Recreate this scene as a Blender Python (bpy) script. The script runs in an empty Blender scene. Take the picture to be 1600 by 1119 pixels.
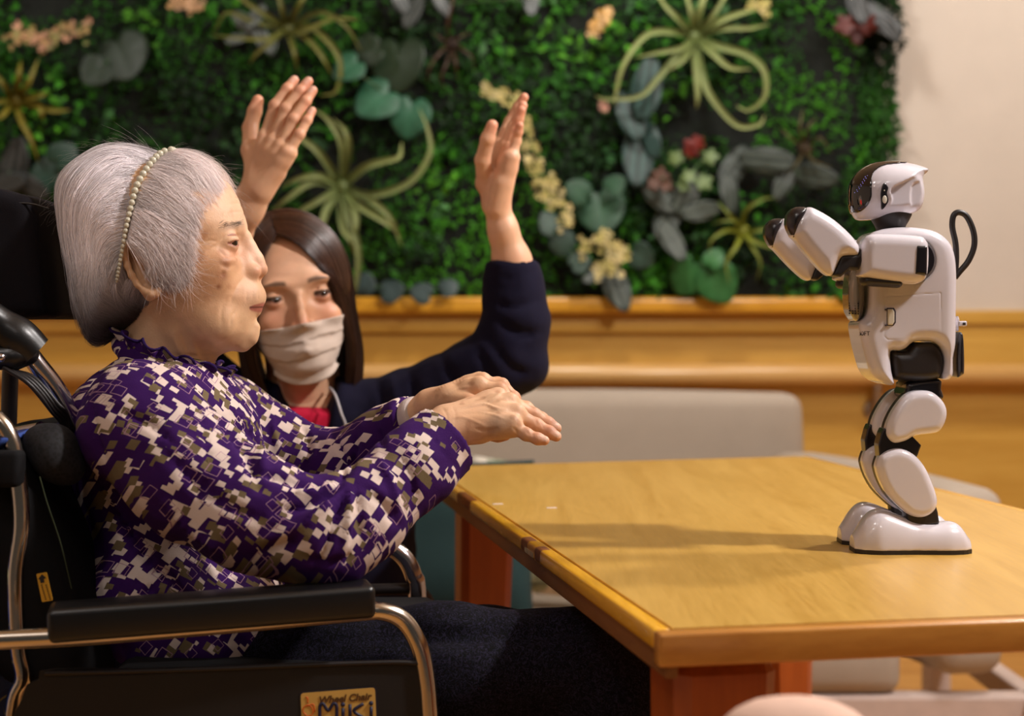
import bpy, math, random
import numpy as np
from mathutils import Vector, Matrix

# ------------------------------------------------------------------ camera, world, lights, exposure
sc = bpy.context.scene
COL = sc.collection
FPX, HC, HY = 2400.0, 0.9275, 508.0            # focal length in pixels (1600 wide), camera height, horizon row
TZ = 0.70                                       # height of the table top
cam_d = bpy.data.cameras.new('camera'); cam = bpy.data.objects.new('camera', cam_d); COL.objects.link(cam)
cam.location = (0, 0, HC); cam.rotation_euler = (math.pi/2, 0, 0)
cam_d.sensor_width = 36.0; cam_d.sensor_fit = 'HORIZONTAL'
cam_d.lens = 36.0*FPX/1600.0
cam_d.shift_y = -(559.5-HY)/1600.0
cam_d.clip_start = 0.05
cam_d.dof.use_dof = True; cam_d.dof.focus_distance = 1.55; cam_d.dof.aperture_fstop = 4.4; cam_d.dof.aperture_blades = 9
sc.camera = cam
sc.view_settings.view_transform = 'Standard'; sc.view_settings.look = 'None'
sc.view_settings.gamma = 1.0; sc.view_settings.use_curve_mapping = False
sc.view_settings.exposure = 0.0
sc.cycles.use_denoising = True
sc.cycles.max_bounces = 6

w = bpy.data.worlds.new('world'); sc.world = w; w.use_nodes = True
w.node_tree.nodes['Background'].inputs[0].default_value = (1.0, 0.90, 0.80, 1)
w.node_tree.nodes['Background'].inputs[1].default_value = 0.05

def lamp(name, loc, target, power, size, col=(1.0, 0.86, 0.72), spread=180):
    d = bpy.data.lights.new(name, 'AREA'); d.shape = 'DISK'; d.size = size; d.energy = power; d.color = col
    d.spread = math.radians(spread)
    o = bpy.data.objects.new(name, d); COL.objects.link(o); o.location = loc
    o.rotation_euler = (Vector(target)-Vector(loc)).to_track_quat('-Z', 'Y').to_euler()
    return o
WARM = (1.0, 0.94, 0.89); NEUT = (1.0, 0.94, 0.91)
lamp('downlight_key', (1.55, 1.15, 2.42), (0.0, 1.6, 0.9), 46, 0.16, NEUT)
lamp('downlight_key_far', (1.35, 2.25, 2.42), (0.0, 1.6, 0.8), 22, 0.16, NEUT)
lamp('fill_front', (-0.5, 0.2, 2.42), (-0.4, 1.6, 0.9), 1.5, 0.5, NEUT)  # added overhead fill, not one of the room's own lamps
for i_, (x_, y_) in enumerate(((-1.6, -0.5), (0.3, -0.7), (-0.9, 0.5))): lamp('fill_room', (x_, y_, 2.42), (x_, y_, 0), 4.5, 0.3, NEUT)  # added lamps for fill light and reflections in the chrome
lamp('downlight_wall', (-1.6, 3.5, 2.42), (-1.6, 4.5, 1.0), 8, 0.25, WARM)
lamp('downlight_wall_mid', (0.3, 3.5, 2.42), (0.3, 4.5, 1.0), 13, 0.25, WARM)
lamp('downlight_wall_end', (1.7, 3.4, 2.42), (1.7, 4.5, 1.0), 13, 0.25, WARM)

# ------------------------------------------------------------------ helpers
def P(px, py, D):
    """photo pixel at depth D -> world"""
    return np.array([(px-800.0)*D/FPX, D, HC-(py-HY)*D/FPX])
def PX(px, D): return (px-800.0)*D/FPX
def PZ(py, D): return HC-(py-HY)*D/FPX

def lin(c):
    return tuple(((v/255.0)/12.92 if v/255.0 <= 0.04045 else ((v/255.0+0.055)/1.055)**2.4) for v in c)

def link(o, parent=None):
    COL.objects.link(o)
    if parent is not None: o.parent = parent
    return o
def tag(o, label=None, cat=None, group=None, kind=None):
    if label: o['label'] = label
    if cat: o['category'] = cat
    if group: o['group'] = group
    if kind: o['kind'] = kind
    return o
def empty(name, loc, label, cat, group=None):
    o = bpy.data.objects.new(name, None); o.empty_display_size = 0.05
    link(o); tag(o, label, cat, group)
    o['base'] = list(map(float, loc))
    o.location = loc
    return o
def obj(name, me, m=None, parent=None):
    """link mesh given in WORLD coordinates; children of an Empty are moved into its frame"""
    o = bpy.data.objects.new(name, me); link(o)
    if m is not None:
        me.materials.clear()
        for q in (m if isinstance(m, (list, tuple)) else [m]): me.materials.append(q)
    if parent is not None:
        o.parent = parent
        off = Vector((0, 0, 0)); p = parent
        while p is not None: off += p.location; p = p.parent
        o.location = -off
    return o
def mesh_np(name, V, F, smooth=True, cols=None, uv=None):
    V = np.asarray(V, dtype=np.float32); me = bpy.data.meshes.new(name)
    if isinstance(F, np.ndarray):
        n, k = F.shape
        me.vertices.add(len(V)); me.vertices.foreach_set('co', V.ravel())
        me.loops.add(n*k); me.loops.foreach_set('vertex_index', F.astype(np.int32).ravel())
        me.polygons.add(n); me.polygons.foreach_set('loop_start', np.arange(0, n*k, k, dtype=np.int32))
        me.update(calc_edges=True)
    else:
        me.from_pydata([tuple(map(float, v)) for v in V], [], [tuple(map(int, f)) for f in F]); me.update()
    me.polygons.foreach_set('use_smooth', np.full(len(me.polygons), bool(smooth)))
    if cols is not None:
        a = me.color_attributes.new('Col', 'FLOAT_COLOR', 'POINT')
        c = np.ones((len(V), 4), dtype=np.float32); c[:, :3] = cols; a.data.foreach_set('color', c.ravel())
    if uv is not None:
        a = me.attributes.new('pat', 'FLOAT_VECTOR', 'POINT')
        c = np.zeros((len(V), 3), dtype=np.float32); c[:, :uv.shape[1]] = uv; a.data.foreach_set('vector', c.ravel())
    me.validate(); return me

def join_np(parts):
    """parts: list of (V, F quads) -> one"""
    Vs, Fs, n = [], [], 0
    for V, F in parts:
        Vs.append(np.asarray(V, float)); Fs.append(np.asarray(F)+n); n += len(V)
    return np.concatenate(Vs), np.concatenate(Fs)

# ---- simple solids as numpy quads
def box_np(lo, hi, bev=0.0, seg=2, rot=None):
    """bevelled box through bmesh, returns (V, list faces)"""
    import bmesh
    bm = bmesh.new(); bmesh.ops.create_cube(bm, size=1.0)
    lo = np.array(lo, float); hi = np.array(hi, float)
    for v in bm.verts:
        v.co = Vector([(lo[i]+hi[i])/2 + v.co[i]*(hi[i]-lo[i]) for i in range(3)])
    if bev > 0:
        bmesh.ops.bevel(bm, geom=bm.edges[:], offset=bev, segments=seg, profile=0.5, affect='EDGES')
    V = np.array([v.co[:] for v in bm.verts]); F = [[v.index for v in f.verts] for f in bm.faces]
    bm.free()
    if rot is not None:
        R, c = rot; V = (V-np.array(c)) @ np.array(R).T + np.array(c)
    return V, F
def joinl(parts):
    Vs, Fs, n = [], [], 0
    for V, F in parts:
        Vs += [list(map(float, v)) for v in V]; Fs += [[i+n for i in f] for f in F]; n += len(V)
    return Vs, Fs
def box(name, lo, hi, m, parent=None, bev=0.0, seg=2, smooth=False, rot=None):
    V, F = box_np(lo, hi, bev, seg, rot)
    me = mesh_np(name, V, F, smooth=smooth)
    o = obj(name, me, m, parent)
    if bev > 0:
        me.polygons.foreach_set('use_smooth', np.full(len(me.polygons), True))
        me.set_sharp_from_angle(angle=math.radians(50)) if hasattr(me, 'set_sharp_from_angle') else None
    return o
def Rz(a): return np.array([[math.cos(a), -math.sin(a), 0], [math.sin(a), math.cos(a), 0], [0, 0, 1]])

def crom(pts, n=8):
    """Catmull-Rom through pts (any dimension)"""
    P_ = [np.array(p, float) for p in pts]; P_ = [2*P_[0]-P_[1]] + P_ + [2*P_[-1]-P_[-2]]
    out = []
    for i in range(1, len(P_)-2):
        for j in range(n):
            t = j/n
            out.append(0.5*((2*P_[i])+(-P_[i-1]+P_[i+1])*t+(2*P_[i-1]-5*P_[i]+4*P_[i+1]-P_[i+2])*t*t+(-P_[i-1]+3*P_[i]-3*P_[i+1]+P_[i+2])*t**3))
    out.append(P_[-2]); return np.array(out)
def tube_np(pts, r, seg=12, n=8, closed=False, smoothit=True, flat=None):
    """tube through points; r scalar or per point; returns quads (V, F)"""
    pts = np.array(pts, float); rr = np.full(len(pts), r, float) if np.isscalar(r) else np.array(r, float)
    if smoothit and len(pts) > 2:
        q = crom(np.column_stack([pts, rr]), n); pts, rr = q[:, :3], q[:, 3]
    T = np.gradient(pts, axis=0); T /= np.linalg.norm(T, axis=1)[:, None]+1e-12
    ref = np.array([0, 0, 1.0]) if abs(T[0][2]) < 0.9 else np.array([0, 1.0, 0])
    N = np.cross(T[0], ref); N /= np.linalg.norm(N); Ns = [N]
    for i in range(1, len(pts)):
        N = Ns[-1]-T[i]*np.dot(Ns[-1], T[i]); N /= np.linalg.norm(N)+1e-12; Ns.append(N)
    Ns = np.array(Ns); B = np.cross(T, Ns)
    a = np.linspace(0, 2*math.pi, seg, endpoint=False)
    V = (pts[:, None, :] + rr[:, None, None]*(np.cos(a)[None, :, None]*Ns[:, None, :]+np.sin(a)[None, :, None]*B[:, None, :])).reshape(-1, 3)
    F = []
    m = len(pts)
    for i in range(m-1):
        for j in range(seg):
            F.append([i*seg+j, i*seg+(j+1) % seg, (i+1)*seg+(j+1) % seg, (i+1)*seg+j])
    F.append(list(range(seg))[::-1]); F.append([(m-1)*seg+j for j in range(seg)])
    return V, F
def tube(name, pts, r, m, parent=None, seg=12, n=8, smoothit=True):
    V, F = tube_np(pts, r, seg, n, smoothit=smoothit)
    me = mesh_np(name, V, F); o = obj(name, me, m, parent)
    me.set_sharp_from_angle(angle=math.radians(60)); return o
def sphere_np(c, r, nu=16, nv=10, sc_=(1, 1, 1), axis=None):
    V = []; F = []
    for i in range(nv+1):
        th = math.pi*i/nv
        for j in range(nu):
            ph = 2*math.pi*j/nu
            V.append([math.sin(th)*math.cos(ph), math.sin(th)*math.sin(ph), math.cos(th)])
    V = np.array(V)*np.array(sc_)*r
    if axis is not None:
        q = Vector((0, 0, 1)).rotation_difference(Vector(axis)).to_matrix(); V = V @ np.array(q).T
    for i in range(nv):
        for j in range(nu):
            F.append([i*nu+j, (i+1)*nu+j, (i+1)*nu+(j+1) % nu, i*nu+(j+1) % nu])
    return V+np.array(c), F
def lathe(name, prof, centre, m, parent=None, seg=32, axis=(0, 0, 1)):
    V = []; F = []
    for r, z in prof:
        for j in range(seg):
            a = 2*math.pi*j/seg; V.append([r*math.cos(a), r*math.sin(a), z])
    for i in range(len(prof)-1):
        for j in range(seg): F.append([i*seg+j, i*seg+(j+1) % seg, (i+1)*seg+(j+1) % seg, (i+1)*seg+j])
    F.append(list(range(seg))[::-1]); F.append([(len(prof)-1)*seg+j for j in range(seg)])
    q = np.array(Vector((0, 0, 1)).rotation_difference(Vector(axis)).to_matrix())
    V = np.array(V) @ q.T + np.array(centre)
    me = mesh_np(name, V, F); o = obj(name, me, m, parent); me.set_sharp_from_angle(angle=math.radians(50)); return o

# ------------------------------------------------------------------ signed-distance modeller with surface nets
class SDF:
    def __init__(s, lo, hi, h):
        s.lo = np.array(lo, float); s.h = h
        n = np.ceil((np.array(hi)-s.lo)/h).astype(int)+1
        s.n = n; s.ax = [s.lo[i]+np.arange(n[i])*h for i in range(3)]
        s.F = np.full(tuple(n), 0.06, dtype=np.float32)
    def sub(s, lo, hi):
        a = np.clip(np.floor((np.array(lo)-s.lo)/s.h).astype(int), 0, s.n); b = np.clip(np.ceil((np.array(hi)-s.lo)/s.h).astype(int)+1, 0, s.n)
        if np.any(b <= a): return None
        sl = tuple(slice(a[i], b[i]) for i in range(3))
        X = s.ax[0][sl[0]][:, None, None].astype(np.float32); Y = s.ax[1][sl[1]][None, :, None].astype(np.float32); Z = s.ax[2][sl[2]][None, None, :].astype(np.float32)
        return sl, X, Y, Z
    def put(s, fn, lo, hi, k=0.004, op='u'):
        mg = k+3*s.h
        q = s.sub(np.array(lo)-mg, np.array(hi)+mg)
        if q is None: return
        sl, X, Y, Z = q; d = fn(X, Y, Z); A = s.F[sl]
        if op == 'u':
            hh = np.clip(0.5+0.5*(A-d)/k, 0, 1); s.F[sl] = A*(1-hh)+d*hh-k*hh*(1-hh)
        elif op == 's':
            hh = np.clip(0.5-0.5*(A+d)/k, 0, 1); s.F[sl] = A*(1-hh)-d*hh+k*hh*(1-hh)
    def cap(s, a, b, ra, rb=None, k=0.004, op='u', flat=None):
        """tapered capsule; flat=(axis, scale) squashes the section along axis"""
        a = np.array(a, float); b = np.array(b, float); rb = ra if rb is None else rb
        ba = b-a; L2 = float(ba@ba)+1e-12
        if flat is not None:
            n = np.array(flat[0], float); n /= np.linalg.norm(n); fs = flat[1]
        R = max(ra, rb)*(max(1.0, flat[1]) if flat is not None else 1.0)
        def fn(X, Y, Z):
            px, py, pz = X-a[0], Y-a[1], Z-a[2]
            t = np.clip((px*ba[0]+py*ba[1]+pz*ba[2])/L2, 0, 1)
            qx, qy, qz = px-t*ba[0], py-t*ba[1], pz-t*ba[2]
            if flat is not None:
                dn = qx*n[0]+qy*n[1]+qz*n[2]; g = dn*(1.0/fs-1.0)
                l = np.sqrt((qx+g*n[0])**2+(qy+g*n[1])**2+(qz+g*n[2])**2)
                return (l-(ra+(rb-ra)*t))*min(1.0, fs)
            return np.sqrt(qx*qx+qy*qy+qz*qz)-(ra+(rb-ra)*t)
        s.put(fn, np.minimum(a, b)-R, np.maximum(a, b)+R, k, op)
    def chain(s, pts, rs, k=0.004, op='u', flat=None):
        if np.isscalar(rs): rs = [rs]*len(pts)
        for i in range(len(pts)-1): s.cap(pts[i], pts[i+1], rs[i], rs[i+1], k, op, flat)
    def ell(s, c, r, k=0.004, op='u', R=None):
        c = np.array(c, float); r = np.array([r]*3 if np.isscalar(r) else r, float); m = float(r.max())
        def fn(X, Y, Z):
            p = [X-c[0], Y-c[1], Z-c[2]]
            if R is not None: p = [R[0][i]*p[0]+R[1][i]*p[1]+R[2][i]*p[2] for i in range(3)]   # R columns = local axes
            k0 = np.sqrt((p[0]/r[0])**2+(p[1]/r[1])**2+(p[2]/r[2])**2)
            k1 = np.sqrt((p[0]/r[0]**2)**2+(p[1]/r[1]**2)**2+(p[2]/r[2]**2)**2)
            return k0*(k0-1.0)/np.maximum(k1, 1e-6)
        ext = m if R is not None else r
        s.put(fn, c-ext, c+ext, k, op)
    def mesh(s):
        F = s.F; n = s.n
        # close at borders
        F[0] = F[-1] = 0.05; F[:, 0] = F[:, -1] = 0.05; F[:, :, 0] = F[:, :, -1] = 0.05
        I = F < 0
        c = [I[dx:n[0]-1+dx, dy:n[1]-1+dy, dz:n[2]-1+dz] for dx in (0, 1) for dy in (0, 1) for dz in (0, 1)]
        anyi = c[0].copy(); alli = c[0].copy()
        for q in c[1:]: anyi |= q; alli &= q
        idx = np.argwhere(anyi & ~alli)
        vid = np.full(tuple(n-1), -1, dtype=np.int32); vid[idx[:, 0], idx[:, 1], idx[:, 2]] = np.arange(len(idx))
        cor = np.array([(dx, dy, dz) for dx in (0, 1) for dy in (0, 1) for dz in (0, 1)])
        val = np.stack([F[idx[:, 0]+d[0], idx[:, 1]+d[1], idx[:, 2]+d[2]] for d in cor], 1)
        acc = np.zeros((len(idx), 3)); cnt = np.zeros(len(idx))
        for i in range(8):
            for j in range(i+1, 8):
                if np.abs(cor[i]-cor[j]).sum() != 1: continue
                a, b = val[:, i], val[:, j]; m = (a < 0) != (b < 0)
                t = np.where(m, a/np.where(m, a-b, 1), 0)
                acc += m[:, None]*(cor[i][None]+t[:, None]*(cor[j]-cor[i])[None]); cnt += m
        V = s.lo+(idx+acc/cnt[:, None])*s.h
        Q = []
        for ax in range(3):
            sh = [slice(None)]*3; a = [slice(0, n[i]) for i in range(3)]
            s0 = [slice(1, n[i]-1) for i in range(3)]; s1 = [slice(1, n[i]-1) for i in range(3)]
            s0[ax] = slice(0, n[ax]-1); s1[ax] = slice(1, n[ax])
            A = I[tuple(s0)]; B = I[tuple(s1)]
            e = np.argwhere(A != B); ins = A[e[:, 0], e[:, 1], e[:, 2]]
            o = np.array([1, 1, 1]); o[ax] = 0; e = e+o
            u, v = (ax+1) % 3, (ax+2) % 3
            du = np.eye(3, dtype=int)[u]; dv = np.eye(3, dtype=int)[v]
            q = [e-du-dv, e-dv, e, e-du]
            q = np.stack([vid[x[:, 0], x[:, 1], x[:, 2]] for x in q], 1)
            q[~ins] = q[~ins][:, ::-1]; Q.append(q)
        Q = np.concatenate(Q); Q = Q[(Q >= 0).all(1)]
        return V, Q
def normals_np(V, F):
    a, b, c, d = V[F[:, 0]], V[F[:, 1]], V[F[:, 2]], V[F[:, 3]]
    fn = np.cross(c-a, d-b); N = np.zeros_like(V)
    for i in range(4): np.add.at(N, F[:, i], fn)
    return N/(np.linalg.norm(N, axis=1)[:, None]+1e-12)
def relax(V, F, it=1, f=0.5):
    for _ in range(it):
        S = np.zeros_like(V); C = np.zeros(len(V))
        for i in range(4):
            np.add.at(S, F[:, i], V[F[:, (i+1) % 4]]); np.add.at(C, F[:, i], 1)
            np.add.at(S, F[:, i], V[F[:, (i-1) % 4]]); np.add.at(C, F[:, i], 1)
        V = V*(1-f)+f*S/np.maximum(C, 1)[:, None]
    return V
def smooth1(y, n=5):
    k = np.hanning(n+2)[1:-1]; k /= k.sum(); p = np.pad(y, n//2, mode='edge'); return np.convolve(p, k, 'valid')
def loft_fn(zs, xf, xb, w, nf=2.0, nb=2.0, yc=0.0, sm=9, wb=None):
    """horizontal slices: front/back x and half width per height (metres); returns fn(X,Y,Z)"""
    zs, xf, xb, w = map(lambda q: np.array(q, float), (zs, xf, xb, w))
    o = np.argsort(zs); zs, xf, xb, w = zs[o], xf[o], xb[o], w[o]
    zz = np.linspace(zs[0], zs[-1], 200)
    XF, XB, W = [smooth1(np.interp(zz, zs, q), sm) for q in (xf, xb, w)]
    def fn(X, Y, Z):
        z = Z.ravel(); f = np.interp(z, zz, XF)[None, None, :]; b = np.interp(z, zz, XB)[None, None, :]; ww = np.interp(z, zz, W)[None, None, :]
        cx = (f+b)/2; a = np.maximum((f-b)/2, 1e-4)
        u = (X-cx)/a; v = (Y-yc)/np.maximum(ww, 1e-4)
        n_ = np.where(u > 0, nf, nb)
        g = (np.abs(u)**n_+np.abs(v)**n_)**(1.0/n_)
        d = (g-1)*np.minimum(a, ww)
        over = np.maximum(z-zz[-1], zz[0]-z)[None, None, :]
        d = np.maximum(d, over)
        h = float(z[1]-z[0]) if len(z) > 1 else 0.001
        gr = np.gradient(d, h)
        G = np.sqrt(gr[0]**2+gr[1]**2+gr[2]**2)
        return (d/np.clip(G, 0.6, 4.0)).astype(np.float32)
    return fn
def poly2d(poly, X, Z):
    """signed distance to polygon in XZ; X (nx,1,1), Z (1,1,nz)"""
    p = np.array(poly, float); x = X[:, 0, 0][:, None]; z = Z[0, 0, :][None, :]
    d = np.full((x.shape[0], z.shape[1]), 1e9); s = np.ones_like(d)
    for i in range(len(p)):
        a, b = p[i], p[i-1]; e = b-a; wx, wz = x-a[0], z-a[1]
        t = np.clip((wx*e[0]+wz*e[1])/(e@e+1e-18), 0, 1)
        d = np.minimum(d, (wx-e[0]*t)**2+(wz-e[1]*t)**2)
        c1 = z >= a[1]; c2 = z < b[1]; c3 = e[0]*wz > e[1]*wx
        m = (c1 & c2 & c3) | (~c1 & ~c2 & ~c3); s = np.where(m, -s, s)
    return (s*np.sqrt(d))
def pillow_fn(poly, yc, hy, r):
    def fn(X, Y, Z):
        d2 = poly2d(poly, X, Z)[:, None, :]+r; dy = np.abs(Y-yc)-hy+r
        return (np.minimum(np.maximum(d2, dy), 0)+np.sqrt(np.maximum(d2, 0)**2+np.maximum(dy, 0)**2)-r).astype(np.float32)
    return fn

def noise3(V, s, seed=0):
    """smooth value noise on points (n,3), wavelength s -> [-1,1]"""
    p = np.asarray(V, float)/s; i = np.floor(p).astype(np.int64); f = p-i; f = f*f*(3-2*f)
    def hsh(a, b, c):
        n = (a*73856093) ^ (b*19349663) ^ (c*83492791) ^ (seed*2654435761)
        n = (n ^ (n >> 13))*1274126177 & 0x7fffffff; n = (n ^ (n >> 16))
        return (n & 0xffff)/32767.5-1.0
    r = 0
    for dx in (0, 1):
        for dy in (0, 1):
            for dz in (0, 1):
                wgt = (f[:, 0] if dx else 1-f[:, 0])*(f[:, 1] if dy else 1-f[:, 1])*(f[:, 2] if dz else 1-f[:, 2])
                r = r+wgt*hsh(i[:, 0]+dx, i[:, 1]+dy, i[:, 2]+dz)
    return r

def strands(name, paths, radii, cols, m, parent=None, tip=0.3):
    """paths (n,k,3) world, radii (n,), cols (n,3)"""
    n, k, _ = paths.shape
    hc = bpy.data.hair_curves.new(name); hc.add_curves([k]*n)
    off = np.zeros(3)
    p = parent
    while p is not None: off += np.array(p.location[:]); p = p.parent
    hc.points.foreach_set('position', paths.astype(np.float32).ravel())
    t = np.linspace(0, 1, k); pr = radii[:, None]*(1-(1-tip)*t[None, :]**2)
    ra = hc.attributes.get('radius') or hc.attributes.new('radius', 'FLOAT', 'POINT')
    ra.data.foreach_set('value', pr.astype(np.float32).ravel())
    c = np.ones((n, k, 4), np.float32); c[:, :, :3] = cols[:, None, :] if cols.ndim == 2 else cols
    ca = hc.attributes.new('Col', 'FLOAT_COLOR', 'POINT'); ca.data.foreach_set('color', c.ravel())
    hc.materials.append(m)
    o = bpy.data.objects.new(name, hc); link(o, parent); o.location = tuple(-off)
    return o

# ------------------------------------------------------------------ materials
class NT:
    def __init__(s, name):
        s.m = bpy.data.materials.new(name); s.m.use_nodes = True; s.t = s.m.node_tree; s.b = s.t.nodes['Principled BSDF']
    def n(s, typ, **kw):
        q = s.t.nodes.new(typ)
        for k, v in kw.items(): setattr(q, k, v)
        return q
    def l(s, a, b): s.t.links.new(a, b)
    def mix(s, fac, a, b, mode='MIX'):
        q = s.n('ShaderNodeMix', data_type='RGBA', blend_type=mode)
        for i, v in ((0, fac), (6, a), (7, b)):
            if hasattr(v, 'is_output') or isinstance(v, bpy.types.NodeSocket): s.l(v, q.inputs[i])
            else: q.inputs[i].default_value = v if i == 0 else (*v, 1)
        return q.outputs[2]
    def math(s, op, a, b=None, clamp=False):
        q = s.n('ShaderNodeMath', operation=op, use_clamp=clamp)
        for i, v in ((0, a), (1, b)):
            if v is None: continue
            if isinstance(v, bpy.types.NodeSocket): s.l(v, q.inputs[i])
            else: q.inputs[i].default_value = v
        return q.outputs[0]
    def coord(s, scale=(1, 1, 1), kind='Object', rot=(0, 0, 0)):
        tc = s.n('ShaderNodeTexCoord'); mp = s.n('ShaderNodeMapping'); mp.inputs['Scale'].default_value = scale; mp.inputs['Rotation'].default_value = rot
        s.l(tc.outputs[kind], mp.inputs[0]); return mp.outputs[0]
    def noise(s, vec, scale, detail=4, rough=0.5, dist=0.0):
        q = s.n('ShaderNodeTexNoise'); q.inputs['Scale'].default_value = scale; q.inputs['Detail'].default_value = detail
        q.inputs['Roughness'].default_value = rough; q.inputs['Distortion'].default_value = dist
        if vec is not None: s.l(vec, q.inputs['Vector'])
        return q.outputs[0]
    def ramp(s, fac, stops):
        q = s.n('ShaderNodeValToRGB'); e = q.color_ramp.elements
        while len(e) < len(stops): e.new(0.5)
        for i, (p, c) in enumerate(stops): e[i].position = p; e[i].color = (*c, 1)
        s.l(fac, q.inputs[0]); return q.outputs[0]
    def bump(s, h, strength, dist=0.001, prev=None):
        q = s.n('ShaderNodeBump'); q.inputs['Strength'].default_value = strength; q.inputs['Distance'].default_value = dist
        s.l(h, q.inputs['Height'])
        if prev is not None: s.l(prev, q.inputs['Normal'])
        return q.outputs[0]
    def set(s, **kw):
        for k, v in kw.items():
            i = s.b.inputs[k.replace('_', ' ')]
            if isinstance(v, bpy.types.NodeSocket): s.l(v, i)
            elif isinstance(v, (tuple, list)) and len(v) == 3 and i.type == 'RGBA': i.default_value = (*v, 1)
            else: i.default_value = v
        return s
def plain(name, rgb, rough=0.5, var=0.06, nscale=30, bump=0.0, bscale=400, metal=0.0, coat=0.0, sheen=0.0, bd=0.0005, crough=0.05):
    """procedural: colour broken by noise, optional grain"""
    s = NT(name); v = s.coord(); nz = s.noise(v, nscale)
    c = lin(rgb); d = tuple(x*(1-var*2) for x in c); e = tuple(min(1, x*(1+var)) for x in c)
    s.set(Base_Color=s.ramp(nz, [(0.3, d), (0.7, e)]), Roughness=rough, Metallic=metal)
    s.b.inputs['Coat Weight'].default_value = coat; s.b.inputs['Coat Roughness'].default_value = crough
    if sheen: s.b.inputs['Sheen Weight'].default_value = sheen
    if bump: s.set(Normal=s.bump(s.noise(v, bscale, 3), bump, bd))
    return s.m
def wood(name, a, b, axis='x', scale=1.0, rough=0.35, coat=0.3, rot=(0, 0, 0), fine=1.0):
    s = NT(name); sc3 = {'x': (0.6, 9, 9), 'y': (9, 0.6, 9), 'z': (9, 9, 0.6)}[axis]
    v = s.coord(tuple(q*scale for q in sc3), rot=rot)
    n1 = s.noise(v, 3.0, 6, 0.6, 0.6); n2 = s.noise(v, 22*fine, 4, 0.6)
    f = s.math('ADD', s.math('MULTIPLY', n1, 0.6), s.math('MULTIPLY', n2, 0.4))
    s.set(Base_Color=s.ramp(f, [(0.35, lin(a)), (0.62, lin(b))]), Roughness=s.math('ADD', s.math('MULTIPLY', n2, 0.15), rough-0.05))
    s.b.inputs['Coat Weight'].default_value = coat; s.b.inputs['Coat Roughness'].default_value = 0.25
    s.set(Normal=s.bump(n2, 0.08, 0.0005)); return s.m
def fabric(name, rgb, rgb2=None, scale=900, bump=0.3, rough=0.9, sheen=0.0):
    s = NT(name); v = s.coord(); n1 = s.noise(v, 14, 4); n2 = s.noise(v, scale, 2)
    c = lin(rgb); c2 = lin(rgb2) if rgb2 else tuple(x*0.8 for x in c)
    s.set(Base_Color=s.mix(s.math('ADD', s.math('MULTIPLY', n1, 0.5), s.math('MULTIPLY', n2, 0.5)), c2, c), Roughness=rough)
    s.b.inputs['Sheen Weight'].default_value = sheen; s.b.inputs['Specular IOR Level'].default_value = 0.25
    s.set(Normal=s.bump(n2, bump, 0.0006)); return s.m
def vcol(name, rough=0.5, sss=0.0, bump=0.0, bscale=500, coat=0.0, spec=0.5, trans=0.0, bd=0.0004):
    s = NT(name); a = s.n('ShaderNodeAttribute', attribute_name='Col')
    v = s.coord(); nz = s.noise(v, 60, 3)
    s.set(Base_Color=s.mix(0.25, a.outputs[0], s.mix(1.0, a.outputs[0], s.ramp(nz, [(0.3, (0.75,)*3), (0.7, (1.2,)*3)]), 'MULTIPLY')), Roughness=rough)
    s.b.inputs['Coat Weight'].default_value = coat; s.b.inputs['Specular IOR Level'].default_value = spec
    if sss:
        s.b.inputs['Subsurface Weight'].default_value = sss; s.b.inputs['Subsurface Radius'].default_value = (1.0, 0.35, 0.2); s.b.inputs['Subsurface Scale'].default_value = 0.006
    if bump: s.set(Normal=s.bump(s.noise(v, bscale, 4, 0.6), bump, bd))
    return s.m
# ------------------------------------------------------------------ the room
WALL = 4.5
m_wall = plain('wall_paint', (208, 196, 182), 0.8, 0.02, 8, 0.1, 300)
m_ceil = plain('ceiling_paint', (235, 228, 215), 0.9, 0.02)
m_floor = wood('floor_wood', (176, 122, 62), (212, 160, 92), 'x', 0.6, 0.35, 0.3)
m_dado = wood('dado_wood', (194, 146, 56), (214, 168, 76), 'x', 0.5, 0.4, 0.2)
m_rail = wood('rail_wood', (206, 158, 88), (224, 180, 114), 'x', 0.5, 0.32, 0.4)
m_ledge = wood('ledge_wood', (206, 144, 32), (228, 166, 50), 'x', 0.5, 0.25, 0.6)
def st(o): o['kind'] = 'structure'; return o
XL, XR, YB, ZT = -3.0, 3.2, -1.2, 2.5
st(box('floor', (XL, YB, -0.05), (XR, WALL+0.1, 0.0), m_floor))
st(box('ceiling', (XL, YB, ZT), (XR, WALL+0.1, ZT+0.05), m_ceil))
st(box('wall_back', (XL, WALL, 0.0), (XR, WALL+0.1, ZT), m_wall))
st(box('wall_left', (XL-0.1, YB, 0.0), (XL, WALL+0.1, ZT), m_wall))
st(box('wall_right', (XR, YB, 0.0), (XR+0.1, WALL+0.1, ZT), m_wall))
zt = PZ(485, WALL)                                # top of the wainscot
XE = PX(1388, WALL)                               # right end of the planted wall
st(box('trim_1', (XL, WALL-0.02, 0.0), (XR, WALL, zt), m_dado))                        # flat boarding
st(box('trim_2', (XL, WALL-0.032, PZ(507, WALL)), (XR, WALL-0.02, zt), m_dado, bev=0.004))
st(box('trim_3', (XL, WALL-0.10, PZ(490, WALL-.08)), (XE, WALL-0.0, PZ(464, WALL-.08)), m_ledge, bev=0.012, seg=4))
st(box('trim_4', (XL, WALL-0.045, PZ(520, WALL)), (XE, WALL-0.02, PZ(490, WALL)), m_dado, bev=0.004))
st(box('baseboard_back', (XL, WALL-0.035, 0.0), (XR, WALL-0.02, 0.09), m_dado, bev=0.003))
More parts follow.
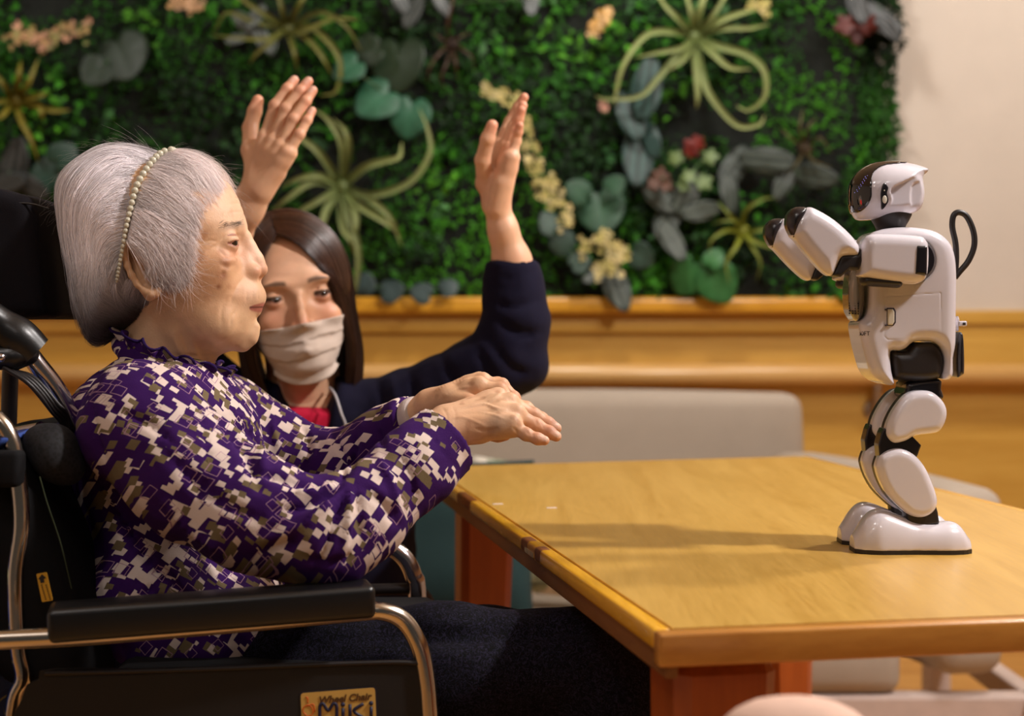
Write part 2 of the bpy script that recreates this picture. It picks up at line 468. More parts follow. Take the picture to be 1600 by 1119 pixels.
# handrail with its brackets
hr = empty('handrail', (0, WALL-0.07, 0.72), 'pale wooden handrail running along the wainscot behind the sofa', 'handrail')
V, F = tube_np([(XL, WALL-0.075, PZ(585, WALL-.07)), (XR, WALL-0.075, PZ(585, WALL-.07))], 0.030, 20, smoothit=False)
obj('rail', mesh_np('rail', V, F), m_rail, hr)
st_ = box('backing_board', (XL, WALL-0.035, PZ(612, WALL)), (XR, WALL-0.02, PZ(572, WALL)), m_dado, hr, bev=0.003)
m_brk = plain('bracket_metal', (170, 150, 130), 0.35, 0.03, metal=0.8)
for x in (PX(1368, WALL-.05), PX(1368, WALL-.05)-1.3, PX(1368, WALL-.05)-2.6):
    V, F = tube_np([(x, WALL-0.02, PZ(640, WALL)), (x, WALL-0.06, PZ(630, WALL)), (x, WALL-0.075, PZ(600, WALL))], 0.012, 10)
    V2, F2 = sphere_np((x, WALL-0.024, PZ(640, WALL)), 0.03, 14, 8, (1, 0.25, 1))
    obj('bracket', mesh_np('bracket', *joinl([(V, F), (V2, F2)])), m_brk, hr)

# ------------------------------------------------------------------ sofa
m_sofa = fabric('sofa_fabric', (180, 166, 150), (162, 148, 132), 700, 0.25)
m_pink = plain('sofa_frame_paint', (205, 185, 175), 0.5, 0.03)
sofa = empty('sofa', (0, 3.4, 0), 'greige upholstered corner sofa with a long low backrest behind the wooden table', 'sofa')
def cushion(name, lo, hi, m, parent, r=0.04, puff=0.01, rot=None, smooth=True):
    """soft box: rounded and slightly crowned faces"""
    import bmesh
    bm = bmesh.new(); bmesh.ops.create_cube(bm, size=1.0)
    lo = np.array(lo); hi = np.array(hi); c = (lo+hi)/2; s = hi-lo
    for v in bm.verts: v.co = Vector([v.co[i]*s[i] for i in range(3)])
    bmesh.ops.bevel(bm, geom=bm.edges[:], offset=r, segments=4, profile=0.5, affect='EDGES')
    bmesh.ops.subdivide_edges(bm, edges=[e for e in bm.edges if e.calc_length() > 0.08], cuts=6, use_grid_fill=True)
    V = np.array([v.co[:] for v in bm.verts]); F = [[v.index for v in f.verts] for f in bm.faces]; bm.free()
    u = V/(s/2)
    for ax in range(3):
        o = [i for i in range(3) if i != ax]
        V[:, ax] += np.sign(u[:, ax])*puff*np.clip(1-u[:, o[0]]**2, 0, 1)*np.clip(1-u[:, o[1]]**2, 0, 1)*(np.abs(u[:, ax]) > 0.7)
    if rot is not None: V = V @ np.array(rot).T
    V = V+c
    me = mesh_np(name, V, F); return obj(name, me, m, parent)
DB = 3.85
cushion('backrest', (-0.44, DB, 0.33), (PX(1255, DB), DB+0.16, PZ(617, DB)), m_sofa, sofa, 0.035, 0.012)
for i in range(2):
    x0 = -0.44+i*0.62
    cushion('seat_cushion', (x0, 3.16, 0.19), (x0+0.605, DB+0.02, 0.335), m_sofa, sofa, 0.035, 0.012)
a = math.atan2(0.94-0.74, 3.8-2.95)
cushion('end_backrest', (0.785-0.07, 2.9, 0.26), (0.785+0.07, 3.8, 0.615), m_sofa, sofa, 0.04, 0.01, rot=Rz(math.radians(12)))
cushion('end_seat', (0.50, 2.93, 0.22), (0.745, 3.55, 0.335), m_sofa, sofa, 0.03, 0.01)
box('plinth', (-0.42, 3.24, 0.0), (0.62, DB+0.1, 0.19), m_sofa, sofa, bev=0.01)
fr = joinl([box_np((0.52, 2.93, 0.12), (1.0, 2.98, 0.22), 0.008), box_np((0.98, 2.90, 0.0), (1.035, 2.98, 0.22), 0.006), box_np((0.52, 2.93, 0.0), (0.57, 2.98, 0.12), 0.006), box_np((0.98, 3.6, 0), (1.03, 3.68, .22), .006), box_np((0.985, 2.95, .17), (1.025, 3.65, .22), .006)])
obj('frame', mesh_np('frame', fr[0], fr[1], smooth=False), m_pink, sofa)

def pillow(name, c, w_, h_, t_, m, label, tilt=0.25, yaw=0.0, roll=0.0):
    n = 26; V = []; F = []
    for s_ in (-1, 1):
        for i in range(n):
            for j in range(n):
                u = -1+2*i/(n-1); v = -1+2*j/(n-1)
                k = (1-abs(u)**3.0)*(1-abs(v)**3.0)
                pin = 1-0.07*(1-(1-abs(u)**2)*(1-abs(v)**2))*(abs(u)*abs(v)*0.2+0.2)
                V.append([u*w_/2*(1-0.05*(1-v*v))*pin, s_*(t_/2)*max(k, 0)**0.6, v*h_/2*(1-0.05*(1-u*u))*pin])
    V = np.array(V); V[:, 1] += 0.012*noise3(V, 0.09, 3)*(np.abs(V[:, 1]) > 1e-4)
    idx = lambda s_, i, j: s_*n*n+i*n+j
    for s_ in (0, 1):
        for i in range(n-1):
            for j in range(n-1):
                q = [idx(s_, i, j), idx(s_, i+1, j), idx(s_, i+1, j+1), idx(s_, i, j+1)]
                F.append(q if s_ == 0 else q[::-1])
    R = np.array(Matrix.Rotation(yaw, 3, 'Z') @ Matrix.Rotation(-tilt, 3, 'X') @ Matrix.Rotation(roll, 3, 'Y'))
    V = V @ R.T+np.array(c)
    import bmesh
    me = mesh_np(name, V, F); bm = bmesh.new(); bm.from_mesh(me); bmesh.ops.remove_doubles(bm, verts=bm.verts, dist=1e-5); bm.to_mesh(me); bm.free()
    me.polygons.foreach_set('use_smooth', np.full(len(me.polygons), True))
    o = obj(name, me, m); tag(o, label, 'pillow'); return o
m_teal = fabric('teal_cloth', (42, 66, 66), (28, 48, 50), 500, 0.25)
s = NT('leaf_print'); v = s.coord(); n1 = s.noise(v, 13, 3, 0.5, 1.2); n2 = s.noise(v, 22, 2, 0.5, 0.8)
c = s.mix(s.math('GREATER_THAN', n1, 0.54), lin((222, 214, 198)), lin((150, 158, 130)))
c = s.mix(s.math('GREATER_THAN', n2, 0.60), c, lin((96, 104, 84)))
s.set(Base_Color=c, Roughness=0.9); m_print = s.m
pillow('pillow', P(672, 848, 3.0), 0.42, 0.34, 0.15, m_teal, 'dark teal square pillow on the sofa beside the kneeling woman', 0.3)
pillow('pillow', P(845, 826, 3.22), 0.34, 0.29, 0.13, m_print, 'white leaf-print pillow on the sofa seat beneath the table', 0.3, 0.1, 0.12)

# ------------------------------------------------------------------ table
H_ = HC-TZ
def onT(px, py):
    D = FPX*H_/(py-HY); return np.array([PX(px, D), D])
nl = onT(1030, 990); fl = onT(658, 729); fr_ = onT(1262, 712)
ed = (fl-nl)/np.linalg.norm(fl-nl); wd = np.array([ed[1], -ed[0]])
nr_ = nl+wd*(float((fr_-fl)@wd)*0.93)
Wt = float((fr_-fl)@wd); Lt = float(np.linalg.norm(fl-nl))
ang = math.atan2(wd[1], wd[0])
def tl(u, v, z):                                   # u across (from the left edge), v along the depth
    a, b = u/Wt, v/Lt                               # the two ends of the top differ slightly in width
    q = (nl*(1-a)+nr_*a)*(1-b)+(fl*(1-a)+fr_*a)*b; return np.array([q[0], q[1], z])
m_top = wood('table_laminate', (192, 146, 60), (214, 170, 84), 'y', 1.0, 0.34, 0.35, rot=(0, 0, -ang), fine=1.6)
m_lip = wood('table_lipping', (220, 156, 26), (240, 178, 40), 'y', 0.8, 0.22, 0.7, rot=(0, 0, -ang))
m_leg = wood('table_leg_wood', (150, 66, 14), (176, 84, 24), 'z', 0.8, 0.4, 0.3)
table = empty('table', tl(Wt/2, Lt/2, 0), 'light wooden table with rounded orange edge that the robot stands on', 'table')
def tbox(name, u0, u1, v0, v1, z0, z1, m, bev=0.0, seg=3):
    V, F = box_np((u0, v0, z0), (u1, v1, z1), bev, seg)
    W = np.array([tl(p[0], p[1], p[2]) for p in V]); me = mesh_np(name, W, F, smooth=bev > 0)
    if bev > 0: me.set_sharp_from_angle(angle=math.radians(40))
    return obj(name, me, m, table)
TH = 0.026
lw = 0.017
tbox('tabletop', lw, Wt-lw, lw, Lt-lw, TZ-TH+0.002, TZ, m_top)
m_under = wood('table_underside', (120, 74, 30), (140, 90, 40), 'y', 0.8, 0.6, 0.0, rot=(0, 0, -ang))
tbox('edge_band', 0, lw-0.0004, lw, Lt, TZ-TH*0.62, TZ-0.0004, m_lip, 0.004)
tbox('edge_band', Wt-lw+0.0004, Wt, lw, Lt, TZ-TH*0.62, TZ-0.0004, m_lip, 0.004)
tbox('edge_band', 0, Wt, 0, lw-0.0004, TZ-TH, TZ-0.0004, wood('front_edge_shaded_wood', (176, 112, 40), (204, 142, 62), 'x', 0.8, 0.3, 0.4), 0.003)  # front band browner: shade on the camera-facing edge put into the wood colour
tbox('edge_band', lw, Wt-lw, Lt-lw+0.0004, Lt, TZ-TH, TZ-0.0004, m_lip, 0.003)
tbox('under_band', 0.006, lw, 0.003, Lt-0.003, TZ-TH*1.35, TZ-TH*0.62, m_under, 0.002)
tbox('under_band', Wt-lw, Wt-0.006, 0.003, Lt-0.003, TZ-TH*1.35, TZ-TH*0.62, m_under, 0.002)
lgw = 0.088
for u in (0.012, Wt-0.012-lgw):
    for v in (0.02, Lt-0.03-lgw):
        tp = 0.016; u = (0.022 if v < 0.5 else 0.05) if u < Wt/2 else Wt-0.03-lgw
        V, F = box_np((u, v, 0), (u+lgw, v+lgw, TZ-TH), 0.012, 1)
        V = V.copy(); k = 1-V[:, 2]/(TZ-TH); s_ = -1 if u < Wt/2 else 1
        inner = (V[:, 0] > u+lgw/2) if u < Wt/2 else (V[:, 0] < u+lgw/2)
        V[:, 0] += np.where(inner, s_*tp*2*k*0.8, 0)
        innv = (V[:, 1] > v+lgw/2) if v < Lt/2 else (V[:, 1] < v+lgw/2)
        V[:, 1] += np.where(innv, (-1 if v < Lt/2 else 1)*tp*2*k*0.8, 0)
        W = np.array([tl(p[0], p[1], p[2]) for p in V])
        obj('leg', mesh_np('leg', W, F, smooth=False), m_leg, table)
# worn spots and joints on the lipping, two small white scraps on the top
m_scar = plain('worn_lacquer', (120, 66, 22), 0.5, 0.2, 90)
m_chip = plain('chipped_lacquer', (205, 190, 150), 0.6, 0.2, 200)
for (py0, py1) in ((768, 783), (838, 846), (853, 860)):
    d0 = FPX*H_/(py0-HY); d1 = FPX*H_/(py1-HY); v0 = (d0-nl[1])/ed[1]; v1 = (d1-nl[1])/ed[1]
    tbox('worn_spot', -0.0004, lw*0.9, min(v0, v1), max(v0, v1), TZ-TH*0.6, TZ-0.0002, m_scar, 0.0042)
v0 = (FPX*H_/(843-HY)-nl[1])/ed[1]; v1 = (FPX*H_/(852-HY)-nl[1])/ed[1]
tbox('chip', -0.0006, 0.004, min(v0, v1), max(v0, v1), TZ-TH*0.5, TZ-TH*0.3, m_chip)
m_paper = plain('paper_scrap', (222, 205, 190), 0.8, 0.02)
for (x, y) in ((778, 788), (862, 794)):
    q = onT(x, y); V, F = box_np((q[0]-0.0065, q[1]-0.004, TZ), (q[0]+0.0065, q[1]+0.004, TZ+0.0006), 0.0002, 1, rot=(Rz(0.1), (q[0], q[1], TZ)))
    o = obj('paper_scrap', mesh_np('paper_scrap', V, F, smooth=False), m_paper)
    tag(o, 'tiny white paper scrap on the table, '+('nearer the worn edge' if x < 800 else 'farther from the worn edge'), 'scrap', 'paper scraps on the table')

# unidentified pale blurred thing, form made up, low in front of the table
m_skin_bl = plain('pale_pink', (226, 190, 170), 0.9, 0.05, 40, 0.3, 300)
S = SDF(P(1080, 1320, 0.98)-0.1, P(1400, 1060, 0.98)+0.1, 0.006)
for (x, y, r) in ((1185, 1160, 0.02), (1240, 1158, 0.024), (1300, 1162, 0.021), (1240, 1200, 0.035)):
    S.ell(P(x, y, 0.95), (r*1.3, r, r), 0.02)
V, F = S.mesh(); o = obj('unidentified_shape', mesh_np('unidentified_shape', V, F), m_skin_bl); tag(o, 'blurred pale pink unidentified shape in front of the table leg', 'unidentified object')
# ------------------------------------------------------------------ planted wall
rng = np.random.default_rng(7); random.seed(7)
m_leaf = vcol('leaf', 0.65, 0.0, 0.3, 150, 0.0, spec=0.25)
m_soil = plain('dark_backing', (10, 18, 8), 0.95, 0.3, 30, 0.5, 60, bd=0.005)
GX0, GX1, GZ0, GZ1 = XL, XE, PZ(466, WALL-0.05), ZT-0.02
FY = WALL-0.05                                    # face of the planting board
pw = empty('green_wall', (0, WALL, GZ0), 'planted wall panel thick with dark green moss and small foliage above the ledge', 'green wall')
box('backing', (GX0, WALL-0.05, GZ0), (GX1-0.045, WALL, GZ1), m_soil, pw)
def leaf_patch(n, x0, x1, z0, z1, size, cols, tiltv=0.6, aspect=1.6, dep=(0.0, 0.07), shape=0, keep=None, seed=0):
    """many small pointed leaves: each two bent quads"""
    r = np.random.default_rng(seed)
    x = r.uniform(x0, x1, n); z = r.uniform(z0, z1, n)
    if keep is not None:
        k = keep(x, z); x, z = x[k], z[k]; n = len(x)
    bump_ = 0.5+0.5*noise3(np.column_stack([x, z, 0*x]), 0.16, seed+5)
    y = FY-(dep[0]+(dep[1]-dep[0])*bump_*r.uniform(0.3, 1.0, n))
    C = np.column_stack([x, y, z])
    sz = size*r.uniform(0.6, 1.35, n)
    d = np.column_stack([r.normal(0, 1, n), -np.abs(r.normal(0.35, 0.45, n)), r.normal(-0.25, 1, n)]); d /= np.linalg.norm(d, axis=1)[:, None]
    nn = np.column_stack([r.normal(0, tiltv, n), -np.ones(n), r.normal(0.35, tiltv, n)]); nn -= d*(nn*d).sum(1)[:, None]; nn /= np.linalg.norm(nn, axis=1)[:, None]
    sd = np.cross(d, nn); L = sz[:, None]; W = L/aspect/2
    p0 = C; p1 = C+d*L*0.5+sd*W+nn*L*0.06; p2 = C+d*L; p3 = C+d*L*0.5-sd*W+nn*L*0.06; pm = C+d*L*0.5-nn*L*0.06; p4 = C+d*L-nn*L*0.25
    V = np.stack([p0, p1, p4, p3, pm], 1).reshape(-1, 3)
    b = np.arange(n)[:, None]*5
    F = np.concatenate([b+np.array([[0, 1, 2, 4]]), b+np.array([[0, 4, 2, 3]])])
    cc = np.array([lin(q) for q in cols]); pick = np.clip(((0.5+0.6*noise3(C, 0.22, seed+9))*len(cols)+r.normal(0, 0.35, n)).astype(int), 0, len(cols)-1)
    big = 0.5+0.5*noise3(C, 0.42, 123)+0.35*noise3(C, 0.12, 124); c = cc[pick]*np.array([1.0, 1.08, 0.7])*(r.uniform(0.55, 1.35, n)*np.clip(0.35+0.75*big, 0.25, 1.25))[:, None]
    return V, F, np.repeat(c, 5, 0)
def put_patch(name, *a, **k):
    V, F, c = leaf_patch(*a, **k); o = obj(name, mesh_np(name, V, F, smooth=False, cols=c), m_leaf, pw); o['kind'] = 'stuff'; return o
G = [(18, 46, 8), (28, 70, 10), (42, 98, 14), (62, 126, 22)]
put_patch('edge_foliage', 2600, GX1-0.10, GX1+0.012, GZ0, 2.15, 0.024, [(12, 34, 7), (22, 56, 10), (34, 82, 14)], dep=(-0.03, 0.075), seed=8)
dark_holes = lambda x, z: noise3(np.column_stack([x, z, 0*x]), 0.17, 77)+0.35*noise3(np.column_stack([x, z, 0*x]), 0.06, 78) > -0.42
put_patch('moss', 19500, GX0+0.15, GX1, GZ0, 2.15, 0.020, G, dep=(0.0, 0.05), keep=dark_holes, seed=1)
put_patch('small_foliage', 6800, GX0+0.15, GX1+0.005, GZ0, 2.15, 0.030, [(16, 48, 14), (32, 82, 18), (54, 118, 26), (80, 142, 38)], dep=(0.02, 0.09), aspect=1.5,
          keep=lambda x, z: dark_holes(x, z) & (noise3(np.column_stack([x, z, 0*x]), 0.3, 12) > -0.1), seed=2)
put_patch('fine_moss', 21000, GX0+0.15, GX1+0.01, GZ0, 2.15, 0.012, [(22, 70, 10), (40, 110, 14), (58, 134, 20)], dep=(0.01, 0.075), aspect=2.0,
          keep=lambda x, z: noise3(np.column_stack([x, z, 0*x]), 0.34, 31) > 0.1, seed=3)
put_patch('grey_green_foliage', 1950, GX0+0.15, GX1, GZ0, 2.15, 0.032, [(34, 72, 40), (56, 100, 62), (78, 122, 84)], dep=(0.03, 0.09), aspect=1.3,
          keep=lambda x, z: noise3(np.column_stack([x, z, 0*x]), 0.25, 51) > 0.35, seed=4)

m_air = vcol('air_plant_leaf', 0.55, 0.0, 0.4, 220)
def strap(pts, w0, cols, curl=0.0):
    """channelled strap leaf tapering to a tip"""
    q = crom(pts, 8); n = len(q); T = np.gradient(q, axis=0); T /= np.linalg.norm(T, axis=1)[:, None]
    ref = np.array([0, -1.0, 0]); sd = np.cross(T, ref); ln = np.linalg.norm(sd, axis=1)[:, None]; sd = sd/np.maximum(ln, 1e-3)
    nn = np.cross(sd, T)
    t = np.linspace(0, 1, n)[:, None]; W = 0.78*w0*(np.clip(0.75+t*1.6, 0, 1))*(1-t**1.5)**0.8+0.0006
    V = np.stack([q-sd*W+nn*W*0.5, q-sd*W*0.5-nn*0, q-nn*W*0.3, q+sd*W*0.5, q+sd*W+nn*W*0.5], 1).reshape(-1, 3)
    F = np.array([[i*5+j, i*5+j+1, (i+1)*5+j+1, (i+1)*5+j] for i in range(n-1) for j in range(4)])
    c0, c1 = np.array(lin(cols[0])), np.array(lin(cols[1])); c = c0*(1-t)+c1*t
    return V, F, np.repeat(c, 5, 0)
def air_plant(label, cx, cy, tips, cols, w0=0.011, D0=4.36, extra=0):
    """tips: list of pixel polylines from the heart outwards"""
    o = empty('air_plant', P(cx, cy, D0), label, 'plant', 'air plants on the planted wall')
    r = np.random.default_rng(int(cx)+int(cy))
    for tp in tips:
        n = len(tp); pts = [P(cx, cy, D0+0.03)]
        for i, (x, y) in enumerate(tp): pts.append(P(x, y, D0-0.045*math.sin(math.pi*min(1, (i+0.8)/n))-r.uniform(0, 0.02)))
        V, F, c = strap(pts, w0*r.uniform(0.85, 1.15), cols)
        obj('leaf', mesh_np('leaf', V, F, cols=c*r.uniform(0.85, 1.15)), m_air, o)
    for _ in range(extra):
        a_ = r.uniform(0, 2*math.pi); L = r.uniform(40, 80)
        V, F, c = strap([P(cx, cy, D0+0.02), P(cx+math.cos(a_)*L*0.5, cy+math.sin(a_)*L*0.5, D0-0.06), P(cx+math.cos(a_)*L, cy+math.sin(a_)*L, D0-0.05)], w0*0.7, cols)
        obj('leaf', mesh_np('leaf', V, F, cols=c), m_air, o)
    V, F = sphere_np(P(cx, cy, D0+0.02), 0.022, 12, 8, (1, 1, 1)); obj('heart', mesh_np('heart', V, F, cols=np.tile(lin(cols[0]), (len(V), 1))), m_air, o)
    return o
AC = [(98, 112, 58), (150, 158, 98)]
air_plant('large pale air plant with curling straps beside the raised hands', 535, 292,
  [[(500, 240), (470, 215), (440, 190)], [(535, 230), (515, 190), (490, 170)], [(545, 235), (540, 205), (520, 185)], [(570, 262), (600, 252), (624, 245), (628, 222)],
   [(580, 305), (640, 285), (672, 240), (668, 200), (655, 170)], [(575, 310), (610, 340), (628, 385)], [(560, 320), (600, 345), (618, 360), (625, 378)],
   [(545, 340), (560, 390), (557, 445), (552, 460)], [(535, 350), (548, 375), (556, 400)], [(500, 275), (465, 280), (440, 292)], [(490, 285), (450, 310), (425, 330)],
   [(505, 310), (470, 330), (445, 350)], [(510, 330), (500, 370), (490, 400)], [(555, 330), (556, 360), (553, 380)]], AC, 0.015)
air_plant('largest pale air plant near the end of the planted wall, its straps looping downwards', 1085, 58,
  [[(1060, 30), (1040, 10), (1020, -20)], [(1080, 20), (1068, -20)], [(1095, 10), (1110, -25)], [(1110, 30), (1130, 0), (1150, -30)], [(1120, 35), (1160, 20), (1195, 12)], [(1130, 45), (1170, 44), (1202, 38)],
   [(1120, 72), (1165, 85), (1193, 110), (1195, 150), (1170, 172), (1150, 165)], [(1110, 80), (1140, 105), (1175, 108)], [(1095, 110), (1110, 150), (1150, 195), (1185, 195), (1195, 180)],
   [(1088, 110), (1090, 150), (1088, 170)], [(1060, 85), (1030, 120), (1000, 150), (950, 155), (930, 150)], [(1065, 75), (1030, 82), (990, 90)], [(1050, 50), (1010, 55), (975, 100), (962, 150), (962, 165)],
   [(1070, 90), (1050, 105), (1030, 115)]], AC, 0.013)
air_plant('olive air plant hanging above the white-haired woman beside the raised hand', 450, 45,
  [[(410, 20), (380, 0), (350, -20)], [(440, 10), (430, -30)], [(470, 5), (490, -25)], [(500, 20), (540, 40), (565, 80)], [(490, 45), (530, 90), (527, 140), (500, 150)], [(460, 80), (465, 110)],
   [(420, 60), (380, 60), (330, 55)], [(425, 65), (400, 85), (390, 100)], [(480, 60), (505, 90), (520, 120)], [(400, 35), (355, 20), (335, 50)], [(470, 50), (520, 30), (560, 30)]], [(88, 92, 36), (120, 120, 56)], 0.011)
air_plant('yellowish air plant at the edge of the planted wall above the black headrest', 25, 158,
  [[(5, 130), (-20, 100)], [(30, 120), (33, 95)], [(45, 130), (60, 92)], [(60, 150), (75, 145)], [(35, 190), (50, 220), (60, 252)], [(5, 180), (-15, 190)], [(-5, 160), (-40, 165)], [(60, 165), (66, 180), (67, 190)], [(80, 172), (110, 172)]], [(112, 100, 20), (128, 122, 40)], 0.012)
air_plant('yellow-green air plant with thin drooping straps beside the black fingertips of the robot', 1160, 362,
  [[(1140, 335), (1120, 315)], [(1165, 330), (1190, 312), (1215, 308)], [(1135, 360), (1112, 375), (1108, 400)], [(1150, 385), (1135, 410), (1140, 445)], [(1175, 385), (1188, 410), (1182, 440)], [(1185, 360), (1215, 355)], [(1175, 375), (1200, 385), (1225, 390)], [(1150, 345), (1130, 345), (1112, 350)]], [(128, 132, 30), (110, 128, 60)], 0.008)
air_plant('withered brown air plant hanging from the wall between the two raised hands', 706, 70,
  [[(700, 40), (708, 0), (712, -30)], [(690, 80), (672, 105), (668, 130)], [(720, 75), (738, 90), (740, 110)], [(700, 95), (690, 120), (695, 140)], [(715, 60), (735, 50)], [(690, 60), (675, 50)], [(712, 95), (715, 125)]], [(52, 34, 22), (78, 56, 38)], 0.006)
air_plant('thin brownish air plant on the wall above the head of the robot', 1258, 232,
  [[(1250, 200), (1255, 170)], [(1235, 215), (1220, 200)], [(1280, 215), (1300, 240)], [(1270, 250), (1300, 262)], [(1245, 255), (1230, 275)], [(1262, 200), (1275, 185)]], [(70, 56, 34), (84, 84, 44)], 0.006)

def broad_leaf(parent, c, r, axis_deg, cols, kind='round', tilt=(0, 0), seed=0, depth_=0.0):
    """lobed / round / veined leaf blade with thickness and cupped relief. c world, r radius m"""
    rg = np.random.default_rng(seed); NR, NA = 8, 36; V = []; C_ = []
    for i in range(NR+1):
        for j in range(NA):
            a_ = 2*math.pi*j/NA; t = i/NR
            # outline: heart-like round, or pointed oval; axis along +x local
            if kind == 'round': rad = 1.0+0.05*math.cos(3*a_)-0.35*math.exp(-((a_-math.pi)/0.22)**2)+0.08*math.exp(-((min(a_, 2*math.pi-a_))/0.3)**2)
            elif kind == 'oval': rad = 1/math.sqrt((math.cos(a_)/1.25)**2+(math.sin(a_)/0.62)**2)*(1+0.12*math.exp(-(min(a_, 2*math.pi-a_)/0.25)**2))
            else: rad = (0.55+0.45*abs(math.cos(2.5*a_)))*(1+0.1*math.cos(a_))
            x = rad*t*math.cos(a_); y = rad*t*math.sin(a_)
            vein = abs(math.sin(8.5*y+0.3*x)) if kind != 'round' else abs(math.sin(3.5*a_))
            z = -0.10*t*t+0.07*math.sin(2*a_+seed)*t*t+0.012*(1-vein)*t+0.10*abs(y)
            V.append([x*r, y*r, z*r]); dk = 0.62 if kind != 'oval' else 0.50
            k = 1.0 if kind == 'round' else 0.0
            if kind == 'oval': mixf = np.clip((vein-0.45)*3, 0, 1)*np.clip(1.6-1.2*abs(t-0.5)*2, 0, 1)
            else: mixf = 0.25+0.5*max(0, 1-t*1.1)+0.25*(1-vein)
            C_.append(dk*(np.array(lin(cols[0]))*(1-mixf)+np.array(lin(cols[1]))*mixf))
    V = np.array(V); C_ = np.array(C_)
    n0 = len(V); F = []
    for i in range(NR):
        for j in range(NA): F.append([i*NA+j, (i+1)*NA+j, (i+1)*NA+(j+1) % NA, i*NA+(j+1) % NA])
    V2 = V.copy(); V2[:, 2] -= 0.0012; F2 = [[q+n0 for q in f[::-1]] for f in F]
    F3 = [[NR*NA+j, n0+NR*NA+j, n0+NR*NA+(j+1) % NA, NR*NA+(j+1) % NA] for j in range(NA)]
    V = np.concatenate([V, V2]); C_ = np.concatenate([C_, C_])
    # stand the blade up facing the room
    R = np.array(Matrix.Rotation(math.radians(tilt[1]), 3, 'Z') @ Matrix.Rotation(math.radians(90+tilt[0]), 3, 'X') @ Matrix.Rotation(math.radians(axis_deg), 3, 'Z'))
    V = V @ R.T+np.array(c)
    me = mesh_np('leaf', V, np.array(F+F2+F3), cols=C_); return obj('leaf', me, m_broad, parent)
m_broad = vcol('broad_leaf', 0.5, 0.0, 0.25, 120, 0.0)
def broad_plant(label, leaves, cols, kind, D0=4.37, name='leafy_plant'):
    cx, cy = leaves[0][0], leaves[0][1]
    o = empty(name, P(cx, cy, D0+0.05), label, 'plant')
    for i, (x, y, rp, ax, *t) in enumerate(leaves):
        D = D0-0.02*(i % 3)-0.01*i*0.3
        tl_ = t[0] if t else (random.uniform(-22, 12), random.uniform(-20, 20))
        broad_leaf(o, P(x, y, D), rp*D/FPX, ax, cols, kind, tl_, seed=i+int(x))
        V, F = tube_np([P(x, y, D+0.004), P((x+cx)/2, (y+cy)/2-4, D+0.03), P(cx, cy, D0+0.06)], 0.0025, 6, 4)
        obj('stem', mesh_np('stem', V, F, cols=np.tile(lin((60, 90, 50)), (len(V), 1))), m_broad, o)
    return o
DG = [(22, 66, 38), (66, 120, 84)]
broad_plant('pair of big dull olive round leaves above the kneeling woman between the air plants', [(620, 95, 46, -90), (575, 80, 26, 200)], [(22, 46, 18), (40, 66, 36)], 'round')
broad_plant('pair of glossy round green leaves hanging between the two raised hands', [(640, 180, 34, -100), (590, 155, 36, -140), (545, 105, 26, 220)], [(24, 84, 54), (72, 140, 104)], 'round')
broad_plant('dark round leaf above the head of the white-haired woman', [(190, 85, 46, -60), (150, 110, 26, 230)], [(18, 42, 20), (38, 62, 38)], 'round')
broad_plant('round blue-green leaf beside the yellow flower spray near the middle of the wall', [(938, 325, 40, -80), (905, 300, 22, 150), (960, 290, 18, 40)], DG, 'round')
broad_plant('bright green round leaves just above the ledge beneath the yellow-green air plant', [(1075, 430, 32, -120), (1120, 440, 34, -60), (1115, 405, 18, 60)], [(32, 104, 42), (80, 158, 82)], 'round')
broad_plant('dark bluish arrow-shaped leaves under the largest air plant', [(1000, 235, 44, -100), (985, 180, 34, 110), (1010, 140, 40, 80), (1015, 215, 26, -70)], [(22, 56, 48), (70, 112, 104)], 'oval')
ST = [(26, 48, 34), (130, 142, 130)]
broad_plant('silver-striped watermelon leaves beneath the red flower by the round leaves', [(1045, 335, 34, -110), (1072, 305, 30, 60), (1050, 375, 28, -60), (1030, 310, 26, 140), (1095, 330, 26, 10)], ST, 'oval')
broad_plant('silver-striped leaves on the wall in front of the robot above its black fingertips', [(1146, 262, 32, 60), (1140, 300, 26, -80), (1200, 250, 34, 175), (1270, 275, 30, -10), (1225, 285, 24, -120)], [(26, 44, 32), (98, 112, 100)], 'oval')
broad_plant('striped leaf hanging over the ledge under the yellow flowers', [(962, 445, 34, -70), (935, 430, 20, 200)], ST, 'oval')
broad_plant('grey striped leaves at the edge of the wall above the black headrest', [(22, 260, 36, 80), (45, 290, 26, -30), (5, 290, 28, 200)], [(22, 34, 26), (84, 84, 80)], 'oval')
broad_plant('broad teal leaf behind the hair of the white-haired woman', [(80, 275, 34, 90), (98, 245, 24, 45)], [(20, 60, 40), (56, 96, 80)], 'round')
broad_plant('silvery striped leaves beside the dark red star leaf at the top corner', [(1372, 28, 34, -30), (1340, 8, 26, 100), (1390, 45, 20, -40)], [(40, 50, 48), (120, 124, 126)], 'oval')
broad_plant('ash-grey furry leaves in the olive air plant above the raised hand', [(385, 38, 22, 140), (410, 60, 20, -60), (400, 25, 18, 60), (425, 70, 14, -90), (370, 60, 14, 200)], [(96, 108, 100), (150, 158, 152)], 'oval')
broad_plant('small silver ferny leaves at the top edge of the wall between the raised hands', [(645, 15, 24, 250), (690, 5, 18, -60), (830, -2, 22, -90), (625, 0, 20, 120)], [(50, 60, 56), (110, 116, 112)], 'oval')
broad_plant('grey-green round leaves by the raised sleeve of the woman in the mask', [(880, 380, 22, -60), (905, 410, 18, 30), (860, 350, 20, 120), (1000, 400, 22, -40)], [(30, 60, 42), (84, 116, 100)], 'round')
broad_plant('dusty blue leaves just above the ledge behind the kneeling woman', [(610, 455, 20, 20), (660, 458, 18, 160), (570, 445, 18, 80), (700, 450, 16, 30)], [(34, 60, 56), (80, 104, 104)], 'round')
RS = [(84, 22, 12), (118, 36, 20)]
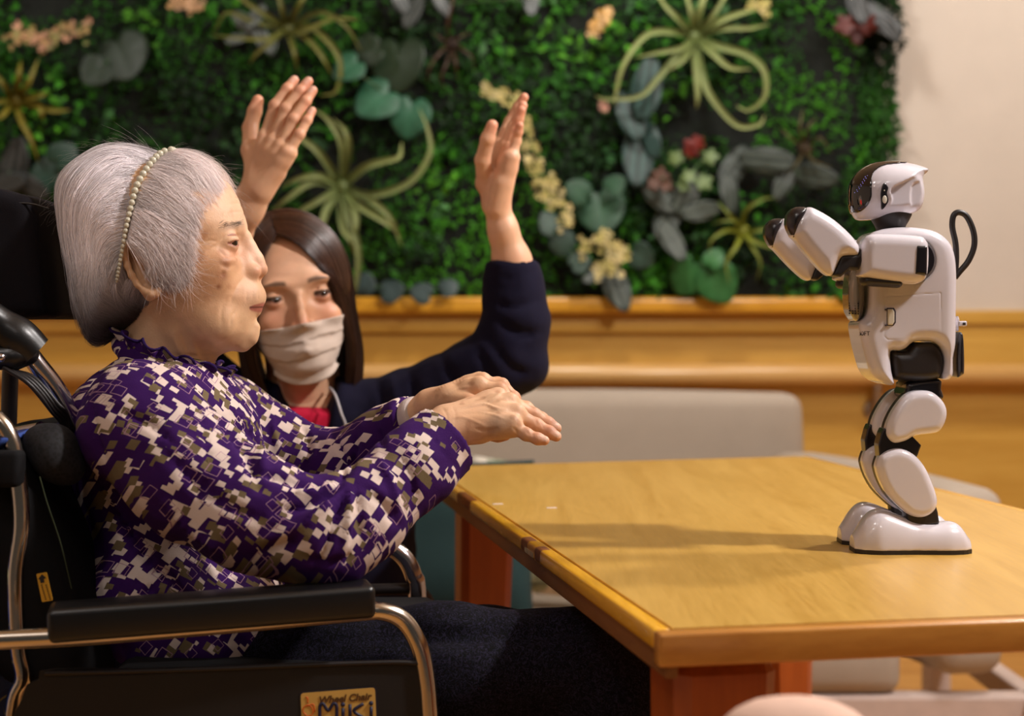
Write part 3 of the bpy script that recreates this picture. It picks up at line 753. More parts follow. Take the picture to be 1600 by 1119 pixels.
broad_plant('dark red star-shaped leaf at the top corner of the planted wall', [(1338, 42, 26, -90), (1355, 38, 18, -20), (1322, 38, 18, 200)], RS, 'lobed')
broad_plant('small red flower head in the striped leaves near the middle of the wall', [(1082, 228, 18, 0), (1078, 236, 13, 60), (1090, 222, 12, -30)], [(116, 26, 16), (150, 40, 24)], 'lobed', 4.34)
broad_plant('rusty brown flower clump beside the dark bluish leaves', [(1030, 275, 16, 0), (1022, 288, 13, 60), (1040, 290, 12, -30)], [(84, 44, 22), (110, 64, 30)], 'lobed', 4.34)
broad_plant('lime green rosettes near the small red flower', [(1108, 245, 15, 0), (1055, 248, 14, 60), (1075, 275, 14, -30), (1098, 285, 16, 30), (1068, 290, 12, 30)], [(84, 118, 54), (140, 164, 90)], 'lobed', 4.35)
# sprays of tiny flowers: each spray a thing, its florets one uncountable part
m_flor = vcol('floret', 0.7)
def spray(label, pts, n, cols, spread=16, D0=4.33):
    o = empty('flower_spray', P(pts[0][0], pts[0][1], D0+0.05), label, 'flowers')
    q = crom([P(x, y, D0) for x, y in pts], 10) if len(pts) > 1 else np.array([P(*pts[0], D0)])
    V, F = tube_np(np.array([p+np.array([0, 0.03, 0]) for p in q]) if len(q) > 1 else [P(pts[0][0], pts[0][1], D0+.06), P(pts[0][0], pts[0][1], D0)], 0.003, 6, 2, smoothit=False)
    obj('stem', mesh_np('stem', V, F, cols=np.tile(lin((70, 90, 40)), (len(V), 1))), m_flor, o)
    r = np.random.default_rng(int(pts[0][0])); Vs, Fs, Cs = [], [], []
    k = 0
    for i in range(n):
        c = q[r.integers(len(q))]+r.normal(0, spread*D0/FPX*0.55, 3)*np.array([1, 0.5, 1]); rad = r.uniform(0.005, 0.011)
        base = np.array(lin(cols[r.integers(len(cols))]))*r.uniform(0.7, 1.2)
        for p_ in range(5):
            a_ = 2*math.pi*p_/5+r.uniform(0, 1); d = np.array([math.cos(a_), r.uniform(-0.6, 0.1), math.sin(a_)]); e = np.array([-math.sin(a_), 0, math.cos(a_)])
            Vs += [c, c+d*rad+e*rad*0.45, c+d*rad*1.4, c+d*rad-e*rad*0.45]; Fs.append([k, k+1, k+2, k+3]); Cs += [base]*4; k += 4
    f = obj('florets', mesh_np('florets', np.array(Vs), np.array(Fs), smooth=False, cols=np.array(Cs)), m_flor, o); f['kind'] = 'stuff'
YF = [(206, 190, 120), (188, 176, 100), (222, 206, 146)]
spray('yellow flower spray beside the raised palm running down from it', [(825, 235), (850, 285), (870, 320), (890, 350)], 60, YF, 14)
spray('cream flower sprig above the raised palm of the woman in the mask', [(760, 140), (775, 150), (800, 160), (820, 200), (838, 235)], 46, YF, 12)
spray('yellow flower cluster beneath the blue-green round leaf', [(915, 385), (940, 375), (965, 390), (975, 400), (940, 420), (955, 430)], 90, YF, 14)
spray('pinkish cream flower cluster at the top edge of the wall above the white-haired woman', [(265, 2), (290, 8), (310, 5)], 34, [(206, 160, 110), (220, 180, 140)], 9)
spray('peach and yellow flower cluster at the corner above the yellowish air plant', [(20, 62), (50, 55), (75, 68), (95, 50), (130, 48)], 70, [(190, 150, 100), (170, 150, 90), (150, 150, 90), (200, 150, 120)], 13)
spray('apricot flower sprig on the wall beside the largest air plant', [(920, 55), (935, 35), (948, 20)], 36, [(200, 150, 70), (214, 176, 120)], 8)
spray('cream blossom at the top edge beside the largest air plant', [(1180, 5), (1195, 10)], 22, YF, 10)
spray('tiny pink bud at the tip of the longest air plant strap', [(943, 165), (944, 170)], 8, [(200, 150, 130)], 5)
# ------------------------------------------------------------------ robot
DR = 1.574
m_white = plain('white_plastic', (212, 206, 213), 0.22, 0.01, 8, coat=0.6, crough=0.06)
m_black = plain('black_plastic', (24, 20, 26), 0.28, 0.1, 8, coat=0.4, crough=0.1)
m_blackg = plain('visor_gloss', (10, 8, 14), 0.08, 0.05, 8, coat=1.0, crough=0.02)
m_matblk = plain('matt_black_plastic', (30, 24, 24), 0.45, 0.1, 20)
m_silver = plain('smoked_chest_plastic', (140, 134, 124), 0.2, 0.06, 8, metal=0.5, coat=0.7)
m_line = plain('dark_seam', (60, 50, 54), 0.6, 0.05)
m_cream = plain('latch_plastic', (206, 198, 180), 0.35, 0.02)
robot = empty('toy_robot', P(1415, 855, DR), 'white and black humanoid toy robot standing on the wooden table with its arms raised', 'robot')
robot.location = (PX(1415, DR), DR, TZ)
def XZ(poly, D): return [(PX(x, D), PZ(y, D)) for x, y in poly]
def dense(poly, n=3, sharp=()):
    """closed smooth outline through the points"""
    p = [np.array(q, float) for q in poly]; m = len(p); out = []
    for i in range(m):
        a, b, c, d = p[i-1], p[i], p[(i+1) % m], p[(i+2) % m]
        for j in range(n):
            t = j/n; out.append(0.5*((2*b)+(-a+c)*t+(2*a-5*b+4*c-d)*t*t+(-a+3*b-3*c+d)*t**3))
    return [tuple(q) for q in out]
def sdf_obj(name, S, m, parent, rel=1, cols=None):
    V, F = S.mesh()
    if rel: V = relax(V, F, rel, 0.4)
    return obj(name, mesh_np(name, V, F), m, parent)
def bounds(poly, D, hy, pad=0.006):
    q = np.array(XZ(poly, D)); return np.array([q[:, 0].min()-pad, D-hy-pad, q[:, 1].min()-pad]), np.array([q[:, 0].max()+pad, D+hy+pad, q[:, 1].max()+pad])
def slab(name, poly, D, hy, r, m, parent=robot, h=0.0009, sm=True, cuts=(), adds=()):
    pl = dense(poly) if sm else poly
    # right-hand outline points were read on the face turned to the camera, left-hand ones on the middle plane
    xs = [q[0] for q in pl]; x0_, x1_ = min(xs), max(xs)
    xz = []
    for x, y in pl:
        t = min(1.0, 1.4*(x-x0_)/(x1_-x0_+1e-9)); d_ = D-max(hy-r, 0)*t; xz.append((PX(x, d_), PZ(y, d_)))
    q = np.array(xz); lo = np.array([q[:, 0].min()-.006, D-hy-.006, q[:, 1].min()-.006]); hi = np.array([q[:, 0].max()+.006, D+hy+.006, q[:, 1].max()+.006])
    S = SDF(lo, hi, h); S.put(pillow_fn(xz, D, hy, r), lo, hi, 1e-5)
    for f in adds: f(S)
    for f in cuts: f(S)
    return sdf_obj(name, S, m, parent)

# --- head
HEADP = dense([(1326, 300), (1330, 283), (1345, 265), (1369, 254), (1404, 252), (1431, 256), (1451, 263), (1451, 269), (1443, 278), (1445, 304), (1439, 326), (1422, 335), (1386, 340), (1345, 344), (1333, 336), (1327, 321)])
HXZ = [(PX(x, DR-0.012*min(1, max(0, (x-1325)/110))), PZ(y, DR-0.006)) for x, y in HEADP]
DN = DR-0.026                                     # depth of the head's near side
def head_shape(extra=0.0):
    def fn(X, Y, Z):
        d2 = poly2d(HXZ, X, Z)[:, None, :]
        # dome: half width shrinks towards the top, front and crown
        hw = 0.034+extra; r = 0.026
        zc, xc = PZ(300, DR), PX(1392, DR)
        shr = np.clip((Z-zc)/0.036, 0, 1)**2*0.010+np.clip((xc-X)/0.044, 0, 1)**2*0.010
        q = d2+r-extra; dy = np.abs(Y-DR)-(hw-shr)+r
        return (np.minimum(np.maximum(q, dy), 0)+np.sqrt(np.maximum(q, 0)**2+np.maximum(dy, 0)**2)-r).astype(np.float32)
    return fn
lo, hi = bounds(HEADP, DR, 0.036)
S = SDF(lo, hi, 0.0009); S.put(head_shape(), lo, hi, 1e-5)
REC = [(1390, 296), (1410, 284), (1443, 273), (1447, 300), (1437, 331), (1412, 333), (1388, 331), (1392, 312)]
WIN = dense([(1424, 292), (1438, 284), (1441, 305), (1436, 324), (1424, 324)])
for s_ in (-1, 1):
    S.put(pillow_fn(XZ(dense(REC), DN), DR+s_*0.042, 0.0135, 0.002), lo, hi, 0.0008, 's')
    S.put(pillow_fn(XZ(WIN, DN), DR+s_*0.0345, 0.0095, 0.002), lo, hi, 0.002, 's')
head = sdf_obj('head', S, m_white, robot)
VIS = dense([(1318, 304), (1322, 278), (1342, 255), (1369, 244), (1404, 246), (1424, 253), (1404, 256), (1386, 258.5), (1372, 265), (1361, 277), (1358, 295), (1357, 311), (1349, 325), (1336, 333), (1322, 326)])
S = SDF(lo, hi, 0.0009); S.put(head_shape(0.0009), lo, hi, 1e-5)
pv = pillow_fn([(PX(x, DR-0.022*min(1, max(0, (x-1335)/30))), PZ(y, DR-0.010)) for x, y in VIS], DR, 0.08, 0.001)
def notv(X, Y, Z): return -pv(X, Y, Z)
S.put(notv, lo-0.05, hi+0.05, 0.0006, 's')
S2fn = head_shape(-0.0035); S.put(S2fn, lo, hi, 0.0005, 's')
sdf_obj('visor', S, m_blackg, head)
m_red = NT('red_eye_lamp').set(Base_Color=lin((170, 30, 20)), Roughness=0.3, Emission_Color=lin((200, 30, 20)), Emission_Strength=0.25).m
def front_y(px, py, near=True, extra=0.0): # surface depth of head side
    X = np.array([[[PX(px, DN)]]]); Z = np.array([[[PZ(py, DN)]]]); ys = np.linspace(DR-0.04, DR, 160)[None, :, None]
    d = head_shape(extra)(X, ys, Z)[0, :, 0]; i = np.argmax(d < 0); return float(ys[0, i, 0])
yv = front_y(1347, 315, extra=0.0009)
V, F = sphere_np((PX(1347, yv), yv, PZ(315.5, yv)), 0.0026, 14, 8, (0.8, 0.35, 1.2)); obj('eye_lamp', mesh_np('eye_lamp', V, F), m_red, head)
m_blue = NT('visor_dots').set(Base_Color=lin((150, 150, 255)), Roughness=0.3, Emission_Color=lin((150, 150, 255)), Emission_Strength=0.6).m
dots = []
for i in range(7):
    for j in range(2):
        x = 1357-j*3-i*2.4; y = 274+i*4.0+j*1.5
        yd = front_y(x, y, extra=0.0009); dots.append(sphere_np((PX(x, DN), yd, PZ(y, DN)), 0.0004, 6, 4))
obj('light_dots', mesh_np('light_dots', *joinl(dots)), m_blue, head)
for s_ in (-1, 1):
    E = dense([(1381, 286), (1388, 293), (1386, 302), (1388, 315), (1378, 328), (1376.5, 315), (1376, 300)], 4)
    yE = front_y(1382, 305); yy = yE if s_ < 0 else 2*DR-yE
    e = slab('ear_panel', E, yy, 0.0022, 0.0012, m_black, head, h=0.0005, sm=False)
    V, F = sphere_np((PX(1381.5, yE), yy+s_*0.0018, PZ(312, yE)), 0.0026, 14, 8, (1, 0.4, 1.7)); obj('ear_button', mesh_np('ear_button', V, F), m_cream, e)
    V, F = sphere_np((PX(1381, yE), yy+s_*0.002, PZ(298, yE)), 0.0008, 8, 6); obj('ear_pin', mesh_np('ear_pin', V, F), m_cream, e)
lathe('neck', [(0.0, -0.016), (0.0145, -0.016), (0.0145, -0.004), (0.016, 0.0), (0.0185, 0.004), (0.0215, 0.010), (0.022, 0.018), (0.0, 0.018)], (PX(1391, DR), DR, PZ(352, DR)), m_matblk, robot)

# --- torso
TOR = [(1345, 384), (1352, 368), (1372, 360), (1404, 356), (1439, 357), (1463, 363), (1481, 377), (1489.5, 395), (1493, 422), (1493, 466), (1492.5, 495), (1492, 537), (1488, 560), (1487, 589), (1471.5, 591.5),
       (1475, 566), (1471.5, 548), (1463, 538), (1454, 533.5), (1437, 533), (1423, 535), (1411.5, 544), (1400, 548), (1386, 549), (1386.5, 573), (1389, 586), (1392, 599.5), (1381.5, 600.5), (1361.5, 591.5), (1350, 576), (1340, 544), (1336, 526), (1333.6, 506), (1346, 492), (1350, 466), (1350, 440), (1344, 415)]
def groove(poly, yc, r=0.00055, closed=True):
    def f(S):
        pts = [np.array([x, yc, z]) for x, z in XZ(poly, DR-THW)]
        if closed: pts.append(pts[0])
        for a, b in zip(pts[:-1], pts[1:]): S.cap(a, b, r, k=0.0003, op='s')
    return f
THW = 0.0365
def shoulder_cut(S):
    for s_ in (-1, 1):
        S.cap((PX(1430, DR-.046), DR+s_*0.030, PZ(406, DR-.046)), (PX(1430, DR-.046), DR+s_*0.05, PZ(406, DR-.046)), 0.0225, k=0.002, op='s')
DOOR = [(1383, 463), (1470, 458), (1471, 524), (1467, 528), (1387, 531), (1382, 526)]
torso = slab('torso', TOR, DR, THW, 0.013, m_white, h=0.0009, cuts=[shoulder_cut, groove(DOOR, DR-THW-0.0002), groove([(1424, 445), (1425, 458)], DR-THW, closed=False), groove([(1437, 528), (1437, 533)], DR-THW, closed=False)])
# latch of the side door
slab('latch_surround', [(1385, 481), (1397, 481), (1400, 486), (1400, 504), (1396, 509.5), (1385, 509.5)], DR-THW+0.0006, 0.0012, 0.0006, m_line, torso, h=0.0005, sm=False)
slab('latch', [(1386.5, 483), (1395, 483), (1397.5, 487), (1397.5, 503), (1394.5, 508), (1386.5, 508)], DR-THW, 0.0016, 0.0008, m_cream, torso, h=0.0005, sm=False)
for y in (484, 508.5): box('latch_hinge', P(1382.5, y+1.2, DR-THW-0.0006)-np.array([0, .001, 0]), P(1386, y-1.2, DR-THW-0.0006)+np.array([0, .001, 0]), m_line, torso)
# smoked chest plate with speaker holes
CH = [(1327, 420), (1340, 420), (1349, 440), (1351, 466), (1347, 494), (1336, 502), (1325, 490), (1321.5, 478), (1321, 450)]
chest = slab('chest_plate', CH, DR, 0.026, 0.014, m_silver, h=0.0009)
hl = []
for i in range(4):
    for j in range(5):
        hl.append(sphere_np((PX(1322.2+i*3.4, DR)+0.0, DR-0.0155-0.0032*i+0.0, PZ(474+j*4+i*0.3, DR)), 0.0009, 8, 5))
obj('speaker_holes', mesh_np('speaker_holes', *joinl(hl)), m_matblk, chest)
# chest lettering
def text_mesh(body, size, ext=0.0002, shear=0.0, off=0.0):
    fc = bpy.data.curves.new('lettering', 'FONT'); fc.body = body; fc.size = size; fc.extrude = ext; fc.shear = shear; fc.offset = off
    tmp = bpy.data.objects.new('lettering', fc); COL.objects.link(tmp); dg = bpy.context.evaluated_depsgraph_get(); me = bpy.data.meshes.new_from_object(tmp.evaluated_get(dg)); bpy.data.objects.remove(tmp)
    return me, np.array([v.co[:] for v in me.vertices])
me, V = text_mesh('SOFT', 0.0062); V[:, 0] -= V[:, 0].max()*0.55
xl = PX(1335.0, DR); Ct = np.array([xl+0.013, DR-THW+0.013, PZ(524, DR)])        # wraps the rounded front edge of the torso
an = math.radians(52)-V[:, 0]/0.0135                                          # angle from the side face round to the front
rad_ = 0.01325+V[:, 2]
W = np.column_stack([Ct[0]-rad_*np.sin(an), Ct[1]-rad_*np.cos(an), Ct[2]+V[:, 1]])
me.vertices.foreach_set('co', W.astype(np.float32).ravel()); me.update(); obj('lettering', me, m_line, torso)
# shoulders
for s_ in (-1, 1):
    lathe('shoulder_disc', [(0, -0.012), (0.021, -0.012), (0.0222, -0.010), (0.0222, 0.006), (0.019, 0.010), (0, 0.010)], (PX(1430, DR-0.046), DR+s_*0.036, PZ(406, DR-0.046)), m_black, robot, 40, (0, s_, 0))
ARM = 0.057
UA = [(1341, 424), (1340, 405), (1342, 388), (1350, 371), (1369, 365.5), (1428, 368), (1444, 373), (1450, 390), (1448, 428), (1438, 441), (1416, 444), (1346, 434)]
FA = [(1233, 366), (1240, 341), (1259.6, 324.5), (1277, 329), (1304, 345), (1327, 365.6), (1340.5, 383), (1342, 395), (1336, 401), (1316, 402.5), (1307, 416), (1299, 430.5), (1286, 426), (1262.5, 402), (1242, 377)]
TIP = [(1227, 352), (1227.5, 340), (1232, 331), (1242, 324), (1259.6, 324.5), (1259.6, 338), (1250, 356), (1240, 373), (1232, 364)]
ELB = [(1312, 400), (1341, 398), (1345, 388), (1347, 407), (1342, 422), (1327, 421), (1311, 433.5), (1298, 431)]
for s_ in (-1, 1):
    D = DR+s_*ARM
    nm = 'near' if s_ < 0 else 'far'
    # outlines were read at the near arm's own depth; the far arm mirrors the near one in real metres
    def at(poly): return [((x-800)*(DR-ARM)/D+800 if s_ > 0 else x, (y-HY)*(DR-ARM)/D+HY if s_ > 0 else y) for x, y in poly]
    dx = 0.0
    if s_ > 0:   # the far forearm swings slightly further forward
        def at(poly, k=(DR-ARM)/D): return [((x-800)*k+800, (y-HY)*k+HY) for x, y in poly]
    slab('upper_arm', at(UA), D, 0.0185, 0.012, m_white)
    slab('shoulder_band', [(q[0], q[1]) for q in at([(1426, 384), (1449, 384), (1448, 431), (1422, 430)])], D-s_*0+s_*0.0012, 0.0185, 0.003, m_black, sm=False, h=0.001)
    c0, c1 = at([(1352, 439)])[0], at([(1401, 442)])[0]
    Sx = SDF(P(c0[0]-20, c0[1]+16, D)-np.array([0, .02, 0]), P(c1[0]+20, c1[1]-16, D)+np.array([0, .02, 0]), 0.0009); Sx.cap(P(*c0, D), P(*c1, D), 0.0052, k=0.001, flat=((0, 1, 0), 2.4)); sdf_obj('arm_pad', Sx, m_matblk, robot)
    slab('elbow_joint', at(ELB), D, 0.013, 0.003, m_matblk, sm=False)
    fa, tp = at(FA), at(TIP)
    if s_ > 0:
        piv = at([(1330, 405)])[0]; an = math.radians(-4)
        rt = lambda q: (piv[0]+(q[0]-piv[0])*math.cos(an)-(q[1]-piv[1])*math.sin(an), piv[1]+(q[0]-piv[0])*math.sin(an)+(q[1]-piv[1])*math.cos(an))
        fa, tp = [rt(q) for q in fa], [rt(q) for q in tp]
    slab('forearm', fa, D, 0.0185, 0.013, m_white)
    o = slab('fingertip_cap', tp, D, 0.0192, 0.0135, m_black)
# --- back
tube('carry_handle', [P(1492, 432, DR), P(1494, 405, DR), P(1493, 380, DR), P(1488, 355, DR), P(1490, 337, DR), P(1499, 332, DR), P(1511, 339, DR), P(1521, 362, DR), P(1522, 385, DR), P(1513, 408, DR), P(1499, 425, DR), P(1492, 434, DR)], 0.0031, m_matblk, robot, 12, 5)
slab('back_pack', [(1488, 588), (1487.5, 555), (1493, 530), (1497, 519), (1504, 523), (1506, 551), (1506, 580), (1503, 586)], DR, 0.024, 0.007, m_black)
slab('back_plate', [(1491, 500), (1496, 492), (1499, 499), (1498, 518), (1492, 518)], DR, 0.012, 0.002, m_white, sm=False)
cn = slab('back_connector', [(1497, 502), (1511, 501.5), (1511, 510), (1497, 510)], DR-0.008, 0.004, 0.001, m_white, sm=False)
slab('connector_socket', [(1504, 504), (1509, 504), (1509, 508), (1504, 508)], DR-0.0115, 0.0012, 0.0003, m_matblk, cn, sm=False, h=0.0004)
# --- hips and legs
slab('hip_block', [(1384, 550), (1412, 548), (1424, 537), (1440, 535), (1456, 537), (1466, 545), (1472, 560), (1472, 576), (1466, 590), (1440, 596), (1392, 592), (1385, 574)], DR, 0.031, 0.010, m_matblk)
V, F = tube_np([P(1440, 596, DR), P(1440, 570, DR)], 0.02, 24, smoothit=False)
lathe('waist_ring', [(0, -0.011), (0.012, -0.011), (0.0195, -0.003), (0.020, 0.004), (0.016, 0.010), (0, 0.010)], (PX(1434, DR), DR, PZ(596, DR)), m_matblk, robot)
slab('pelvis_bracket', [(1414, 596), (1466, 592), (1470, 608), (1472, 624), (1440, 632), (1405, 620), (1408, 606)], DR, 0.026, 0.006, m_black)
LEG = 0.030
THI = [(1421, 613), (1449, 610.5), (1465, 619), (1476, 633), (1478.6, 649), (1472.4, 667), (1461.4, 676), (1430, 680), (1414.5, 688), (1397, 692), (1387, 686.4), (1382, 675), (1387, 655), (1402, 630)]
KNE = [(1374, 676), (1378, 668), (1400, 676), (1424, 680), (1439.5, 696), (1436, 705), (1433, 714.5), (1414.5, 708), (1392.6, 706), (1377, 712), (1371, 716), (1369, 694)]
SHI = [(1367.6, 724), (1374, 710), (1389.5, 701.4), (1408, 700.5), (1427, 710), (1442.6, 727), (1453.6, 749), (1462.4, 774), (1463, 789.6), (1455, 802), (1439.5, 808.4), (1420.8, 805), (1405, 793), (1386.4, 774), (1373.8, 752), (1367.6, 733)]
ANK = [(1412, 798), (1461, 786), (1465, 800), (1467.7, 818), (1442.6, 823), (1414.5, 818)]
for s_ in (-1, 1):
    D = DR+s_*LEG; k = (DR-LEG)/D if s_ > 0 else 1.0
    def at(poly): return [((x-800)*k+800, (y-HY)*k+HY) for x, y in poly]
    # two shells per segment with a dark joint strip between them
    slab('thigh', at(THI), D-0.0055*1, 0.0125, 0.0085, m_white)
    slab('thigh_core', [(q[0]-3, q[1]) for q in at(THI)], D+0.004, 0.0115, 0.004, m_matblk, h=0.001)
    slab('thigh_inner', [(q[0]-2.2, q[1]+0.3) for q in at(THI)], D+0.0125, 0.0055, 0.004, m_white)
    slab('knee_joint', at(KNE), D, 0.011, 0.002, m_black, sm=False)
    slab('shin', at(SHI), D-0.0055, 0.0125, 0.0085, m_white)
    slab('shin_core', [(q[0]-2.5, q[1]) for q in at(SHI)], D+0.004, 0.011, 0.004, m_matblk, h=0.001)
    slab('shin_inner', [(q[0]-2, q[1]) for q in at(SHI)], D+0.0125, 0.0055, 0.004, m_white)
    slab('ankle', at(ANK), D, 0.011, 0.003, m_matblk, sm=False)
    # foot: dome over an oval sole, toe to the left
    x0, x1 = PX(1331, DR-LEG), PX(1512, DR-LEG); zb = TZ
    Lf = x1-x0
    S = SDF((x0-0.006, D-0.035, zb), (x1+0.006, D+0.035, zb+0.06), 0.0009)
    t_ = np.linspace(0, 1, 14)
    topz = np.interp(t_, [0, 0.06, 0.15, 0.25, 0.40, 0.55, 0.72, 0.85, 0.95, 1.0], [0.014, 0.028, 0.041, 0.044, 0.037, 0.030, 0.029, 0.031, 0.027, 0.012])
    tz_f = np.linspace(0, 1, 120); tz_v = smooth1(np.interp(tz_f, t_, topz), 17); hw_v = smooth1(np.interp(tz_f, [0, 0.05, 0.2, 0.5, 0.8, 0.95, 1.0], [0.42, 0.75, 1.0, 0.90, 0.98, 0.82, 0.5]), 13)
    def foot(X, Y, Z):
        t = (X-x0)/Lf; tt = np.clip(t, 0, 1)
        tz = np.interp(tt.ravel(), tz_f, tz_v).reshape(tt.shape)
        hw = 0.0265*np.interp(tt.ravel(), tz_f, hw_v).reshape(tt.shape)
        zz = (Z-zb-0.004)/np.maximum(tz-0.004, 1e-3)
        yv_ = (Y-D)/hw
        g = (np.abs(yv_)**2.6+np.clip(zz, 0, 9)**2.2)**(1/2.4)
        d = (g-1)*np.minimum(tz, hw)*0.8
        d = np.maximum(d, (zb+0.0035)-Z)
        return np.maximum(d, (np.abs(t-0.5)-0.5)*Lf).astype(np.float32)
    S.put(foot, (x0, D-0.03, zb), (x1, D+0.03, zb+0.055), 1e-4)
    S.F[:] = S.F
    V, F = S.mesh(); V = relax(V, F, 12, 0.5)
    ft = obj('foot', mesh_np('foot', V, F), m_white, robot)
    ol = [(x0+Lf*t, D+s*0.0262*np.interp(t, tz_f, hw_v)) for s, ts in ((1, np.linspace(0, 1, 24)), (-1, np.linspace(1, 0, 24))) for t in ts]
    n = len(ol); V = [[x, y, zb] for x, y in ol]+[[x, y, zb+0.0042] for x, y in ol]
    F = [[i, (i+1) % n, n+(i+1) % n, n+i] for i in range(n)]+[list(range(n))[::-1], list(range(n, 2*n))]
    obj('sole', mesh_np('sole', V, F, smooth=False), m_matblk, ft)
# ------------------------------------------------------------------ people: shared builders
from mathutils.bvhtree import BVHTree
m_skin_old = vcol('skin_old', 0.52, 0.10, 0.35, 420, spec=0.45, bd=0.0007)
m_skin_young = vcol('skin_young', 0.45, 0.12, 0.12, 500, spec=0.45)
m_eye = vcol('eye', 0.12, 0.0, 0.0, coat=0.8)
def hairmat(name, rough=0.42, spec=0.5):
    s = NT(name); a = s.n('ShaderNodeAttribute', attribute_name='Col')
    s.set(Base_Color=a.outputs[0], Roughness=rough); s.b.inputs['Specular IOR Level'].default_value = spec; return s.m
m_hair_grey = hairmat('grey_hair', 0.45); m_hair_brown = hairmat('brown_hair', 0.32, 0.6)
MM = 0.001
def gauss(d, s): return np.exp(-(d/s)**2)
def mixc(c, col, f): return c*(1-f[:, None])+np.array(lin(col))[None]*f[:, None]

def build_head(p, h=0.0014):
    """local frame: x forward, y to the person's left, z up; metres"""
    sl = p['slices']; zs = [q[0] for q in sl]
    S = SDF((min(q[2] for q in sl)-0.012, -0.098, min(zs)-0.09), (p['nose'][-1][0]+0.022, 0.098, max(zs)+0.012), h)
    lo = (min(q[2] for q in sl), -0.09, min(zs)); hi = (max(q[1] for q in sl), 0.09, max(zs))
    S.put(loft_fn(zs, [q[1] for q in sl], [q[2] for q in sl], [q[3] for q in sl], p.get('nf', 2.25), 2.0), lo, hi, 0.002)
    for a, b, ra, rb, k, fl in p['neck']: S.cap(a, b, ra, rb, k, flat=fl)
    for a in p.get('bulge', []):
        for s_ in (-1, 1): S.ell((a[0], s_*a[1], a[2]), a[3], a[4])
    ex, ey, ez = p['eye']; R = p.get('eyeR', 0.0122)
    for s_ in (-1, 1):   # sockets
        S.ell((ex+p.get('sock', 0.016), s_*ey, ez+0.001), (0.013, 0.019, 0.0125), 0.012, 's')
    nz = p['nose']; S.chain([(q[0], 0, q[1]) for q in nz], [q[2] for q in nz], 0.007)
    tip = nz[-1]
    wx, wy, wz, wr = p['wing']
    for s_ in (-1, 1):
        S.ell((wx, s_*wy, wz), (wr*1.15, wr*0.85, wr*0.95), 0.004)
        S.ell((wx+p.get('nsx', 0.006), s_*(wy-0.0065), wz-wr*1.0), (0.0045, 0.0024, 0.0030), 0.0015, 's')
    # lids
    for s_ in (-1, 1):
        S.ell((ex, s_*ey, ez), R+0.0017, 0.004)
    # mouth
    mx = p['mouth']  # corner, mid, centre: (x, y, z) of the closing line
    up, low = p['lip']
    for s_ in (-1, 1):
        q = [np.array([a[0], s_*a[1], a[2]]) for a in mx]
        S.chain([q[0]+(-0.002, 0, 0.001), q[1]+(-0.003, 0, up), q[2]+(-0.002, 0, up)], [0.0015, up*1.05, up*1.2], 0.003)
        S.chain([q[0]+(-0.002, 0, -0.001), q[1]+(-0.003, 0, -low), q[2]+(-0.002, 0, -low)], [0.0015, low*1.0, low*1.2], 0.003)
    for s_ in (-1, 1):
        q = [np.array([a[0]+0.003, s_*a[1], a[2]]) for a in mx]
        S.chain(q, [0.0007, 0.0011, 0.0012], 0.0015, 's')
    for (a, b, r, k, op) in p.get('lines', []):
        for s_ in (-1, 1): S.cap((a[0], s_*a[1], a[2]), (b[0], s_*b[1], b[2]), r, k=k, op=op)
    for (a, b, r, k, op) in p.get('mid', []): S.cap(a, b, r, k=k, op=op)
    # lid opening
    gz = p.get('gaze', (1, 0, 0)); yaw = p.get('lidyaw', 0.12)
    for s_ in (-1, 1):
        E = np.array([ex, s_*ey, ez]); f = np.array([math.cos(yaw), s_*math.sin(yaw), -0.05]); f /= np.linalg.norm(f)
        sd = np.cross((0, 0, 1), f); sd /= np.linalg.norm(sd); u = np.cross(f, sd); sd = sd*s_   # sd points outwards
        def slit(X, Y, Z, E=E, f=f, sd=sd, u=u):
            a_, b_, c_ = [(X-E[0])*v[0]+(Y-E[1])*v[1]+(Z-E[2])*v[2] for v in (f, sd, u)]
            r = np.sqrt(a_*a_+b_*b_+c_*c_); az = np.arctan2(b_, a_); el = np.arctan2(c_, np.sqrt(a_*a_+b_*b_))
            t = az/p['slitw']; el0 = p['slittilt']*t+0.03
            op = np.where(el > el0, p['slitup'], p['slitdn'])*(1-np.clip(np.abs(t), 0, 1.5)**2.4)
            d = (np.abs(el-el0)-op)*R
            return np.maximum(np.maximum(d, R+0.0001-r), -a_).astype(np.float32)
        S.put(slit, E-0.018, E+0.02, 0.0006, 's')
    # ears
    if 'ear' in p:
        for s_ in (-1, 1):
            c, ry, rz, rake, th = p['ear']; c = np.array([c[0], s_*c[1], c[2]])
            pts = []
            for a_ in np.linspace(-0.15, 1.2, 12)*math.pi:
                rr = 1.0 if a_ < 4.0 else 0.8
                x = -math.sin(a_)*ry; z = math.cos(a_)*rz
                pts.append(c+np.array([x-math.sin(rake)*z, s_*(0.004-0.004*x/ry), z]))
            S.chain(pts, th, 0.003)
            S.ell(c+np.array([0, -s_*0.001, 0]), (ry*0.85, 0.0035, rz*0.85), 0.004)
            S.ell(c+np.array([ry*0.5, s_*0.002, -rz*0.95]), (0.006, 0.0035, 0.008), 0.004)
            S.ell(c+np.array([ry*0.35, s_*0.006, -rz*0.1]), (0.006, 0.006, 0.008), 0.003, 's')
    V, F = S.mesh(); V = relax(V, F, 1, 0.3)
    return V, F, R
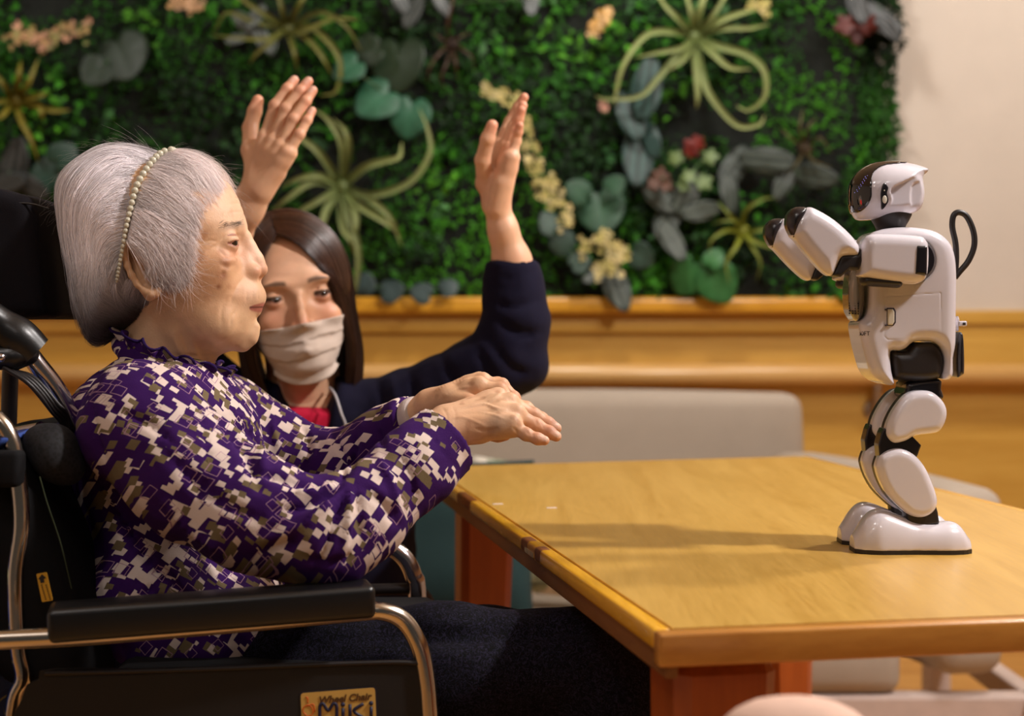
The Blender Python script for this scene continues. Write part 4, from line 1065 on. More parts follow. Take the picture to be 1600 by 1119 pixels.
def eyeballs(p, parent, M, gaze, name='eye'):
    ex, ey, ez = p['eye']; R = p.get('eyeR', 0.0122)
    Mi = np.array(M.to_3x3()); T = np.array(M.translation)
    for s_ in (-1, 1):
        g = Vector(gaze).normalized(); V, F = sphere_np((0, 0, 0), R, 32, 40)
        ang_ = np.arccos(np.clip(V[:, 2]/R, -1, 1)); cols = np.tile(np.array(lin(p.get('sclera', (200, 188, 178)))), (len(V), 1))
        cols[ang_ < 0.50] = lin((24, 14, 10)); cols[ang_ < 0.45] = lin((58, 34, 20)); cols[ang_ < 0.2] = lin((6, 5, 5))
        V[:, 2] += np.where(ang_ < 0.5, 0.0007*(1-(ang_/0.5)**2), 0)
        q = np.array(Vector((0, 0, 1)).rotation_difference(g).to_matrix()); V = V @ q.T+np.array([ex, s_*ey, ez])
        V = V @ Mi.T+T
        obj(name, mesh_np(name, V, F, cols=cols), m_eye, parent)

def hand_sdf(h, W, forearm, mcp, fingers, thumb, back, fr, palm_r=0.011, k=0.007, tendons=True, wr=0.019, wflat=0.72, veins=(), fk=0.003):
    """W wrist centre; forearm list[(pt, r)] leading to the wrist; mcp 4 pts index..little; fingers 4 lists of further joints; back = unit vector out of the back of the hand"""
    pts = [W]+[q for q in mcp]+[q for f in fingers for q in f]+list(thumb)+[q[0] for q in forearm]
    pts = np.array(pts); lo = pts.min(0)-0.035; hi = pts.max(0)+0.035
    S = SDF(lo, hi, h); b = np.array(back, float); b /= np.linalg.norm(b)
    fa = [q[0] for q in forearm]+[W]; fr_ = [q[1] for q in forearm]+[wr]
    S.chain(fa, fr_, 0.01, flat=(b, wflat))
    W = np.array(W)
    ctr = np.mean(mcp, axis=0)
    for i, q in enumerate(mcp):
        q = np.array(q); w0 = W+(q-ctr)*0.33
        S.cap(w0, q-b*0.002, palm_r*1.15, palm_r*0.92, k)
        S.cap(w0-b*0.004, (w0+q)/2-b*0.006, palm_r*0.9, palm_r*0.9, k)
    for i in range(3): S.cap((np.array(mcp[i])*0.8+W*0.2), (np.array(mcp[i+1])*0.8+W*0.2), palm_r*0.85, palm_r*0.85, k)
    # heel and thumb mound
    t0 = np.array(thumb[0]); S.cap(W+(t0-W)*0.2, t0, 0.013, 0.0115, 0.009)
    S.cap(t0, (np.array(mcp[0])+W)/2-b*0.004, 0.010, 0.009, 0.010)
    for i, f in enumerate(fingers):
        ch = [np.array(mcp[i])]+[np.array(q) for q in f]; r = fr[i]
        rs = [r*1.12, r*1.0, r*0.9, r*0.80][:len(ch)]
        S.chain(ch, rs, fk)
        for j in range(1, len(ch)-1): S.ell(ch[j]+b*0.0006, rs[j]*0.99, 0.003)
        S.ell(np.array(mcp[i])+b*0.0035, r*0.95, 0.006)
        if tendons: S.cap(W+(ch[0]-ctr)*0.3+b*0.011, ch[0]+b*0.007, 0.0016, 0.0022, 0.006)
    tr = fr[0]*1.22; ch = [np.array(q) for q in thumb]; S.chain(ch, [tr*1.25, tr*1.08, tr*1.0, tr*0.82][:len(ch)], 0.004)
    for v_ in veins: S.chain(np.array(v_)-b*0.0008, 0.0012, 0.0045)
    V, F = S.mesh(); V = relax(V, F, 1, 0.3)
    return V, F
def hand_cols(V, F, base, fingers, thumb, back, fr, tipcol, nail, blotch=0.0, seed=0):
    N = normals_np(V, F); c = np.tile(np.array(lin(base)), (len(V), 1)); b = np.array(back)/np.linalg.norm(back)
    for i, f in enumerate(list(fingers)+[thumb]):
        tip = np.array(f[-1]); pr = np.array(f[-2]); d = (tip-pr)/np.linalg.norm(tip-pr)
        dist = np.linalg.norm(V-tip, axis=1); c = mixc(c, tipcol, 0.6*gauss(dist, 0.013))
        L = V-tip; along = L@d; r = fr[min(i, 3)]
        nb = b if i < 4 else None
        if nb is not None:
            nb = nb-d*(nb@d); nb /= np.linalg.norm(nb); sd = np.cross(d, nb)
            m = (np.abs(along+0.0005) < 0.0062) & (np.abs(L@sd) < r*0.62) & (L@nb > r*0.35)
            c = mixc(c, nail, 0.8*m.astype(float))
        for q in f[:-1]:
            dq = np.linalg.norm(V-(np.array(q)+b*r*0.8), axis=1); c = mixc(c, tipcol, 0.35*gauss(dq, 0.007))
    if blotch:
        n1 = noise3(V, 0.007, seed); c = mixc(c, (150, 92, 56), blotch*np.clip((n1-0.35)*3, 0, 1)*np.clip(N@b+0.4, 0, 1))
    n2 = noise3(V, 0.02, seed+3); c = c*(1+0.10*n2[:, None]*np.array([0.6, 1, 1]))
    return c

# ------------------------------------------------------------------ the white-haired woman
DO = 1.6; OX, OZ = 250.0, 390.0
def lo_(px, py, ad=0.0): return (PX(px, DO-ad)-PX(OX, DO), PZ(py, DO-ad)-PZ(OZ, DO))   # ad: how far the feature sits off the middle plane
old_sl = [(249, 285, 205, 28), (255, 306, 172, 50), (266, 332, 146, 74), (286, 357, 128, 93), (310, 371, 119, 104), (335, 380, 117, 107), (352, 385, 119, 107), (366, 386, 121, 105), (380, 383, 124, 103), (400, 384, 130, 101),
          (420, 388, 138, 99), (436, 393, 146, 96), (450, 399, 160, 92), (465, 404, 180, 88), (480, 402, 198, 84), (495, 400, 214, 79), (508, 397, 228, 73), (520, 394, 240, 65), (532, 387, 252, 56), (542, 377, 264, 46), (550, 358, 280, 30), (554, 340, 300, 12)]
SL = [(lo_(0, q[0])[1], lo_(q[1], 0)[0], lo_(q[2], 0)[0], q[3]/1500.0) for q in old_sl]
L3 = lambda px, py, dy=0.0: np.array([lo_(px, py, abs(dy))[0], dy, lo_(px, py, abs(dy))[1]])
OP = dict(slices=SL, nf=2.3,
  neck=[(L3(258, 490), L3(260, 600), 0.046, 0.046, 0.012, ((0, 1, 0), 0.95)), (L3(300, 530), L3(296, 600), 0.018, 0.024, 0.016, None), (L3(318, 548, -0.012), L3(310, 600, -0.016), 0.004, 0.005, 0.012, None), (L3(272, 520, -0.040), L3(312, 600, -0.018), 0.006, 0.007, 0.012, None),
    (L3(378, 376, 0.006), L3(388, 424, 0.010), 0.0062, 0.0085, 0.010, None), (L3(378, 376, -0.006), L3(388, 424, -0.010), 0.0062, 0.0085, 0.010, None)], sock=0.0190,
  eye=(lo_(351, 0, 0.038)[0], 0.031, lo_(0, 379, 0.038)[1]), eyeR=0.0120,
  nose=[(lo_(383, 0)[0], lo_(0, 372)[1], 0.0058), (lo_(391, 0)[0], lo_(0, 388)[1], 0.0056), (lo_(400, 0)[0], lo_(0, 405)[1], 0.0066), (lo_(406.5, 0)[0], lo_(0, 421)[1], 0.0080)],
  wing=(lo_(392, 0, 0.018)[0], 0.0125, lo_(0, 424, 0.018)[1], 0.0078),
  mouth=[(lo_(369, 0, 0.025)[0], 0.025, lo_(0, 482, 0.025)[1]), (lo_(393, 0)[0], 0.014, lo_(0, 479.5)[1]), (lo_(401, 0)[0], 0.0, lo_(0, 480)[1])], lip=(0.0026, 0.0042),
  bulge=[((lo_(360, 0)[0]), 0.034, lo_(0, 408)[1], (0.012, 0.014, 0.009), 0.010), (lo_(345, 0)[0], 0.044, lo_(0, 430)[1], (0.016, 0.012, 0.018), 0.014),
         (lo_(345, 0)[0], 0.040, lo_(0, 505)[1], (0.020, 0.012, 0.018), 0.014), (lo_(368, 0)[0], 0.022, lo_(0, 463)[1], (0.013, 0.010, 0.012), 0.010)],
  lines=[],
  mid=[(L3(400, 512, 0), L3(398, 516, 0), 0.004, 0.010, 'u'), (L3(392, 530, 0), L3(380, 540, 0), 0.006, 0.012, 'u'), (L3(392, 462, -0.010), L3(392, 462, 0.010), 0.0112, 0.016, 'u')],
  slitw=0.95, slitup=0.20, slitdn=0.24, slittilt=-0.10, lidyaw=0.34, sclera=(178, 150, 132),
  ear=(L3(224, 420, 0.0655), 0.013, 0.026, 0.42, 0.0032))
V, F, _ = build_head(OP, 0.00125)
def wrinkles(V, F, lst):
    N = normals_np(V, F); Yv = DO-np.abs(V[:, 1]); Xw = V[:, 0]+PX(OX, DO); Zw = V[:, 2]+PZ(OZ, DO); px = 800+FPX*Xw/Yv; py = HY-FPX*(Zw-HC)/Yv
    tot = np.zeros(len(V))
    for pts, w_, dep in lst:
        q = crom(pts, 6) if len(pts) > 2 else np.array([np.array(pts[0])*(1-t)+np.array(pts[1])*t for t in np.linspace(0, 1, 8)])
        d2 = np.full(len(V), 1e9); tt = np.zeros(len(V)); m = (px > q[:, 0].min()-4*w_) & (px < q[:, 0].max()+4*w_) & (py > q[:, 1].min()-4*w_) & (py < q[:, 1].max()+4*w_)
        ix = np.where(m)[0]
        for i in range(len(q)-1):
            a, b = q[i], q[i+1]; e = b-a; t = np.clip(((px[ix]-a[0])*e[0]+(py[ix]-a[1])*e[1])/(e@e+1e-9), 0, 1); d = (px[ix]-a[0]-t*e[0])**2+(py[ix]-a[1]-t*e[1])**2
            k = d < d2[ix]; d2[ix[k]] = d[k]; tt[ix[k]] = (i+t[k])/(len(q)-1)
        tot += dep*np.exp(-d2/w_**2)*np.clip(4*tt, 0.25, 1)*np.clip(4*(1-tt), 0.25, 1)
    return V-N*(tot*MM)[:, None]
V = wrinkles(V, F, [([(383, 432), (372, 445), (364, 462), (360, 480)], 3.5, 0.8), ([(367, 484), (362, 497), (360, 512)], 2.5, 0.7), ([(352, 470), (346, 490), (348, 515)], 3.5, 0.5),
  ([(380, 392), (368, 401), (352, 399), (342, 390)], 2.6, 0.9), ([(372, 410), (357, 417), (343, 411)], 4, 0.8), ([(377, 369), (363, 366), (350, 371), (344, 379)], 2.0, 0.7),
  ([(342, 382), (330, 388), (320, 397)], 2, 0.6), ([(342, 378), (328, 376), (316, 380)], 2, 0.5), ([(351, 423), (346, 433)], 4, 0.9), ([(335, 546), (318, 531), (298, 505)], 6, 1.3),
  ([(296, 520), (306, 550), (316, 580)], 4, -1.6), ([(268, 520), (284, 555), (300, 582)], 4, -1.5), ([(282, 520), (296, 552), (308, 580)], 3, 1.0), ([(386, 322), (372, 318), (355, 320)], 2, 0.4), ([(388, 335), (372, 331), (352, 334)], 2, 0.4),
  ([(404, 455), (403, 470)], 1.6, 0.4), ([(396, 452), (394, 470)], 1.6, 0.4), ([(387, 455), (384, 472)], 1.8, 0.4), ([(378, 500), (380, 520)], 5, 0.2), ([(366, 404), (352, 410), (344, 404)], 5, -0.5)])
def old_cols(V, F):
    N = normals_np(V, F)
    dy = V[:, 1]; Yv = DO-np.abs(dy); Xw = V[:, 0]+PX(OX, DO); Zw = V[:, 2]+PZ(OZ, DO); px = 800+FPX*Xw/Yv; py = HY-FPX*(Zw-HC)/Yv
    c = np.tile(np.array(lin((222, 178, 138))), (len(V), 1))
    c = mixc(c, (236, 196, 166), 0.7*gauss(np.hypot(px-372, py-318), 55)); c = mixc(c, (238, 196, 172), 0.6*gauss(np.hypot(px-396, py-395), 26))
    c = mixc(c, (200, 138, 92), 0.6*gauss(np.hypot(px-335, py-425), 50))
    c = mixc(c, (196, 116, 92), 0.30*gauss(np.hypot((px-362)/1.3, py-396), 14)*(np.abs(dy) < 0.06))
    c = mixc(c, (206, 132, 104), 0.5*gauss(np.hypot(px-408, py-424), 14))
    c = mixc(c, (230, 184, 158), 0.35*gauss(np.hypot(px-392, py-462), 22))
    ad = np.abs(dy)
    ly = 480-np.clip((0.024-ad)/0.024, 0, 1)*0.5
    w = np.clip(1-(ad/0.0255)**2, 0, 1)**0.5
    lip = (w > 0)*(px > 366)*np.clip(1-np.abs(py-(ly+1.0))/(10.0*w+1e-3), 0, 1)
    c = mixc(c, (170, 84, 78), np.clip(lip*2.2, 0, 0.85))
    dk = (w > 0)*(px > 366)*np.clip(1-np.abs(py-ly-0.3)/2.0, 0, 1); c = mixc(c, (70, 24, 22), 0.9*dk)
    n1 = noise3(V, 0.011, 4); n2 = noise3(V, 0.005, 5); n3 = noise3(V, 0.025, 6)
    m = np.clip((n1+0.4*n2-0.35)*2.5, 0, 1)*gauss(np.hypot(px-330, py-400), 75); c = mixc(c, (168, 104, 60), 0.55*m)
    for (x, y, r, s) in ((348, 430, 7, .7), (341, 448, 4, .8), (298, 386, 4, .8), (310, 400, 9, .5), (353, 412, 8, .6), (325, 360, 10, .3), (345, 392, 6, .4)):
        c = mixc(c, (140, 78, 46), s*gauss(np.hypot(px-x, py-y)*(1+0.3*n2), r)*(dy < 0))
    c = c*(1+0.08*n3[:, None])
    c = mixc(c, (150, 150, 150), 0.45*gauss((py-(356-0.25*(px-355)))/1.0, 5)*gauss(px-366, 16)*(ad > 0.008))
    # rims of the lids
    ex, ey, ez = OP['eye']
    for s_ in (-1, 1):
        r = np.linalg.norm(V-np.array([ex, s_*ey, ez]), axis=1); c = mixc(c, (150, 84, 70), 0.8*(r < 0.0134))
    return c
cols = old_cols(V, F)
Mo = Matrix.Translation(Vector(P(OX, OZ, DO)))
T0 = np.array(Mo.translation)
headV, headF, headC = V+T0, F, cols
# --- hands and forearms of the white-haired woman
def emboss(V, F, lst):
    """raise (negative) or press in (positive, mm) soft lines on the side turned to the camera; lines in photo pixels"""
    N = normals_np(V, F); px = 800+FPX*V[:, 0]/V[:, 1]; py = HY-FPX*(V[:, 2]-HC)/V[:, 1]; face_ = np.clip(-N[:, 1]*2+0.6, 0, 1); tot = np.zeros(len(V))
    for pts, w_, dep in lst:
        q = crom(pts, 6) if len(pts) > 2 else np.array([np.array(pts[0])*(1-t)+np.array(pts[1])*t for t in np.linspace(0, 1, 8)])
        D = np.sqrt(((np.column_stack([px, py])[:, None, :]-q[None])**2).sum(-1)); i = D.argmin(1); t = i/(len(q)-1)
        tot += dep*np.exp(-(D.min(1)/w_)**2)*np.clip(4*t, 0.25, 1)*np.clip(4*(1-t), 0.25, 1)
    return V-N*(tot*face_*MM)[:, None]
wr_ = P(700, 664, 1.495); bk = np.array([0.25, -0.62, 0.76]); bk /= np.linalg.norm(bk)
mcp = [P(778, 622, 1.53), P(796, 630, 1.512), P(806, 647, 1.494), P(800, 664, 1.478)]
fing = [[P(822, 638, 1.535), P(846, 654, 1.535), P(860, 663, 1.535)], [P(834, 649, 1.515), P(856, 662, 1.515), P(869, 669, 1.515)], [P(838, 665, 1.495), P(858, 676, 1.493), P(869, 682, 1.492)], [P(822, 679, 1.475), P(840, 686, 1.473), P(851, 688.5, 1.472)]]
frO = [0.0064, 0.0068, 0.0066, 0.0059]
thb = [P(738, 664, 1.515), P(765, 674, 1.515), P(778, 678, 1.512), P(789, 679, 1.508)]
fr = [0.0074, 0.0078, 0.0076, 0.0066]
veins = [[P(722, 640, 1.478), P(745, 632, 1.476), P(765, 634, 1.476), P(782, 624, 1.490)], [P(745, 632, 1.476), P(762, 640, 1.470), P(780, 648, 1.470)], [P(705, 640, 1.487), P(735, 618, 1.495), P(765, 612, 1.505)], [P(738, 655, 1.472), P(760, 656, 1.468), P(778, 662, 1.468)]]
hv, hf = hand_sdf(0.0013, wr_, [(P(655, 707, 1.47), 0.022), (P(675, 688, 1.48), 0.022)], mcp, fing, thb, bk, frO, wr=0.0205, palm_r=0.0125, wflat=0.78)
hv = emboss(hv, hf, [([(712, 640), (735, 635), (757, 632), (775, 638), (790, 640)], 2.4, -1.5), ([(757, 632), (772, 622), (786, 612)], 2.2, -1.3), ([(720, 622), (745, 612), (768, 608), (780, 603)], 2.2, -1.0),
  ([(700, 655), (722, 652), (745, 660), (762, 668)], 2.2, -0.8), ([(750, 645), (770, 648), (788, 655)], 2.0, -1.0), ([(690, 636), (698, 650), (696, 668)], 2.0, 0.6), ([(706, 632), (712, 648), (710, 665)], 2.0, 0.5), ([(735, 668), (760, 673), (785, 668)], 3.0, 0.9),
  ([(822, 672), (827, 680)], 1.6, 0.6), ([(836, 655), (841, 666)], 1.6, 0.6), ([(800, 668), (806, 672), (812, 680)], 2.0, 0.6), ([(830, 675), (834, 683)], 1.5, 0.5), ([(845, 660), (850, 670)], 1.5, 0.5)])
hc = hand_cols(hv, hf, (222, 178, 142), fing, thb, bk, fr, (206, 130, 100), (222, 184, 160), 0.4, 3)
n_ = noise3(hv, 0.03, 9); c_ = np.array(P(775, 660, 1.465)); hc = mixc(hc, (120, 100, 84), 0.55*gauss(np.linalg.norm(hv-c_, axis=1), 0.014)); hc = mixc(hc, (190, 128, 78), 0.5*gauss(np.linalg.norm(hv-np.array(P(745, 668, 1.475)), axis=1), 0.014))
w2 = P(672, 632, 1.60); bk2 = np.array([0.25, -0.35, 0.9])
mcp2 = [P(748, 604, 1.565), P(753, 598, 1.588), P(748, 597, 1.608), P(738, 600, 1.626)]
fing2 = [[P(782, 608, 1.562), P(800, 630, 1.558), P(806, 645, 1.555)], [P(784, 602, 1.588), P(803, 622, 1.585), P(811, 638, 1.58)], [P(778, 600, 1.610), P(800, 620, 1.61), P(808, 634, 1.61)], [P(766, 604, 1.63), P(786, 618, 1.63), P(794, 630, 1.63)]]
thb2 = [P(702, 622, 1.575), P(735, 630, 1.55), P(760, 640, 1.545), P(775, 646, 1.545)]
hv2, hf2 = hand_sdf(0.0014, w2, [(P(630, 665, 1.62), 0.017), (P(648, 650, 1.61), 0.018)], mcp2, fing2, thb2, bk2, frO, wr=0.0175, palm_r=0.0115)
hv2 = emboss(hv2, hf2, [([(676, 616), (700, 600), (730, 592)], 2.2, -0.9), ([(690, 622), (715, 608), (738, 604)], 2.2, -0.7)])
hc2 = hand_cols(hv2, hf2, (218, 172, 134), fing2, thb2, bk2, fr, (200, 126, 96), (222, 184, 160), 0.4, 8)
# hidden upper body of the same skin, so that the figure is whole under its clothes
S = SDF((-0.55, 1.38, 0.45), (0.02, 1.84, 0.90), 0.006)
S.chain([P(258, 600, 1.6), P(250, 700, 1.6), P(270, 900, 1.6)], [0.045, 0.075, 0.085], 0.03, flat=((0, 1, 0), 1.2))
S.chain([P(225, 655, 1.47), P(350, 765, 1.43), P(505, 832, 1.42), P(640, 720, 1.46)], [0.030, 0.026, 0.022, 0.020], 0.02)
S.chain([P(350, 655, 1.74), P(440, 700, 1.73), P(540, 728, 1.70), P(618, 672, 1.62)], [0.028, 0.024, 0.021, 0.016], 0.02)
S.cap(P(225, 675, 1.48), P(340, 675, 1.72), 0.034, 0.034, 0.03)
bv, bf = S.mesh(); bc = np.tile(np.array(lin((216, 170, 124))), (len(bv), 1))
V, F = join_np([(headV, headF), (hv, hf), (hv2, hf2), (bv, bf)])
old = obj('person', mesh_np('person', V, F, cols=np.concatenate([headC, hc, hc2, bc])), m_skin_old)
tag(old, 'white-haired elderly woman in a purple patterned blouse seated in the wheelchair, hands stretched out', 'person')
eyeballs(OP, old, Mo, (1, -0.42, -0.05))

# --- hair
CX, CZ = 225.0, 380.0
outl = [(361, 284), (349, 262), (330, 246), (312, 238), (290, 235), (264, 236), (245, 234), (225, 228), (196, 222), (162, 224), (130, 240), (106, 258), (92, 277), (88, 300), (92, 340), (99, 380), (107, 420), (114, 460), (121, 500), (132, 528), (146, 545),
        (160, 541), (174, 530), (200, 524), (225, 518), (245, 508), (285, 500), (345, 480), (380, 430), (388, 380), (386, 350), (378, 315)]
th_ = np.array([math.atan2(CZ-y, x-CX) for x, y in outl]); rr_ = np.array([math.hypot(x-CX, y-CZ)/1500 for x, y in outl])
o_ = np.argsort(th_); th_, rr_ = th_[o_], rr_[o_]; th_ = np.concatenate([th_-2*math.pi, th_, th_+2*math.pi]); rr_ = np.tile(rr_, 3)
Ch = np.array(P(CX, CZ, DO)); WH = 119/1500
def shell_old(d):
    th = np.arctan2(d[:, 2], d[:, 0]); rho = np.interp(th, th_, rr_); q = np.hypot(d[:, 0], d[:, 2]); L = np.linalg.norm(d, axis=1)
    return 1/np.sqrt((q/L/rho)**2+(d[:, 1]/L/WH)**2+1e-12)
def on_shell(px, py, sgn, s=1.0):
    px, py = np.asarray(px, float), np.asarray(py, float); y = 0*px
    for _ in range(6):                          # true projection: the point seen at (px, py) on the near side
        Yw = DO-y; x = (px-800)*Yw/FPX-Ch[0]; z = HC-(py-HY)*Yw/FPX-Ch[2]; rho = np.interp(np.arctan2(z, x), th_, rr_)*s
        y = 0.5*y+0.5*WH*s*np.sqrt(np.clip(1-(x*x+z*z)/rho**2, 0, 1))
    return Ch+np.stack([x, sgn*y, z], -1)
def grow(p, s, field, steps, ds, rg, shell, C, swell=0.0):
    out = [p.copy()]
    for i in range(steps):
        d = field(p, i/steps); n = p-C; n /= np.linalg.norm(n, axis=1)[:, None]
        d = d-n*(d*n).sum(1)[:, None]; d /= np.linalg.norm(d, axis=1)[:, None]+1e-9
        p = p+d*ds; v = p-C; L = np.linalg.norm(v, axis=1)
        ss = s*(1+swell*i/steps); p = C+v/L[:, None]*(shell(v)*ss)[:, None]; out.append(p.copy())
    return np.stack(out, 1)
def resample(paths, cut, k):
    """cut: fractional index per strand"""
    n, m, _ = paths.shape; t = np.linspace(0, 1, k)[None, :]*cut[:, None]; i = np.clip(t.astype(int), 0, m-2); f = (t-i)[..., None]
    r = np.arange(n)[:, None]; return paths[r, i]*(1-f)+paths[r, i+1]*f
band = [(268, 236.5), (257, 239), (247, 245), (236.6, 256), (224.7, 273), (216, 288), (211, 302), (206, 322), (201, 343), (196, 370), (191, 397), (186, 424), (183, 441)]
bx = np.array([q[0] for q in band]); by = np.array([q[1] for q in band])
def band_x(py): return np.interp(py, by, bx)
rg = np.random.default_rng(3)
def pxy(p):
    Yw = DO-np.abs(p[..., 1]-DO); return 800+FPX*p[..., 0]/Yw, HY-FPX*(p[..., 2]-HC)/Yw
# back section
nB = 17000
t = rg.uniform(0, 1, nB)**0.8; by0 = 238+t*200; x0 = band_x(by0)-np.abs(rg.normal(0, 1, nB))*30*(rg.uniform(0, 1, nB) < 0.62)-rg.uniform(0, 3, nB)
x0 = np.maximum(x0, 112); sg = np.where(rg.uniform(0, 1, nB) < 0.72, -1.0, 1.0); sB = rg.uniform(0.955, 1.0, nB)
nN = 2600; k_ = rg.uniform(0, 1, nN); x0[:nN] = 188+k_*62; by0[:nN] = 455+rg.uniform(-20, 26, nN); sB[:nN] = rg.uniform(0.93, 0.98, nN)
pB = on_shell(x0, by0, sg, 0.97)
ok_ = ((x0-CX)**2+(CZ-by0)**2) < (np.interp(np.arctan2(CZ-by0, x0-CX), th_, rr_)*1500*0.97)**2
pB, sB, sg = pB[ok_], sB[ok_], sg[ok_]; nB = len(pB); cn1 = noise3(pB, 0.009, 91); cn2 = noise3(pB, 0.02, 92); sB = sB+0.020*cn1+0.018*cn2
jit = rg.normal(0, 0.10, (nB, 3)); cl = np.stack([noise3(pB, 0.012, 21+i) for i in range(3)], 1)*0.30+np.stack([noise3(pB, 0.035, 31+i) for i in range(3)], 1)*0.30
def fB(p, t):
    x, y = pxy(p); u = np.clip((x-105)/135, 0, 1); dn = np.clip((y-380)/90, 0, 1)
    D = np.stack([-(u*1.0)*(1-dn)+0.13*dn, 0*x, -(1.02-0.85*u)*(1-dn)-1.0*dn], 1)
    w_ = 0.42*np.stack([noise3(p+sB[:, None]*0.5, 0.028, 41), 0*x, noise3(p+sB[:, None]*0.5, 0.028, 43)], 1)
    return D+jit+cl*(1-0.4*t)+w_
pa = grow(pB, sB, fB, 34, 0.0075, rg, shell_old, Ch, 0.0)
X_, Y_ = pxy(pa)
lim = np.interp(X_[:, :], [100, 130, 150, 185, 240], [505, 538, 555, 536, 516])-np.abs(rg.normal(0, 26, nB))[:, None]
over = (Y_ > lim); cut = np.where(over.any(1), over.argmax(1), 34).astype(float); cut = np.minimum(cut, rg.uniform(14, 34, nB)+0*cut); cut = np.maximum(cut, 4)
pa = resample(pa, cut, 16)
xm, ym = pxy(pa)
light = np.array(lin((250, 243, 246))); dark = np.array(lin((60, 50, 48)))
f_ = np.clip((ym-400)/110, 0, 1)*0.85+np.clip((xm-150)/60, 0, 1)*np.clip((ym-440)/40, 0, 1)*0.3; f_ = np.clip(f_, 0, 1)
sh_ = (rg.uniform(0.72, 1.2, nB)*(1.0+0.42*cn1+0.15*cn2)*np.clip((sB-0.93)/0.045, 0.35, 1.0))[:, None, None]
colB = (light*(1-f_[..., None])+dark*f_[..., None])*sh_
# front section
nF = 9500
t = rg.uniform(0, 1, nF); by1 = 237.5+t**1.1*185; off_ = np.abs(rg.normal(0, 1, nF))*42*(rg.uniform(0, 1, nF) < 0.7)
x1 = band_x(by1)+1+off_; by1 = by1+off_*0.28
hx = lambda y: np.interp(y, [236, 262, 285, 300, 329, 377, 410, 438, 455, 470], [318, 345, 352, 340, 315, 302, 303, 302, 285, 250])
ok_ = ~((x1 < 224) & (by1 > 374) & (by1 < 434)) & (x1 < hx(by1)-8) & (((x1-CX)**2+(CZ-by1)**2) < (np.interp(np.arctan2(CZ-by1, x1-CX), th_, rr_)*1500*0.985)**2)
x1, by1 = x1[ok_], by1[ok_]; nF = len(x1); sg = np.where(rg.uniform(0, 1, nF) < 0.7, -1.0, 1.0); sF = rg.uniform(0.985, 1.03, nF)+0.05*rg.uniform(0, 1, nF)*np.clip((by1-300)/60, 0, 1); fn1 = 0
pF = on_shell(x1, by1, sg, 0.985); fn1 = noise3(pF, 0.008, 93); sF = sF+0.018*fn1; jit2 = rg.normal(0, 0.15, (nF, 3)); cl2 = np.stack([noise3(pF, 0.010, 61+i) for i in range(3)], 1)*0.2
def fF(p, t):
    x, y = pxy(p); dn = np.clip((y-330)/120, 0, 1); D = np.stack([0.80-0.25*dn, 0*x, -0.62-0.35*dn], 1)
    return D+jit2+cl2+0.3*np.stack([noise3(p, 0.022, 71), 0*x, noise3(p, 0.022, 73)], 1)*(0.4+dn[:, None])
pf = grow(pF, sF, fF, 26, 0.006, rg, shell_old, Ch, 0.02)
X_, Y_ = pxy(pf)
over = (X_ > hx(Y_)+6-np.abs(rg.normal(0, 1, nF))[:, None]*np.clip(9+(Y_-300)*0.16, 9, 30)) | (Y_ > 462-np.abs(rg.normal(0, 30, nF))[:, None]); cut = np.where(over.any(1), over.argmax(1), 26).astype(float); cut = np.maximum(np.minimum(cut, rg.uniform(12, 26, nF)), 3)
pf = resample(pf, cut, 16)
colF = np.tile(np.array(lin((250, 238, 236))), (nF, 16, 1))*((rg.uniform(0.75, 1.15, nF)*(1.0+0.3*fn1))[:, None, None])
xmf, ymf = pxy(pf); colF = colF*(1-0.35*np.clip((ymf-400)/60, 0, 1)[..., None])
# loose wisps in front of the ear and along the temple
nG = 420; gx = rg.uniform(232, 300, nG); gy = rg.uniform(350, 440, nG); pg = on_shell(gx, gy, -1.0, 1.03); an = rg.normal(-1.05, 0.35, nG); Lg = rg.uniform(0.012, 0.034, nG)
u = np.linspace(0, 1, 16)[None, :, None]; dg_ = np.stack([np.cos(an), rg.normal(-0.10, 0.2, nG), np.sin(an)], 1); cg = np.stack([-np.sin(an), 0*an, np.cos(an)], 1)*rg.normal(0, 0.35, nG)[:, None]
pgw = pg[:, None, :]+Lg[:, None, None]*(dg_[:, None, :]*u+cg[:, None, :]*u*u)+0.0009*np.sin(u*rg.uniform(4, 12, nG)[:, None, None]+rg.uniform(0, 6, nG)[:, None, None])*u*cg[:, None, :]/0.35
colG = np.tile(np.array(lin((240, 226, 222))), (nG, 16, 1))*rg.uniform(0.6, 1.1, nG)[:, None, None]
# fly-away hairs
nW = 190
tt = rg.uniform(0.25, 2.9, nW); rho = np.interp(tt, th_, rr_); base = Ch+np.stack([np.cos(tt)*rho*0.98, rg.normal(0, 0.02, nW), np.sin(tt)*rho*0.98], 1)
tg = np.stack([-np.sin(tt), rg.normal(0, 0.3, nW), np.cos(tt)], 1)*np.where(tt < 1.35, -1, 1)[:, None]; outd = np.stack([np.cos(tt), rg.normal(0, 0.2, nW), np.sin(tt)], 1)
L_ = rg.uniform(0.006, 0.022, nW)*np.where(rg.uniform(0, 1, nW) < 0.08, 2.0, 1); u = np.linspace(0, 1, 16)[None, :, None]
ca = rg.normal(0.6, 0.35, nW)[:, None, None]
pw_ = base[:, None, :]+tg[:, None, :]*L_[:, None, None]*u+outd[:, None, :]*L_[:, None, None]*(ca*u-0.3*u*u)+np.sin(u*rg.uniform(3, 9, nW)[:, None, None]+1)*0.0012*outd[:, None, :]*u
colW = np.tile(np.array(lin((190, 180, 178))), (nW, 16, 1))
paths = np.concatenate([pa, pf, pgw, pw_]); rad = np.concatenate([rg.uniform(0.00012, 0.00024, nB), rg.uniform(0.00010, 0.00017, nF), np.full(nG, 0.00011), np.full(nW, 0.00006)])
